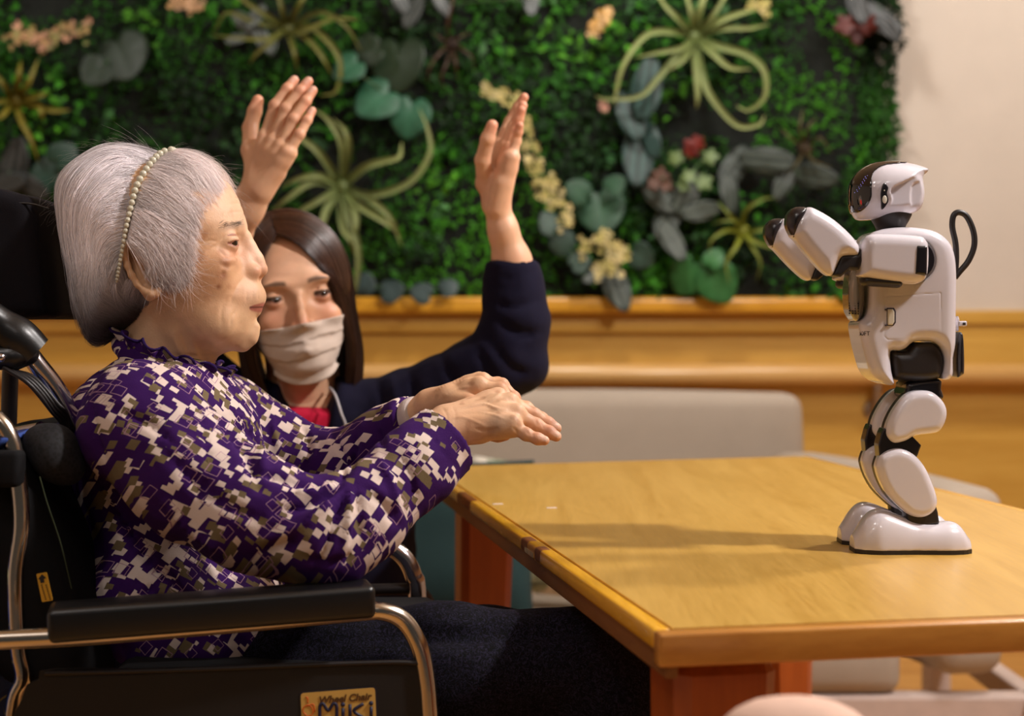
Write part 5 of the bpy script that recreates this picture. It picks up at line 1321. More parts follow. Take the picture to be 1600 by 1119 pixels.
hair = strands('hair', paths, rad, np.concatenate([colB, colF, colG, colW]), m_hair_grey, old); hair['label'] = 'short grey-white hair swept back, darker at the nape'; hair['kind'] = 'stuff'
# under-layer of the hair, so that no scalp shows through the thick back section
nu, nv = 72, 60; V = []; 
for i in range(nv+1):
    for j in range(nu):
        be = -math.pi/2+math.pi*i/nv; t_ = 2*math.pi*j/nu; V.append([math.cos(be)*math.cos(t_), math.sin(be), math.cos(be)*math.sin(t_)])
V = np.array(V); V = Ch+V*(shell_old(V)*0.915)[:, None]
xx, yy = pxy(V)
frontz = (xx >= band_x(yy)-6) & (xx < np.interp(yy, [236, 262, 285, 329, 377, 410], [300, 325, 325, 285, 262, 225])) & (yy < 372)
V[frontz] = Ch+(V[frontz]-Ch)*(0.975/0.915)
inside_ = (xx < band_x(yy)-2) & (yy < 500) | frontz | ((yy > 441) & (xx < 236) & (yy < 498))
F = [[i*nu+j, i*nu+(j+1) % nu, (i+1)*nu+(j+1) % nu, (i+1)*nu+j] for i in range(nv) for j in range(nu)]
F = [f for f in F if all(inside_[q] for q in f)]
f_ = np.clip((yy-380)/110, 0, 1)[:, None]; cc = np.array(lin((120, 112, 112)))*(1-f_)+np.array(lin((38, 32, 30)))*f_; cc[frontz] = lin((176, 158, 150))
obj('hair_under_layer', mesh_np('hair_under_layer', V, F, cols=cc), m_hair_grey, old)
# eyebrow hairs and lashes
nE = 70; xe = rg.uniform(352, 377, nE); ye = 358-0.28*(xe-352)+rg.normal(0, 2, nE); E0 = np.stack([(xe-OX)/1500, -np.interp(xe, [352, 377], [0.046, 0.022]), (OZ-ye)/1500], 1)+T0
bvh = BVHTree.FromPolygons([tuple(v) for v in headV], [tuple(map(int, f)) for f in headF])
def snap(p, C):
    p = Vector(p); C = Vector(C); d = (C-p).normalized(); h_ = bvh.ray_cast(p-d*0.05, d); return np.array(h_[0]) if h_[0] is not None else np.array(p)
E0 = np.array([snap(q, T0+np.array([0.04, 0, 0.02])) for q in E0]); L_ = rg.uniform(0.004, 0.007, nE); dr = np.stack([rg.normal(0.85, 0.15, nE), rg.normal(-0.15, 0.15, nE), rg.normal(0.05, 0.25, nE)], 1)
pe = E0[:, None, :]+dr[:, None, :]*L_[:, None, None]*u[:, ::2][:, :8]
brow = strands('eyebrow', pe, np.full(nE, 0.00012), np.tile(np.array(lin((120, 112, 106))), (nE, 1)), m_hair_grey, old); brow['kind'] = 'stuff'

# --- pearl headband
m_pearl = plain('pearl', (214, 208, 186), 0.22, 0.04, 300, coat=0.6)
q = crom([on_shell(x, y, -1, 1.02) for x, y in band], 6); q2 = q.copy(); q2[:, 1] = 2*DO-q2[:, 1]
arc = np.concatenate([q[::-1], q2[1:]])
hb = tube('headband', arc, 0.0016, m_pearl, old, 8, smoothit=False); hb['label'] = 'thin headband strung with small white pearls'
Ls = np.concatenate([[0], np.cumsum(np.linalg.norm(np.diff(arc, axis=0), axis=1))]); s_ = 0.004; me0 = None
while s_ < Ls[-1]-0.03:
    c = np.array([np.interp(s_, Ls, arc[:, i]) for i in range(3)]); o_ = (c-Ch)/np.linalg.norm(c-Ch)
    fr_s = min(s_, Ls[-1]-s_)/0.1; r = 0.0018+0.0018*min(1, max(0, fr_s))
    if me0 is None: me0 = mesh_np('pearl', *sphere_np((0, 0, 0), 1.0, 14, 9))
    me0.materials.clear(); me0.materials.append(m_pearl)
    b = bpy.data.objects.new('pearl', me0); link(b, hb); b.location = tuple(c+o_*0.0018); b.scale = (r, r, r)
    s_ += 2*r*0.98
# --- blouse of the white-haired woman
def pattern_mat():
    s = NT('blouse_print'); at = s.n('ShaderNodeAttribute', attribute_name='pat')
    nz = s.n('ShaderNodeTexNoise'); nz.inputs['Scale'].default_value = 16; nz.inputs['Detail'].default_value = 1; s.l(at.outputs['Vector'], nz.inputs['Vector'])
    ad = s.n('ShaderNodeVectorMath', operation='MULTIPLY_ADD'); s.l(nz.outputs['Color'], ad.inputs[0]); ad.inputs[1].default_value = (0.009, 0.009, 0); s.l(at.outputs['Vector'], ad.inputs[2])
    def cell(size, rot, off):
        mp = s.n('ShaderNodeMapping'); mp.inputs['Scale'].default_value = (1/size[0], 1/size[1], 1); mp.inputs['Location'].default_value = off
        vr = s.n('ShaderNodeVectorRotate', rotation_type='Z_AXIS'); vr.inputs['Angle'].default_value = rot; s.l(ad.outputs[0], vr.inputs['Vector']); s.l(vr.outputs[0], mp.inputs[0])
        fl = s.n('ShaderNodeVectorMath', operation='FLOOR'); s.l(mp.outputs[0], fl.inputs[0])
        wn = s.n('ShaderNodeTexWhiteNoise', noise_dimensions='2D'); s.l(fl.outputs[0], wn.inputs['Vector'])
        fc = s.n('ShaderNodeVectorMath', operation='FRACTION'); s.l(mp.outputs[0], fc.inputs[0])
        return wn.outputs['Value'], fc.outputs[0]
    base = lin((52, 13, 82)); c = s.mix(0.5, base, base)
    def over(c, size, rot, off, thr, col): 
        w_, f = cell(size, rot, off); return s.mix(s.math('LESS_THAN', w_, thr), c, col), w_, f
    cream, olive = lin((218, 198, 188)), lin((112, 96, 70))
    c, _, _ = over(c, (0.0100, 0.0112), 0.70, (3.1, 1.7, 0), 0.23, cream)
    c, _, _ = over(c, (0.0095, 0.0102), 0.55, (9.1, 4.2, 0), 0.12, olive)
    c, _, _ = over(c, (0.0078, 0.0082), 0.62, (5.5, 8.2, 0), 0.18, cream)
    c, _, _ = over(c, (0.0065, 0.007), 0.45, (1.5, 2.2, 0), 0.09, olive)
    c, _, _ = over(c, (0.009, 0.0085), 0.5, (7.3, 3.3, 0), 0.22, base)
    for (sz, rt, of) in (((0.016, 0.017), 0.6, (2.2, 6.1, 0)), ((0.011, 0.012), 0.8, (4.2, 1.1, 0))):
        w_, f = cell(sz, rt, of); sp = s.n('ShaderNodeSeparateXYZ'); s.l(f, sp.inputs[0])
        dx = s.math('ABSOLUTE', s.math('SUBTRACT', sp.outputs[0], 0.5)); dy = s.math('ABSOLUTE', s.math('SUBTRACT', sp.outputs[1], 0.5)); mx = s.math('MAXIMUM', dx, dy)
        ring = s.math('MULTIPLY', s.math('GREATER_THAN', mx, 0.34), s.math('LESS_THAN', mx, 0.385)); ring = s.math('MULTIPLY', ring, s.math('LESS_THAN', w_, 0.13))
        c = s.mix(ring, c, lin((170, 130, 150)))
    v = s.coord(); fz = s.noise(v, 900, 2)
    s.set(Base_Color=c, Roughness=0.9, Normal=s.bump(fz, 0.35, 0.0008)); s.b.inputs['Specular IOR Level'].default_value = 0.2
    return s.m
m_blouse = pattern_mat()
BL0 = np.array([-0.62, 1.33, 0.52]); 
S = SDF((-0.62, 1.32, 0.53), (0.02, 1.86, 0.93), 0.0032)
tor = [(556, 322, 205, 60), (566, 335, 180, 85), (580, 345, 158, 120), (600, 362, 136, 160), (625, 384, 118, 190), (655, 402, 108, 205), (690, 408, 106, 208), (740, 412, 122, 205), (800, 415, 146, 200), (860, 425, 168, 200), (920, 440, 180, 205), (980, 450, 190, 210), (1045, 440, 205, 205)]
S.put(loft_fn([PZ(q[0], DO) for q in tor], [PX(q[1], DO) for q in tor], [PX(q[2], DO) for q in tor], [q[3]/1500 for q in tor], 2.2, 2.1, yc=DO), (-0.6, 1.4, 0.55), (-0.2, 1.84, 0.93), 0.002)
armN = [P(222, 668, 1.465), P(300, 745, 1.43), P(400, 805, 1.405), P(508, 838, 1.40), P(560, 805, 1.415), P(640, 735, 1.45), P(722, 666, 1.485)]; rN = [0.060, 0.056, 0.051, 0.046, 0.041, 0.037, 0.036]
armF = [P(345, 672, 1.745), P(420, 708, 1.74), P(500, 735, 1.725), P(548, 728, 1.70), P(600, 690, 1.65), P(652, 650, 1.605)]; rF = [0.058, 0.050, 0.044, 0.040, 0.033, 0.026]
S.chain(armN, rN, 0.018); S.chain(armF, rF, 0.018)
S.cap(P(258, 622, 1.57), P(222, 652, 1.48), 0.034, 0.050, 0.02); S.cap(P(285, 622, 1.63), P(345, 650, 1.735), 0.034, 0.050, 0.02)
def cutplane(S, c, n, rad=0.07):
    c = np.array(c, float); n = np.array(n, float); n /= np.linalg.norm(n)
    def fn(X, Y, Z):
        d = -((X-c[0])*n[0]+(Y-c[1])*n[1]+(Z-c[2])*n[2]); rr = np.sqrt((X-c[0])**2+(Y-c[1])**2+(Z-c[2])**2)-rad
        return np.maximum(d, rr).astype(np.float32)
    S.put(fn, c-rad, c+rad, 0.001, 's')
S.cap(P(255, 940, 1.515), P(350, 985, 1.505), 0.072, 0.062, 0.03)
cN = P(697, 688, 1.475); dN = np.array(P(722, 666, 1.485))-np.array(P(640, 735, 1.45)); dN /= np.linalg.norm(dN); cN = np.array(cN)
cutplane(S, cN, dN+np.array([0.02, 0, 0.0]))
cF = np.array(P(647, 655, 1.61)); dF = np.array(P(652, 650, 1.605))-np.array(P(600, 690, 1.65)); dF /= np.linalg.norm(dF)
cutplane(S, cF, dF)
cn = np.array(P(268, 566, DO)); ring_ = [cn+np.array([math.cos(a)*0.051, math.sin(a)*0.053, -0.023*math.cos(a)-0.003]) for a in np.linspace(0, 2*math.pi, 25)]
S.chain(ring_, 0.0065, 0.012)
S.cap(P(262, 480, DO), P(264, 600, DO), 0.046, 0.046, 0.003, 's', flat=((0, 1, 0), 1.0))
V, F = S.mesh(); N = normals_np(V, F)
V = V+N*(0.0022*noise3(V*np.array([1, 1, 0.6]), 0.045, 3)+0.0016*noise3(V, 0.02, 4)+0.0006*noise3(V, 0.008, 5))[:, None]
def pat_coords(V, chains, torso_c):
    """pattern coordinates: along and around the nearest sleeve, or height and girth on the body"""
    best = np.full(len(V), 1e9); uv = np.zeros((len(V), 2))
    for ci, (ch, rs) in enumerate(chains):
        s0 = 0.0
        for i in range(len(ch)-1):
            a, b = np.array(ch[i]), np.array(ch[i+1]); ba = b-a; L = np.linalg.norm(ba); t = np.clip(((V-a)@ba)/L**2, -0.05, 1.05); q = V-a-t[:, None]*ba; d = np.linalg.norm(q, axis=1)-(rs[i]+(rs[i+1]-rs[i])*np.clip(t, 0, 1))
            ba_n = ba/L; up = np.array([0, 1.0, 0]); e1 = up-ba_n*(up@ba_n); e1 /= np.linalg.norm(e1); e2 = np.cross(ba_n, e1)
            an = np.arctan2(q@e2, q@e1); m = np.abs(d) < best
            best = np.where(m, np.abs(d), best); uv[m] = np.column_stack([an*0.045+3*ci, s0+t*L])[m]; s0 += L
    q = V-torso_c; an = np.arctan2(q[:, 0], -q[:, 1]); tm = best > 0.010
    uv[tm] = np.column_stack([an*0.16+10, V[:, 2]])[tm]
    return uv
V = emboss(V, F, [(p_, w_*0.78, d_*1.9) for p_, w_, d_ in [([(541, 745), (512, 775), (470, 792), (430, 800)], 9, 4.5), ([(546, 755), (529, 800), (511, 850), (497, 892)], 8, 4.0), ([(554, 760), (562, 800), (564, 850)], 8, 3.0), ([(536, 748), (482, 757), (430, 745), (380, 725)], 9, 4.0),
  ([(567, 760), (602, 790), (622, 820)], 9, 3.0), ([(543, 752), (502, 795), (455, 830), (410, 845)], 9, -3.5), ([(549, 760), (544, 810), (535, 870)], 8, -3.5), ([(538, 748), (492, 768), (440, 772)], 7, -3.0), ([(470, 870), (520, 880), (560, 860)], 8, 2.5), ([(400, 870), (440, 850), (470, 850)], 9, 2.5),
  ([(300, 622), (320, 680), (324, 740), (304, 800)], 4, 1.8), ([(330, 640), (380, 700), (405, 762)], 10, 4.5), ([(347, 620), (397, 680), (416, 742)], 8, -3.5), ([(160, 760), (210, 850), (280, 930)], 10, 5.0), ([(140, 720), (180, 790), (225, 860)], 8, -3), ([(200, 900), (300, 962), (400, 960)], 8, 4.0),
  ([(620, 700), (642, 745), (652, 792)], 6, 2.5), ([(590, 712), (614, 760), (624, 808)], 7, -2.5), ([(250, 700), (330, 772), (420, 822)], 12, 3.0), ([(240, 760), (300, 830), (370, 875)], 10, -2.5), ([(180, 640), (230, 660), (280, 700)], 8, 2.5), ([(140, 620), (150, 680), (170, 740)], 8, 2.0), ([(652, 653), (686, 697), (718, 741)], 2.0, 1.0),
  ([(470, 658), (482, 700), (470, 740)], 7, 3.0), ([(520, 680), (536, 720), (530, 760)], 6, 3.0), ([(556, 672), (553, 712), (545, 740)], 6, 3.0), ([(590, 668), (600, 700)], 6, 2.0), ([(425, 655), (435, 700)], 6, -2.0)]])
uv = np.column_stack([V[:, 0]+0.5*V[:, 1], V[:, 2]+0.5*V[:, 1]])
bl = obj('blouse', mesh_np('blouse', V, F, uv=uv), m_blouse, old); bl['label'] = 'purple blouse printed with cream and olive squares'
# ruffled collar
m_purple = fabric('purple_edge', (44, 18, 80), None, 900, 0.3)
n = 150; Vr = []; rows = 6; 
for i in range(n):
    a_ = 2*math.pi*i/n; wv = math.sin(a_*17+0.6*math.sin(a_*5))
    for j in range(rows):
        t = j/(rows-1)
        rx = 0.047; ry = 0.050
        front = (math.cos(a_)+1)/2
        base = np.array([math.cos(a_)*(rx+0.006), math.sin(a_)*(ry+0.004), -0.024*math.cos(a_)+0.006-0.004])
        outw = np.array([math.cos(a_), math.sin(a_), 0])
        p = cn+base+outw*(0.0035+0.0075*wv*t+0.003*t)+np.array([0, 0, 0.013*t+0.003*math.cos(a_*17)*t])
        Vr.append(p)
Vr = np.array(Vr); Fr = [[i*rows+j, ((i+1) % n)*rows+j, ((i+1) % n)*rows+j+1, i*rows+j+1] for i in range(n) for j in range(rows-1)]
me = mesh_np('collar_ruffle', Vr, np.array(Fr), uv=np.column_stack([np.repeat(np.arange(n), rows)*0.0028+20, np.tile(np.arange(rows), n)*0.0032]))
ob = obj('collar_ruffle', me, m_blouse, bl); md = ob.modifiers.new('thick', 'SOLIDIFY'); md.thickness = 0.0016
rim = np.array([Vr[i*rows+rows-1] for i in range(n)]+[Vr[rows-1]])
tube('ruffle_edge', rim, 0.0014, m_purple, bl, 6, smoothit=False)
# white under-sleeve at the far wrist
m_undr = fabric('under_sleeve_cloth', (206, 190, 184), None, 900, 0.3)
V, F = tube_np([cF-dF*0.02, cF-dF*0.004, cF+dF*0.008, cF+dF*0.0135], [0.0225, 0.0225, 0.0222, 0.0200], 28, 4); obj('under_sleeve', mesh_np('under_sleeve', V, F), m_undr, old)
# --- trousers
s = NT('trouser_print'); v = s.coord(); vz = s.noise(v, 120, 2, 0.5, 3.0); ln_ = s.math('LESS_THAN', s.math('ABSOLUTE', s.math('SUBTRACT', vz, 0.5)), 0.035)
s.set(Base_Color=s.mix(ln_, lin((4, 3, 7)), lin((34, 31, 50))), Roughness=0.85, Normal=s.bump(s.noise(v, 800, 2), 0.3, 0.0006)); s.b.inputs['Specular IOR Level'].default_value = 0.15; m_trs = s.m
m_trs_dark = fabric('trouser_cloth', (14, 12, 18), None, 900, 0.3)
S = SDF((-0.55, 1.30, 0.03), (0.18, 1.86, 0.72), 0.006)
S.chain([P(255, 1020, 1.55), P(500, 1062, 1.50), P(700, 1052, 1.48), P(905, 1032, 1.49)], [0.074, 0.070, 0.060, 0.050], 0.03)
S.chain([P(905, 1032, 1.49), P(955, 1090, 1.49), P(975, 1300, 1.49), (0.10, 1.48, 0.10)], [0.050, 0.052, 0.046, 0.036], 0.02)
S.chain([P(290, 1000, 1.66), P(560, 1048, 1.68), P(760, 1040, 1.69), P(890, 1026, 1.69)], [0.080, 0.068, 0.056, 0.044], 0.03)
S.chain([P(890, 1026, 1.69), P(915, 1080, 1.69), P(930, 1280, 1.69), (0.09, 1.69, 0.10)], [0.044, 0.046, 0.042, 0.034], 0.02)
S.cap(P(250, 1000, 1.55), P(260, 990, 1.68), 0.078, 0.085, 0.03)
for pts in ([(350, 985, 1.42), (480, 1000, 1.43), (640, 985, 1.44)], [(430, 1030, 1.42), (520, 1000, 1.43)], [(600, 960, 1.50), (660, 950, 1.52)], [(640, 1000, 1.43), (800, 990, 1.44), (900, 985, 1.45)]):
    S.chain([P(*q) for q in pts], 0.006, 0.016, 's')
V, F = S.mesh(); N = normals_np(V, F); V = V+N*(0.004*noise3(V*np.array([0.6, 1, 1]), 0.06, 13)+0.002*noise3(V, 0.025, 14))[:, None]
o = obj('trousers', mesh_np('trousers', V, F), m_trs, old); o['label'] = 'dark navy trousers with a fine curly print'
for y, x in ((1.48, 0.14), (1.69, 0.13)):
    S = SDF((x-0.14, y-0.06, 0.0), (x+0.20, y+0.06, 0.14), 0.005)
    S.chain([(x-0.05, y, 0.045), (x+0.04, y, 0.04), (x+0.12, y, 0.032)], [0.04, 0.038, 0.030], 0.02, flat=((0, 0, 1), 0.85)); S.cap((x-0.045, y, 0.05), (x-0.04, y, 0.11), 0.034, 0.032, 0.02)
    sdf_obj('shoe', S, m_matblk, old)

# ------------------------------------------------------------------ the kneeling woman in the mask
def mmz(z): return z*MM
ysl = [(112, 18, -40, 30), (106, 40, -62, 48), (92, 60, -78, 62), (75, 74, -88, 70), (55, 84, -93, 74), (35, 90, -95, 75.5), (18, 92.5, -96, 75), (8, 91, -96, 74), (-4, 88, -95, 73), (-20, 88, -92, 71.5), (-36, 88.5, -86, 69), (-50, 88, -76, 65), (-62, 88.5, -62, 60), (-75, 88, -46, 53), (-88, 86.5, -28, 44), (-99, 83, -8, 34), (-107, 76, 12, 24), (-112, 66, 30, 12)]
YP = dict(slices=[(a*MM, b*MM, c*MM, d*MM) for a, b, c, d in ysl], nf=2.35,
  neck=[(np.array([-0.012, 0, -0.05]), np.array([-0.03, 0, -0.18]), 0.050, 0.054, 0.014, None)],
  eye=(0.0745, 0.0325, 0.0), eyeR=0.0118,
  nose=[(0.089, 0.004, 0.0055), (0.094, -0.012, 0.0052), (0.100, -0.027, 0.0058), (0.104, -0.036, 0.0074)], wing=(0.0945, 0.0115, -0.0395, 0.0066),
  mouth=[(0.078, 0.025, -0.068), (0.090, 0.013, -0.067), (0.0945, 0, -0.067)], lip=(0.004, 0.0048),
  bulge=[(0.070, 0.040, -0.030, (0.014, 0.016, 0.014), 0.014), (0.082, 0.028, 0.021, (0.008, 0.018, 0.006), 0.010)],
  lines=[((0.086, 0.018, 0.0080), (0.076, 0.046, 0.0085), 0.0010, 0.0025, 's')], sock=0.0185, slitw=1.02, slitup=0.37, slitdn=0.28, slittilt=0.05, lidyaw=0.10, sclera=(205, 190, 182),
  ear=(np.array([-0.005, 0.076, -0.008]), 0.014, 0.027, 0.15, 0.0034))
V, F, _ = build_head(YP, 0.0016)
yawa, roll, pitch = math.radians(13), math.radians(8.5), math.radians(2)
fwd = Vector((math.sin(yawa), -math.cos(yawa), 0.0)); R_ = Matrix(((fwd.x, -fwd.y, 0), (fwd.y, fwd.x, 0), (0, 0, 1)))
# columns: x forward, y left, z up; then roll about the forward axis
B = Matrix((fwd, Vector((0, 0, 1)).cross(fwd), Vector((0, 0, 1)))).transposed()
B = Matrix.Rotation(roll, 3, fwd) @ B
B = B @ Matrix.Rotation(pitch, 3, 'Y')
B3 = np.array(B); cen = np.array(P(466.5, 465, 2.10))-B3 @ np.array([0.088, 0, 0.0]); My = Matrix.Translation(Vector(cen)) @ B.to_4x4()
def young_cols(V, F):
    x, y, z = V[:, 0]*1000, V[:, 1]*1000, V[:, 2]*1000; ay = np.abs(y)
    c = np.tile(np.array(lin((226, 174, 138))), (len(V), 1))
    c = mixc(c, (236, 190, 158), 0.6*gauss(np.hypot(y, z-45), 35)); c = mixc(c, (222, 142, 112), 0.5*gauss(np.hypot(ay-38, z+24), 18))
    c = mixc(c, (232, 160, 134), 0.6*gauss(np.hypot(y, z+36), 10)*(x > 90)); c = mixc(c, (196, 128, 98), 0.5*gauss(np.hypot((ay-32)/1.6, z+10), 7))
    bl_ = 19.5+3.2*(1-((ay-30)/18)**2)
    c = mixc(c, (60, 38, 26), 0.9*np.clip(1-np.abs(z-bl_)/(4.2*np.clip((50-ay)/22, 0.3, 1)), 0, 1)**0.5*(ay > 13)*(ay < 50)*(x > 50)*np.clip((ay-13)/4, 0, 1))
    ex, ey, ez = YP['eye']
    for s_ in (-1, 1):
        d = V-np.array([ex, s_*ey, ez]); r = np.linalg.norm(d, axis=1)
        c = mixc(c, (40, 22, 16), 0.9*((r < 0.0138) & (d[:, 2] > -0.0005) & (d[:, 2] < 0.0058) & (d[:, 0] > 0.002)).astype(float)); c = mixc(c, (150, 92, 76), 0.7*((r < 0.0133) & (d[:, 2] <= -0.0005)).astype(float))
    c = c*(1+0.04*noise3(V, 0.03, 2)[:, None]); return c
yc_ = young_cols(V, F); yv, yf = V @ B3.T+cen, F
# right hand (back seen), forearm behind the white-haired woman's head
back1 = np.array([-0.42, -0.88, 0.20])
mcpA = [P(415, 214, 2.05), P(428, 221, 2.04), P(440, 229, 2.03), P(450, 238, 2.02)]
finA = [[P(430, 165, 2.05), P(449, 139, 2.055), P(460, 125, 2.06)], [P(447, 170, 2.04), P(469, 142, 2.045), P(482, 127, 2.05)], [P(459, 186, 2.03), P(478, 158, 2.035), P(489, 141, 2.04)], [P(468, 210, 2.02), P(480, 188, 2.025), P(488, 173, 2.03)]]
thA = [P(392, 235, 2.06), P(391, 200, 2.08), P(398, 174, 2.085), P(403, 157, 2.085)]
frA = [0.0078, 0.0080, 0.0076, 0.0068]; wA = P(402, 295, 2.04)
av, af = hand_sdf(0.0015, wA, [(P(300, 470, 2.14), 0.036), (P(360, 365, 2.07), 0.030), (P(385, 325, 2.05), 0.025)], mcpA, finA, thA, back1, frA, wr=0.0235, palm_r=0.0125, wflat=0.7)
ac = hand_cols(av, af, (234, 182, 146), finA, thA, back1/np.linalg.norm(back1), frA, (226, 140, 112), (236, 190, 168), 0.0, 4)
# left hand (palm half towards the picture's left)
back2 = np.array([0.80, 0.55, 0.1])
mcpB = [P(779, 228, 2.12), P(788, 231, 2.10), P(796, 236, 2.08), P(800, 246, 2.06)]
finB = [[P(797, 190, 2.125), P(809, 168, 2.12), P(819, 152, 2.115)], [P(802, 198, 2.10), P(811, 178, 2.095), P(817, 165, 2.09)], [P(804, 205, 2.08), P(810, 186, 2.075), P(815, 172, 2.07)], [P(806, 220, 2.06), P(809, 206, 2.055), P(812, 196, 2.05)]]
thB = [P(758, 286, 2.09), P(754, 250, 2.07), P(762, 217, 2.055), P(769, 196, 2.05)]
wB = P(776, 322, 2.09)
bv2, bf2 = hand_sdf(0.0015, wB, [(P(806, 470, 2.11), 0.031), (P(800, 410, 2.10), 0.0285), (P(786, 360, 2.09), 0.0215)], mcpB, finB, thB, back2, frA, wr=0.0190, palm_r=0.0130, wflat=0.85, tendons=False)
bc2 = hand_cols(bv2, bf2, (236, 186, 152), finB, thB, back2/np.linalg.norm(back2), frA, (228, 136, 110), (236, 190, 168), 0.0, 5)
S = SDF((-0.55, 1.95, 0.40), (0.10, 2.45, 1.05), 0.007)
S.chain([P(470, 640, 2.21), P(500, 760, 2.23), P(530, 940, 2.26)], [0.05, 0.08, 0.085], 0.03, flat=((0, 1, 0), 0.8))
S.chain([P(575, 655, 2.19), P(690, 620, 2.16), P(792, 560, 2.12), P(806, 470, 2.11)], [0.034, 0.032, 0.030, 0.028], 0.02)
S.chain([P(380, 670, 2.22), P(310, 600, 2.20), P(280, 540, 2.18), P(300, 470, 2.14)], [0.034, 0.034, 0.034, 0.032], 0.02)
S.cap(P(380, 670, 2.22), P(575, 655, 2.19), 0.035, 0.035, 0.03)
dv, df = S.mesh(); dc = np.tile(np.array(lin((226, 174, 138))), (len(dv), 1))
V, F = join_np([(yv, yf), (av, af), (bv2, bf2), (dv, df)])
yw = obj('person', mesh_np('person', V, F, cols=np.concatenate([yc_, ac, bc2, dc])), m_skin_young)
tag(yw, 'kneeling brown-haired woman in a navy cardigan and pale face mask with both arms raised', 'person')
eyeballs(YP, yw, My, (1.0, 0.30, -0.02))
# mask: cloth laid over the lower face
bvy = BVHTree.FromPolygons([tuple(v) for v in (yv-cen) @ B3], [tuple(map(int, f)) for f in yf])
na, nz = 64, 44; G_ = np.zeros((na, nz, 3)); Rr = np.zeros((na, nz)); A_ = np.linspace(-1.32, 1.32, na)
dirs = np.zeros((na, nz, 3)); ax0 = np.zeros((na, nz, 3))
for i, a_ in enumerate(A_):
    for j in range(nz):
        t = j/(nz-1); q = abs(a_)/1.32
        zt_ = -0.0350-0.004*q+0.006*q**3+0.004*math.sin(a_); zb = -0.122+0.034*q**2.0
        z = zt_+(zb-zt_)*t; d = np.array([math.cos(a_), math.sin(a_), 0]); o_ = np.array([0.015, 0, z]); h_ = bvy.ray_cast(Vector(o_+d*0.16), Vector(-d))
        r = (Vector(h_[0])-Vector(o_)).length if h_[0] is not None else 0.05
        if z < -0.100: r = max(r, 0.052)
        dirs[i, j] = d; ax0[i, j] = o_; Rr[i, j] = r
face = Rr.copy(); Rm = Rr+0.003
for _ in range(26):
    s0 = Rm.copy(); s0[1:-1, 1:-1] = (Rm[:-2, 1:-1]+Rm[2:, 1:-1]+Rm[1:-1, :-2]+Rm[1:-1, 2:])/4; Rm = np.maximum(s0, face+0.0022)
tj = np.linspace(0, 1, nz)[None, :]; qi = np.abs(A_)[:, None]/1.32
Rm = Rm+0.0035*np.clip(1-qi**2, 0, 1)*(np.mod(tj*3.6+0.1*np.sin(A_[:, None]*4), 1.0)-0.3)*np.sin(np.pi*np.clip(tj, 0, 1))**0.5
Vm = (ax0+dirs*Rm[..., None]).reshape(-1, 3); Vm += 0.0012*noise3(Vm*np.array([1, 1, 2.5]), 0.022, 8)[:, None]*dirs.reshape(-1, 3)
Fm = np.array([[i*nz+j, i*nz+j+1, (i+1)*nz+j+1, (i+1)*nz+j] for i in range(na-1) for j in range(nz-1)])
m_mask = fabric('mask_cloth', (226, 208, 194), (210, 190, 176), 900, 0.15)
mk = obj('face_mask', mesh_np('face_mask', Vm @ B3.T+cen, Fm), m_mask, yw); md = mk.modifiers.new('thick', 'SOLIDIFY'); md.thickness = 0.0012; mk['label'] = 'pleated pale beige face mask worn just under the nose'
for s_ in (0, na-1):
    a0 = Vm[s_*nz+2]; a1 = Vm[s_*nz+nz-3]; er = np.array([-0.012, math.copysign(0.083, A_[s_]), -0.005])
    pts = [a0, (a0+er)/2+(0, math.copysign(0.004, A_[s_]), 0.004), er+(-0.006, 0, 0.012), er+(-0.010, 0, -0.012), (a1+er)/2, a1]
    tube('ear_loop', [B3 @ np.array(q)+cen for q in pts], 0.0014, m_mask, mk, 8, 5)
# hair: parted, smooth, shoulder length
thy = np.radians([-180, -150, -120, -90, -60, -30, 0, 20, 40, 60, 75, 90, 110, 130, 150, 180]); ry_ = np.array([103, 104, 104, 100, 92, 90, 90, 96, 102, 103, 103, 103, 106, 108, 106, 103])*MM
Cy = np.array([0, 0, 0.020]); WY = 0.0845
def shell_y(d):
    th = np.arctan2(d[:, 2], d[:, 0]); rho = np.interp(th, thy, ry_); q = np.hypot(d[:, 0], d[:, 2]); L = np.linalg.norm(d, axis=1)
    return 1/np.sqrt((q/L/rho)**2+(d[:, 1]/L/WY)**2+1e-12)
rg = np.random.default_rng(11); nY = 11000
x0 = rg.uniform(-0.085, 0.03, nY); side = np.where(rg.uniform(0, 1, nY) < 0.55, 1.0, -1.0)
part = -0.012                                      # the parting lies slightly to her right
y0 = part+side*np.abs(rg.normal(0, 0.006, nY)); bk_ = rg.uniform(0, 1, nY) < 0.25; y0 = np.where(bk_, rg.uniform(-0.06, 0.06, nY), y0); x0 = np.where(bk_, rg.uniform(-0.095, -0.03, nY), x0)
d0 = np.column_stack([x0, y0, 0.09*np.ones(nY)]); d0[:, 2] = np.sqrt(np.clip(0.103**2-x0**2-(y0*1.2)**2, 0.0004, 1)); sY = rg.uniform(0.965, 1.03, nY)
p = Cy+d0/np.linalg.norm(d0, axis=1)[:, None]*(shell_y(d0)*sY)[:, None]; out = [p.copy()]; clump = np.stack([noise3(p*np.array([1, 0.3, 1]), 0.014, 81+i) for i in range(3)], 1)*0.12+rg.normal(0, 0.03, (nY, 3))
front_ = np.clip((x0-0.02)/0.055, 0, 1)
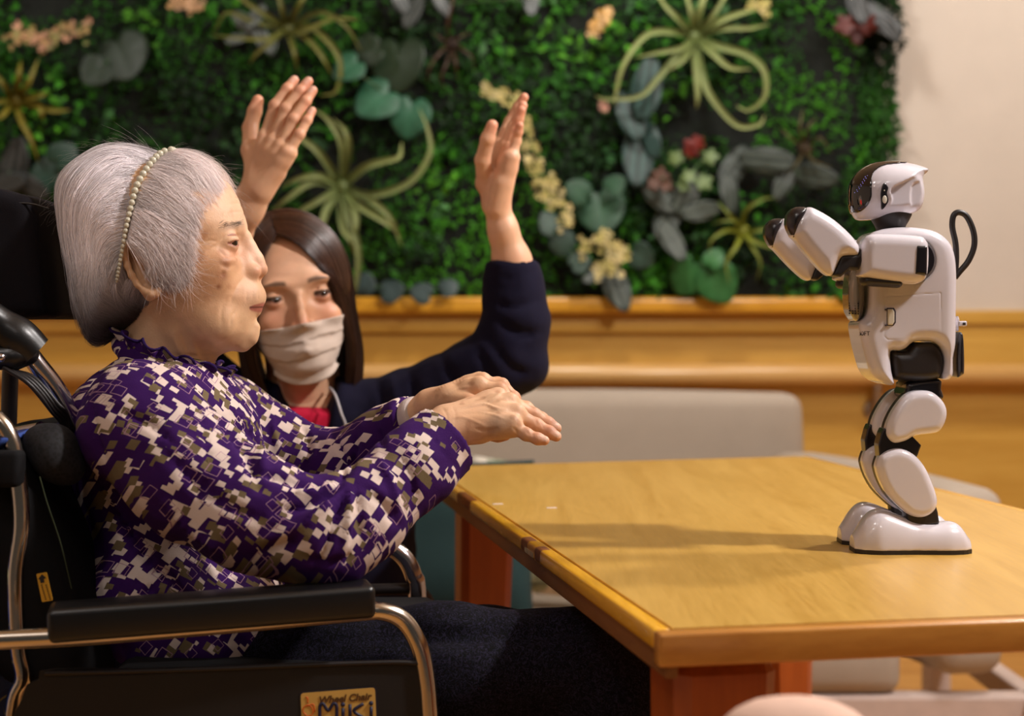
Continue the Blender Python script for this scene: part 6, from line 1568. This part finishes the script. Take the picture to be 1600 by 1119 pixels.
for i in range(40):
    rel = p-Cy; down = rel[:, 2] < -0.012
    sd_ = np.where(bk_, np.sign(p[:, 1]+1e-6), side); D = np.stack([-0.05-0.12*front_*np.clip((rel[:, 2]-0.02)/0.06, 0, 1), sd_*1.0, -0.25+0*sd_], 1)
    D[:, 2] -= np.clip((np.abs(p[:, 1])-0.030)/0.035, 0, 1)*2.4; D = D+clump
    n = rel/np.linalg.norm(rel, axis=1)[:, None]; Dt = D-n*(D*n).sum(1)[:, None]; Dt /= np.linalg.norm(Dt, axis=1)[:, None]+1e-9
    pn = p+Dt*0.0085; v = pn-Cy; pn = Cy+v/np.linalg.norm(v, axis=1)[:, None]*(shell_y(v)*sY)[:, None]
    zrel = np.clip((-rel[:, 2]-0.012)/0.14, 0, 1)
    fall = p+np.stack([0.0006*np.ones(nY)+clump[:, 0]*0.002, -np.sign(p[:, 1])*0.0022*np.clip((zrel-0.55)*3, 0, 1)+clump[:, 1]*0.002, -0.0085*np.ones(nY)], 1)
    p = np.where(down[:, None], fall, pn); out.append(p.copy())
py = np.stack(out, 1); zend = -0.150+rg.normal(0, 0.006, nY); over = py[:, :, 2] < zend[:, None]; cut = np.where(over.any(1), over.argmax(1), 40).astype(float)
py = resample(py, np.maximum(cut, 5), 18)
cb = np.array(lin((62, 34, 20)))*rg.uniform(0.45, 1.35, nY)[:, None]
# the front locks sweep from the parting over the temples and down beside the face
nS = 11000; si = rg.uniform(0, 1, nS)**1.1; sg_ = np.where(rg.uniform(0, 1, nS) < 0.5, 1.0, -1.0)
A1 = np.array([(.070, -.014, .087), (.081, .016, .064), (.084, .044, .023), (.072, .056, -.022), (.048, .066, -.078), (.036, .058, -.140)]); A2 = np.array([(.070, -.018, .087), (.082, -.040, .062), (.082, -.060, .018), (.068, -.067, -.03), (.050, -.071, -.08), (.038, -.062, -.142)])
B1 = np.array([(.0, -.014, .118), (.0, .050, .104), (.0, .082, .040), (-.004, .083, -.03), (-.008, .074, -.09), (-.008, .060, -.148)]); B2 = B1*np.array([1, -1, 1]); B2[0, 1] = -.018
def dens(A): return crom(A, 5)
A1, A2, B1, B2 = map(dens, (A1, A2, B1, B2))
A_s = np.where(sg_[:, None, None] > 0, A1[None], A2[None]); B_s = np.where(sg_[:, None, None] > 0, B1[None], B2[None])
ps = A_s*(1-si[:, None, None])+B_s*si[:, None, None]
mid = np.array([0, 0, 0.02]); bulge_ = 1+0.05*np.sin(np.pi*si)[:, None, None]*np.linspace(1, 0.2, ps.shape[1])[None, :, None]; ps = mid+(ps-mid)*bulge_
ps = ps+(rg.normal(0, 0.0014, (nS, 1, 3))+0.002*np.stack([noise3(np.column_stack([si*0.3, sg_, 0*si]), 0.012, 70+i) for i in range(3)], 1)[:, None, :])*np.linspace(0.6, 1.6, ps.shape[1])[None, :, None]
rel_ = ps.reshape(-1, 3)-Cy; Lr = np.linalg.norm(rel_, axis=1); up_ = rel_[:, 2] > -0.045; Lm = np.maximum(Lr, shell_y(rel_)*np.repeat(rg.uniform(0.985, 1.02, nS), ps.shape[1])); ps = (Cy+rel_/Lr[:, None]*np.where(up_, Lm, Lr)[:, None]).reshape(ps.shape)
rs_l = np.linspace(0, ps.shape[1]-1, 18); i0 = np.clip(rs_l.astype(int), 0, ps.shape[1]-2); ft = (rs_l-i0)[None, :, None]; ps = ps[:, i0]*(1-ft)+ps[:, i0+1]*ft
py = np.concatenate([py, ps]); cb = np.concatenate([cb, np.array(lin((62, 34, 20)))*(rg.uniform(0.5, 1.3, nS)*(1+0.3*noise3(np.column_stack([si*0.3, sg_, 0*si]), 0.02, 77)))[:, None]]); nY = nY+nS
hy_ = strands('hair', (py.reshape(-1, 3) @ B3.T+cen).reshape(py.shape), rg.uniform(0.00022, 0.00034, nY), cb, m_hair_brown, yw, 0.5); hy_['label'] = 'straight dark brown shoulder-length hair with a centre parting'; hy_['kind'] = 'stuff'
# cap under the strands
V = []
for i in range(nv+1):
    for j in range(nu):
        be = -math.pi/2+math.pi*i/nv; t_ = 2*math.pi*j/nu; V.append([math.cos(be)*math.cos(t_), math.sin(be), math.cos(be)*math.sin(t_)])
V = np.array(V); V = Cy+V*(shell_y(V)*0.962)[:, None]; inside_ = (V[:, 2] > -0.06) & ((V[:, 0] < 0.012) | ((V[:, 2] > 0.082-0.35*np.abs(V[:, 1]-part)) & (V[:, 0] < 0.062)))
F = [[i*nu+j, i*nu+(j+1) % nu, (i+1)*nu+(j+1) % nu, (i+1)*nu+j] for i in range(nv) for j in range(nu)]; F = [f for f in F if all(inside_[q] for q in f)]
obj('hair_under_layer', mesh_np('hair_under_layer', V @ B3.T+cen, F, cols=np.tile(lin((34, 20, 14)), (len(V), 1))), m_hair_brown, yw)
# cardigan, shirt, lanyard, trousers
m_navy = fabric('navy_knit', (15, 11, 42), (9, 7, 28), 600, 0.35)
m_shirt = fabric('crimson_shirt', (196, 24, 60), None, 900, 0.2)
def ytorso(S, gr):
    tt = [(618, 505, 432, 30), (632, 522, 420, 60), (645, 535, 405, 130), (665, 548, 395, 185), (700, 560, 392, 205), (780, 575, 400, 195), (880, 590, 410, 185), (1000, 600, 410, 190), (1060, 600, 410, 190)]
    D = 2.22; sc = D/FPX
    S.put(loft_fn([PZ(q[0], D) for q in tt], [D+0.02+0.105*min(1, (q[0]-590)/90)+gr for q in tt], [D-0.035-0.075*min(1, max(0, (q[0]-610)/110))-gr for q in tt], [q[3]*sc+gr for q in tt], 2.2, 2.2), (0, 0, 0), (1, 1, 1), 0.002) if False else None
    for y, hw, dp in ((640, 60, 0.060), (660, 105, 0.075), (700, 125, 0.092), (790, 118, 0.095), (900, 112, 0.098), (1010, 118, 0.105)): pass
    S.chain([P(478, 668, 2.21), P(490, 720, 2.22), P(505, 830, 2.23), P(530, 980, 2.26)], [0.078+gr, 0.092+gr, 0.092+gr, 0.098+gr], 0.03, flat=((1, 0, 0), 1.35))
    S.cap(P(405, 678, 2.21), P(572, 668, 2.19), 0.056+gr, 0.058+gr, 0.04)
S = SDF((-0.52, 2.04, 0.42), (0.0, 2.40, 0.90), 0.006); ytorso(S, -0.006); S.cap(P(474, 640, 2.2), P(474, 600, 2.19), 0.060, 0.058, 0.02); cutplane(S, P(474, 632, 2.18), (0.05, -0.2, 1), 0.12)
sdf_obj('shirt', S, m_shirt, yw)['label'] = 'crimson shirt showing at the neckline'
S = SDF((-0.60, 1.98, 0.40), (0.13, 2.42, 1.05), 0.0055); ytorso(S, 0.0)
slv = [P(575, 668, 2.19), P(640, 640, 2.17), P(700, 614, 2.15), P(750, 590, 2.13), P(795, 556, 2.115), P(808, 500, 2.11), P(804, 450, 2.11), P(799, 395, 2.10)]; rs_ = [0.060, 0.053, 0.052, 0.051, 0.047, 0.042, 0.037, 0.0325]
S.chain(slv, rs_, 0.022); S.cap(P(795, 570, 2.115), P(822, 575, 2.11), 0.040, 0.026, 0.02)
S.chain([P(405, 678, 2.21), P(320, 610, 2.20), P(285, 550, 2.18), P(296, 490, 2.15)], [0.058, 0.052, 0.046, 0.040], 0.022)
cc_ = np.array(P(800, 408, 2.10)); cutplane(S, cc_, (-0.02, 0.0, 1), 0.06)
# neckline opening
S.chain([P(476, 600, 2.12), P(480, 660, 2.09), P(486, 740, 2.085)], [0.045, 0.032, 0.006], 0.006, 's', flat=((0, 1, 0), 2.4))
V, F = S.mesh(); N = normals_np(V, F); V = V+N*(0.003*noise3(V, 0.05, 23)+0.0015*noise3(V, 0.02, 24))[:, None]
V = emboss(V, F, [(p_, w_, d_*1.7) for p_, w_, d_ in [([(590, 600), (600, 640), (598, 690)], 6, 4), ([(612, 592), (622, 640), (618, 690)], 6, -3), ([(640, 585), (650, 630), (645, 680)], 6, 4), ([(690, 560), (715, 610), (720, 650)], 7, 4), ([(740, 535), (765, 585), (775, 620)], 7, 4), ([(760, 530), (800, 575), (830, 585)], 8, 4), ([(775, 500), (810, 520), (846, 520)], 7, 4), ([(770, 470), (800, 480), (838, 470)], 6, 3), ([(766, 428), (800, 434), (836, 426)], 2.5, 1.5), ([(560, 640), (570, 720), (560, 800)], 8, 3)]])
obj('cardigan', mesh_np('cardigan', V, F), m_navy, yw)['label'] = 'dark navy knitted cardigan'
m_cord = plain('lanyard_cord', (190, 186, 190), 0.5, 0.03)
tube('lanyard', [P(515, 606, 2.17), P(524, 618, 2.125), P(533, 645, 2.10), P(541, 672, 2.095), P(540, 740, 2.09), P(515, 830, 2.09)], 0.0018, m_cord, yw, 8, 6)
S = SDF((-0.50, 2.08, 0.0), (0.02, 2.78, 0.55), 0.010)
for x in (470, 590):
    b = P(x, 1000, 2.26); S.chain([b, (b[0], 2.20, 0.10)], [0.085, 0.062], 0.03); S.chain([(b[0], 2.20, 0.085), (b[0], 2.60, 0.065)], [0.060, 0.042], 0.02); S.chain([(b[0], 2.60, 0.055), (b[0], 2.72, 0.05)], [0.04, 0.03], 0.01)
S.cap(P(470, 980, 2.27), P(590, 980, 2.27), 0.09, 0.09, 0.03)
sdf_obj('trousers', S, m_matblk, yw)
# ------------------------------------------------------------------ wheelchair
m_chrome = plain('polished_tube', (206, 200, 205), 0.16, 0.03, 20, metal=1.0)
m_vinyl = plain('black_vinyl', (12, 11, 12), 0.36, 0.1, 60, 0.2, 700, coat=0.2, crough=0.25)
m_blkcloth = fabric('black_cloth', (12, 11, 14), None, 800, 0.3)
m_headrest = fabric('headrest_cloth', (20, 16, 24), (12, 10, 14), 700, 0.3)
m_chrome_tint = plain('floor_tinted_tube', (214, 204, 190), 0.18, 0.03, 20, metal=1.0)  # chrome tinted warm: golden reflection of the floor put into the colour
wc = empty('wheelchair', (PX(300, 1.6), 1.6, 0), 'reclining wheelchair with black pads and bright metal tubes carrying the white-haired woman', 'wheelchair')
# headrest: rounded block
S = SDF(P(-40, 520, 1.68)-np.array([0.02, 0.16, 0]), P(130, 290, 1.68)+np.array([0.02, 0.12, 0.03]), 0.004)
hp = dense([(-30, 330), (-10, 306), (30, 305), (80, 316), (98, 335), (106, 400), (116, 480), (112, 495), (70, 499), (20, 494), (8, 470), (-30, 460)])
S.put(pillow_fn(XZ(hp, 1.66), 1.66, 0.11, 0.016), P(-45, 505, 1.66)-np.array([0, .115, 0]), P(125, 298, 1.66)+np.array([0, .115, 0]), 1e-4)
V, F = S.mesh(); N = normals_np(V, F); V = V+N*(0.0015*noise3(V, 0.04, 3))[:, None]; hd = obj('headrest', mesh_np('headrest', V, F), m_headrest, wc)
tube('headrest_piping', [P(0, 318, 1.553), P(45, 318, 1.553), P(76, 326, 1.553)], 0.0010, m_vinyl, hd, 8, 6)
tube('headrest_post', [P(20, 490, 1.68), P(15, 620, 1.70), P(10, 800, 1.70)], 0.009, m_matblk, wc)
# back cushion
bp = dense([(20, 668), (60, 662), (98, 672), (125, 700), (150, 760), (185, 850), (215, 940), (225, 1010), (120, 1015), (60, 960), (30, 880), (10, 800), (2, 720)])
bounds_ = (P(0, 1015, 1.60)-np.array([.02, .24, .02]), P(225, 655, 1.60)+np.array([.03, .22, .02]))
S = SDF(bounds_[0], bounds_[1], 0.006); S.put(pillow_fn(XZ(bp, 1.60), 1.60, 0.20, 0.03), bounds_[0], bounds_[1], 1e-4)
V, F = S.mesh(); N = normals_np(V, F); V = V+N*(0.003*noise3(V, 0.06, 3))[:, None]; obj('back_cushion', mesh_np('back_cushion', V, F), m_blkcloth, wc)
m_mesh = NT('mesh_cloth'); v = m_mesh.coord((260, 260, 260)); vo = m_mesh.n('ShaderNodeTexVoronoi'); m_mesh.l(v, vo.inputs['Vector']); vo.inputs['Scale'].default_value = 1.0
m_mesh.set(Base_Color=m_mesh.ramp(vo.outputs['Distance'], [(0.3, lin((10, 9, 11))), (0.6, lin((26, 25, 30)))]), Roughness=0.8); m_mesh = m_mesh.m
S = SDF(P(40, 780, 1.42)-np.array([.02, .05, .02]), P(140, 640, 1.42)+np.array([.02, .05, .02]), 0.004); S.ell(P(88, 708, 1.44), (0.020, 0.03, 0.026), 0.01); S.cap(P(60, 690, 1.44), P(110, 735, 1.44), 0.014, 0.012, 0.02)
sdf_obj('mesh_pad', S, m_mesh, wc)
# blue tartan cover hanging behind the backrest
s = NT('tartan'); v = s.coord(); sp = s.n('ShaderNodeSeparateXYZ'); s.l(v, sp.inputs[0])
def stripes(sock, freq, w_, ph=0.0): return s.math('LESS_THAN', s.math('FRACT', s.math('ADD', s.math('MULTIPLY', sock, freq), ph)), w_)
c = s.mix(s.math('MULTIPLY', stripes(sp.outputs[0], 26, 0.45), 0.6), lin((22, 30, 84)), lin((56, 88, 170))); c = s.mix(s.math('MULTIPLY', stripes(sp.outputs[2], 26, 0.4), 0.5), c, lin((56, 88, 170)))
c = s.mix(stripes(sp.outputs[0], 26, 0.06, 0.3), c, lin((210, 210, 170))); c = s.mix(stripes(sp.outputs[2], 26, 0.06, 0.2), c, lin((150, 150, 130)))
s.set(Base_Color=c, Roughness=0.9); m_tartan = s.m
S = SDF((-0.62, 1.36, 0.38), (-0.40, 1.80, 0.86), 0.006)
S.put(pillow_fn(XZ(dense([(-55, 720), (0, 690), (40, 672), (104, 662), (96, 676), (50, 700), (20, 760), (25, 860), (50, 930), (60, 1010), (60, 1119), (50, 1240), (-50, 1240)]), 1.58), 1.58, 0.20, 0.012), (-0.62, 1.36, 0.35), (-0.40, 1.80, 0.86), 1e-4)
V, F = S.mesh(); N = normals_np(V, F); V = V+N*(0.004*noise3(V*np.array([1, 1, 0.3]), 0.03, 9))[:, None]; obj('tartan_cover', mesh_np('tartan_cover', V, F), m_tartan, wc)['label'] = 'blue tartan cloth bag behind the backrest'
tube('seam', [P(62, 745, 1.388), P(75, 790, 1.385), P(95, 850, 1.385), (P(112, 920, 1.385))], 0.0006, plain('green_thread', (44, 54, 24), 0.8), wc, 6)
# push handle with black grip and brake cables
pt = [P(128, 690, 1.50), P(95, 620, 1.49), P(60, 572, 1.48), P(35, 545, 1.475), P(-30, 500, 1.46)]
tube('push_handle', pt, 0.0095, m_chrome, wc, 16, 6)
tube('grip', [P(52, 553, 1.478), P(25, 528, 1.472), P(-5, 505, 1.465), P(-50, 470, 1.45)], [0.0195, 0.021, 0.017, 0.015], m_vinyl, wc, 16, 6)
S = SDF(P(-30, 585, 1.47)-np.array([.01, .03, .01]), P(60, 520, 1.47)+np.array([.01, .03, .01]), 0.003); S.chain([P(45, 555, 1.47), P(20, 558, 1.465), P(-25, 560, 1.46)], [0.010, 0.012, 0.012], 0.006); sdf_obj('brake_lever_mount', S, m_vinyl, wc)
V, F = sphere_np(P(1, 559, 1.448), 0.005, 12, 8); obj('bolt', mesh_np('bolt', V, F), m_chrome, wc)
for k in range(4):
    tube('brake_cable', [P(5+k*6, 574+k*2, 1.455+k*0.004), P(45+k*3, 600-k*3, 1.455+k*0.004), P(80+k*3, 642-k*4, 1.47), P(98+k*3, 668-k*4, 1.48), P(95+k*3, 720, 1.49)], 0.0022, m_matblk, wc, 8, 6)
# curved tubes on the near side of the backrest
tube('back_tube', [P(-40, 640, 1.40), P(-5, 655, 1.40), P(18, 690, 1.40), P(27, 740, 1.40), P(33, 820, 1.40), P(24, 900, 1.40), P(28, 1010, 1.40), P(36, 1060, 1.40), P(20, 1110, 1.40), P(10, 1300, 1.40)], 0.0080, m_chrome_tint, wc, 16, 6)
cushion('strap', P(-20, 760, 1.39)-np.array([0, .012, 0]), P(34, 704, 1.39)+np.array([0, .015, 0]), m_blkcloth, wc, 0.005, 0.001)
tube('cross_tube', [P(26, 678, 1.52), P(64, 671, 1.50)], 0.008, m_chrome, wc, 14, smoothit=False)
# near armrest: black pad on a bent bright tube
def armrest(Da, Db, far=False):
    f_ = (lambda x: Da+(Db-Da)*(x/640.0))
    if not far: pad0, pad1 = P(76, 973, f_(76)-0.006), P(582, 934, f_(578)-0.006)
    hw, hh = 0.019, 0.0145
    d = np.array(pad1)-np.array(pad0); L = np.linalg.norm(d)
    V, F = box_np((0, -0.024, -hh), (L, 0.024, hh), 0.006, 4); e1 = d/L; e2 = np.cross((0, 0, 1), e1); e2 /= np.linalg.norm(e2); e3 = np.cross(e1, e2)
    W = np.array([pad0+p[0]*e1+p[1]*e2+p[2]*e3 for p in V]); me = mesh_np('armrest_pad', W, F); obj('armrest_pad', me, m_vinyl, wc)
armrest(1.30, 1.38)
tube('arm_tube', [P(-40, 1002, 1.28), P(150, 992, 1.30), P(400, 972, 1.34), P(560, 957, 1.36), P(600, 956, 1.365), P(632, 972, 1.37), P(655, 1010, 1.37), P(666, 1060, 1.37), P(672, 1130, 1.37), P(690, 1400, 1.37)], 0.0082, m_chrome_tint, wc, 20, 6)
# far armrest
tube('arm_tube', [P(380, 858, 1.80), P(560, 850, 1.80), P(600, 852, 1.80), P(630, 870, 1.80), P(646, 900, 1.80), P(652, 940, 1.80), P(656, 1200, 1.80)], 0.0105, m_chrome, wc, 16, 6)
cushion('armrest_pad', (P(390, 870, 1.80)-np.array([0, .03, 0])), (P(590, 838, 1.80)+np.array([0, .03, 0])), m_vinyl, wc, 0.01, 0.001)
tube('far_rail', [P(430, 925, 1.80), P(656, 920, 1.80)], 0.007, m_matblk, wc, 12, smoothit=False)
# side panel and its label
def on_panel(x, y): return P(x, y, 1.305+0.06*(x/640.0))
sp_ = dense([(34, 1092), (60, 1062), (84, 1046), (300, 1046), (560, 1036), (650, 1036), (662, 1048), (668, 1119), (680, 1260), (28, 1270)], 3)
n = len(sp_); A = [on_panel(x, y) for x, y in sp_]; Bk = [q+np.array([0, 0.004, 0]) for q in A]
V = np.array(A+Bk); F = [list(range(n)), list(range(n, 2*n))[::-1]]+[[i, n+i, n+(i+1) % n, (i+1) % n] for i in range(n)]
pan = obj('side_panel', mesh_np('side_panel', V, F, smooth=False), plain('dark_panel', (16, 13, 12), 0.6, 0.2, 12), wc)
tube('panel_edge', [on_panel(x, y)-np.array([0, 0.001, 0]) for x, y in ((70, 1052), (300, 1046), (560, 1036), (648, 1036), (662, 1048), (666, 1110))], 0.0022, m_matblk, pan, 8, 4)
def quad_slab(name, corners, th, m, parent, round_=0.0):
    """thin plate through four corners (tl, tr, br, bl) with rounded corners"""
    c = [np.array(q) for q in corners]; nrm = np.cross(c[1]-c[0], c[3]-c[0]); nrm /= np.linalg.norm(nrm)
    if nrm[1] > 0: nrm = -nrm
    pts = []
    for i in range(4):
        a, b, d = c[i-1], c[i], c[(i+1) % 4]; u1 = (a-b)/np.linalg.norm(a-b); u2 = (d-b)/np.linalg.norm(d-b)
        for k in range(5):
            t = k/4; pts.append(b+u1*round_*(1-t)**2+u2*round_*t**2)
    n = len(pts); V = np.array([p+nrm*th for p in pts]+pts)
    F = [list(range(n)), list(range(n, 2*n))[::-1]]+[[i, n+i, n+(i+1) % n, (i+1) % n] for i in range(n)]
    return obj(name, mesh_np(name, V, F, smooth=False), m, parent), nrm
LB = [(470, 1083), (586, 1074), (589, 1142), (472, 1150)]
m_lab0 = plain('label_border', (20, 20, 40), 0.5, 0.02); m_lab = plain('label_face', (206, 164, 84), 0.45, 0.03)
quad_slab('label_border', [on_panel(x+dx, y+dy)-np.array([0, .0006, 0]) for (x, y), (dx, dy) in zip(LB, ((-2, -2), (3, -2), (3, 2), (-2, 2)))], 0.0003, m_lab0, pan, 0.003)
lb, nrm = quad_slab('label', [on_panel(x, y)-np.array([0, .0010, 0]) for x, y in LB], 0.0003, m_lab, pan, 0.003)
o0 = np.array(on_panel(*LB[0])); ex_ = np.array(on_panel(*LB[1]))-o0; ex_ /= np.linalg.norm(ex_); ez_ = np.cross(ex_, (0, 1, 0)); ez_ = -ez_ if ez_[2] < 0 else ez_
nn = -np.cross(ex_, ez_); nn = nn if nn[1] < 0 else -nn
m_t1 = plain('label_brown', (86, 52, 20), 0.5, 0.02); m_t2 = plain('label_navy', (20, 20, 56), 0.5, 0.02); m_t3 = plain('label_orange', (210, 96, 20), 0.5, 0.02)
def text(name, body, px, py, size, m, parent, shear=0.0, off=0.0, sx=1.0, origin=None):
    fc = bpy.data.curves.new(name, 'FONT'); fc.body = body; fc.size = size; fc.extrude = 0.00015; fc.shear = shear; fc.offset = off
    tmp = bpy.data.objects.new(name, fc); COL.objects.link(tmp); dg = bpy.context.evaluated_depsgraph_get(); me = bpy.data.meshes.new_from_object(tmp.evaluated_get(dg)); bpy.data.objects.remove(tmp)
    V = np.array([v.co[:] for v in me.vertices])
    c = np.array(on_panel(px, py)) if origin is None else np.array(origin)
    W = c+V[:, :1]*sx*ex_+V[:, 1:2]*ez_+(V[:, 2:3]+0.0018)*nn
    me.vertices.foreach_set('co', W.astype(np.float32).ravel()); me.update(); me.name = name
    return obj(name, me, m, parent)
text('lettering', 'Wheel Chair', 497, 1099, 0.0088, m_t1, lb, 0.25, 0.00025)
def strokes(name, polys, r, m, parent):
    ps = []
    for pl in polys: ps.append(tube_np([on_panel(x, y)-np.array([0, .0014, 0]) for x, y in pl], r, 6, 4))
    obj(name, mesh_np(name, *joinl(ps)), m, parent)
strokes('lettering', [[(500, 1126), (500, 1104), (505, 1099), (513, 1110), (521, 1099), (526, 1103), (526, 1125)], [(536, 1106), (536, 1124)], [(547, 1100), (547, 1123)], [(568, 1099), (553, 1110), (568, 1121)], [(580, 1104), (580, 1121)]], 0.0015, m_t2, lb)
ds = [sphere_np(on_panel(x, y)-np.array([0, .0014, 0]), 0.0021, 10, 6) for x, y in ((536, 1100.5), (580, 1098.5))]; obj('lettering', mesh_np('lettering', *joinl(ds)), m_t2, lb)
strokes('wheelchair_sign', [[(478, 1089), (481, 1090), (481, 1098)], [(480, 1103), (490, 1100), (492, 1112)], [(481, 1119), (474, 1112), (475, 1105), (482, 1101), (488, 1106), (489, 1115), (481, 1119)]], 0.0006, m_t3, lb)
# yellow caution tag on the backrest
m_tag = plain('tag_yellow', (196, 142, 34), 0.5, 0.03)
def on_tag(x, y): return P(x, y, 1.372)
tg_, _ = quad_slab('caution_tag', [on_tag(57, 897), on_tag(73, 894), on_tag(83, 938), on_tag(66, 941)], 0.0006, m_tag, wc, 0.001)
ar = [(60, 905), (66, 897), (73, 903), (69, 904), (70, 910), (64, 911), (63, 905)]
V = np.array([on_tag(x, y)-np.array([0, .0012, 0]) for x, y in ar]); obj('arrow_mark', mesh_np('arrow_mark', V, [list(range(len(ar)))], smooth=False), m_matblk, tg_)
mk = []
for i in range(8):
    for x_ in (64+i*0.9, 71+i*0.9):
        y_ = 914+i*3.1; q = [(x_, y_), (x_+2.8, y_-0.4), (x_+3.0, y_+0.4), (x_+0.2, y_+0.8)]; mk.append(([on_tag(a, b)-np.array([0, .0011, 0]) for a, b in q], [[0, 1, 2, 3]]))
        q = [(x_+1.2, y_-0.8), (x_+2.0, y_-0.9), (x_+2.4, y_+1.4), (x_+1.5, y_+1.5)]; mk.append(([on_tag(a, b)-np.array([0, .0011, 0]) for a, b in q], [[0, 1, 2, 3]]))
obj('print_marks', mesh_np('print_marks', *joinl(mk), smooth=False), m_matblk, tg_)
# seat, wheels and footrest below the frame
box('seat', P(170, 1075, 1.40), (PX(650, 1.40), 1.78, PZ(1062, 1.40)+0.01), m_blkcloth, wc, bev=0.012)
m_tyre = plain('grey_tyre', (60, 60, 62), 0.7, 0.05)
def wheel(c, r, name):
    a_ = np.linspace(0, 2*math.pi, 41); pts = [(c[0]+r*math.cos(t), c[1], c[2]+r*math.sin(t)) for t in a_]
    V, F = tube_np(pts, 0.012, 10, smoothit=False); wh = obj(name, mesh_np(name, V, F), m_tyre, wc)
    sp2 = [tube_np([c, (c[0]+r*math.cos(t), c[1], c[2]+r*math.sin(t))], 0.0025, 6, smoothit=False) for t in np.linspace(0, 2*math.pi, 13)[:-1]]; sp2.append((lambda q: q)(sphere_np(c, 0.02, 12, 8)))
    obj('spokes', mesh_np('spokes', *joinl(sp2)), m_chrome, wh)
for y in (1.34, 1.84):
    wheel((PX(170, 1.5), y, 0.155), 0.142, 'rear_wheel'); wheel((PX(640, 1.5), y, 0.075), 0.062, 'front_caster')
    tube('lower_frame', [(PX(10, 1.4), y+0.03 if y < 1.6 else y-0.03, 0.66 if False else 0.30), (PX(170, 1.5), y, 0.155), (PX(640, 1.5), y, 0.16), (PX(690, 1.4), y, 0.40)], 0.010, m_chrome, wc, 12, 6)
    tube('caster_fork', [(PX(640, 1.5), y, 0.075), (PX(645, 1.5), y, 0.17)], 0.008, m_chrome, wc, 10, smoothit=False)
tube('cross_brace', [(PX(170, 1.5), 1.34, 0.155), (PX(170, 1.5), 1.84, 0.155)], 0.009, m_chrome, wc, 10, smoothit=False)
tube('cross_brace', [(PX(640, 1.5), 1.34, 0.16), (PX(640, 1.5), 1.84, 0.16)], 0.009, m_chrome, wc, 10, smoothit=False)
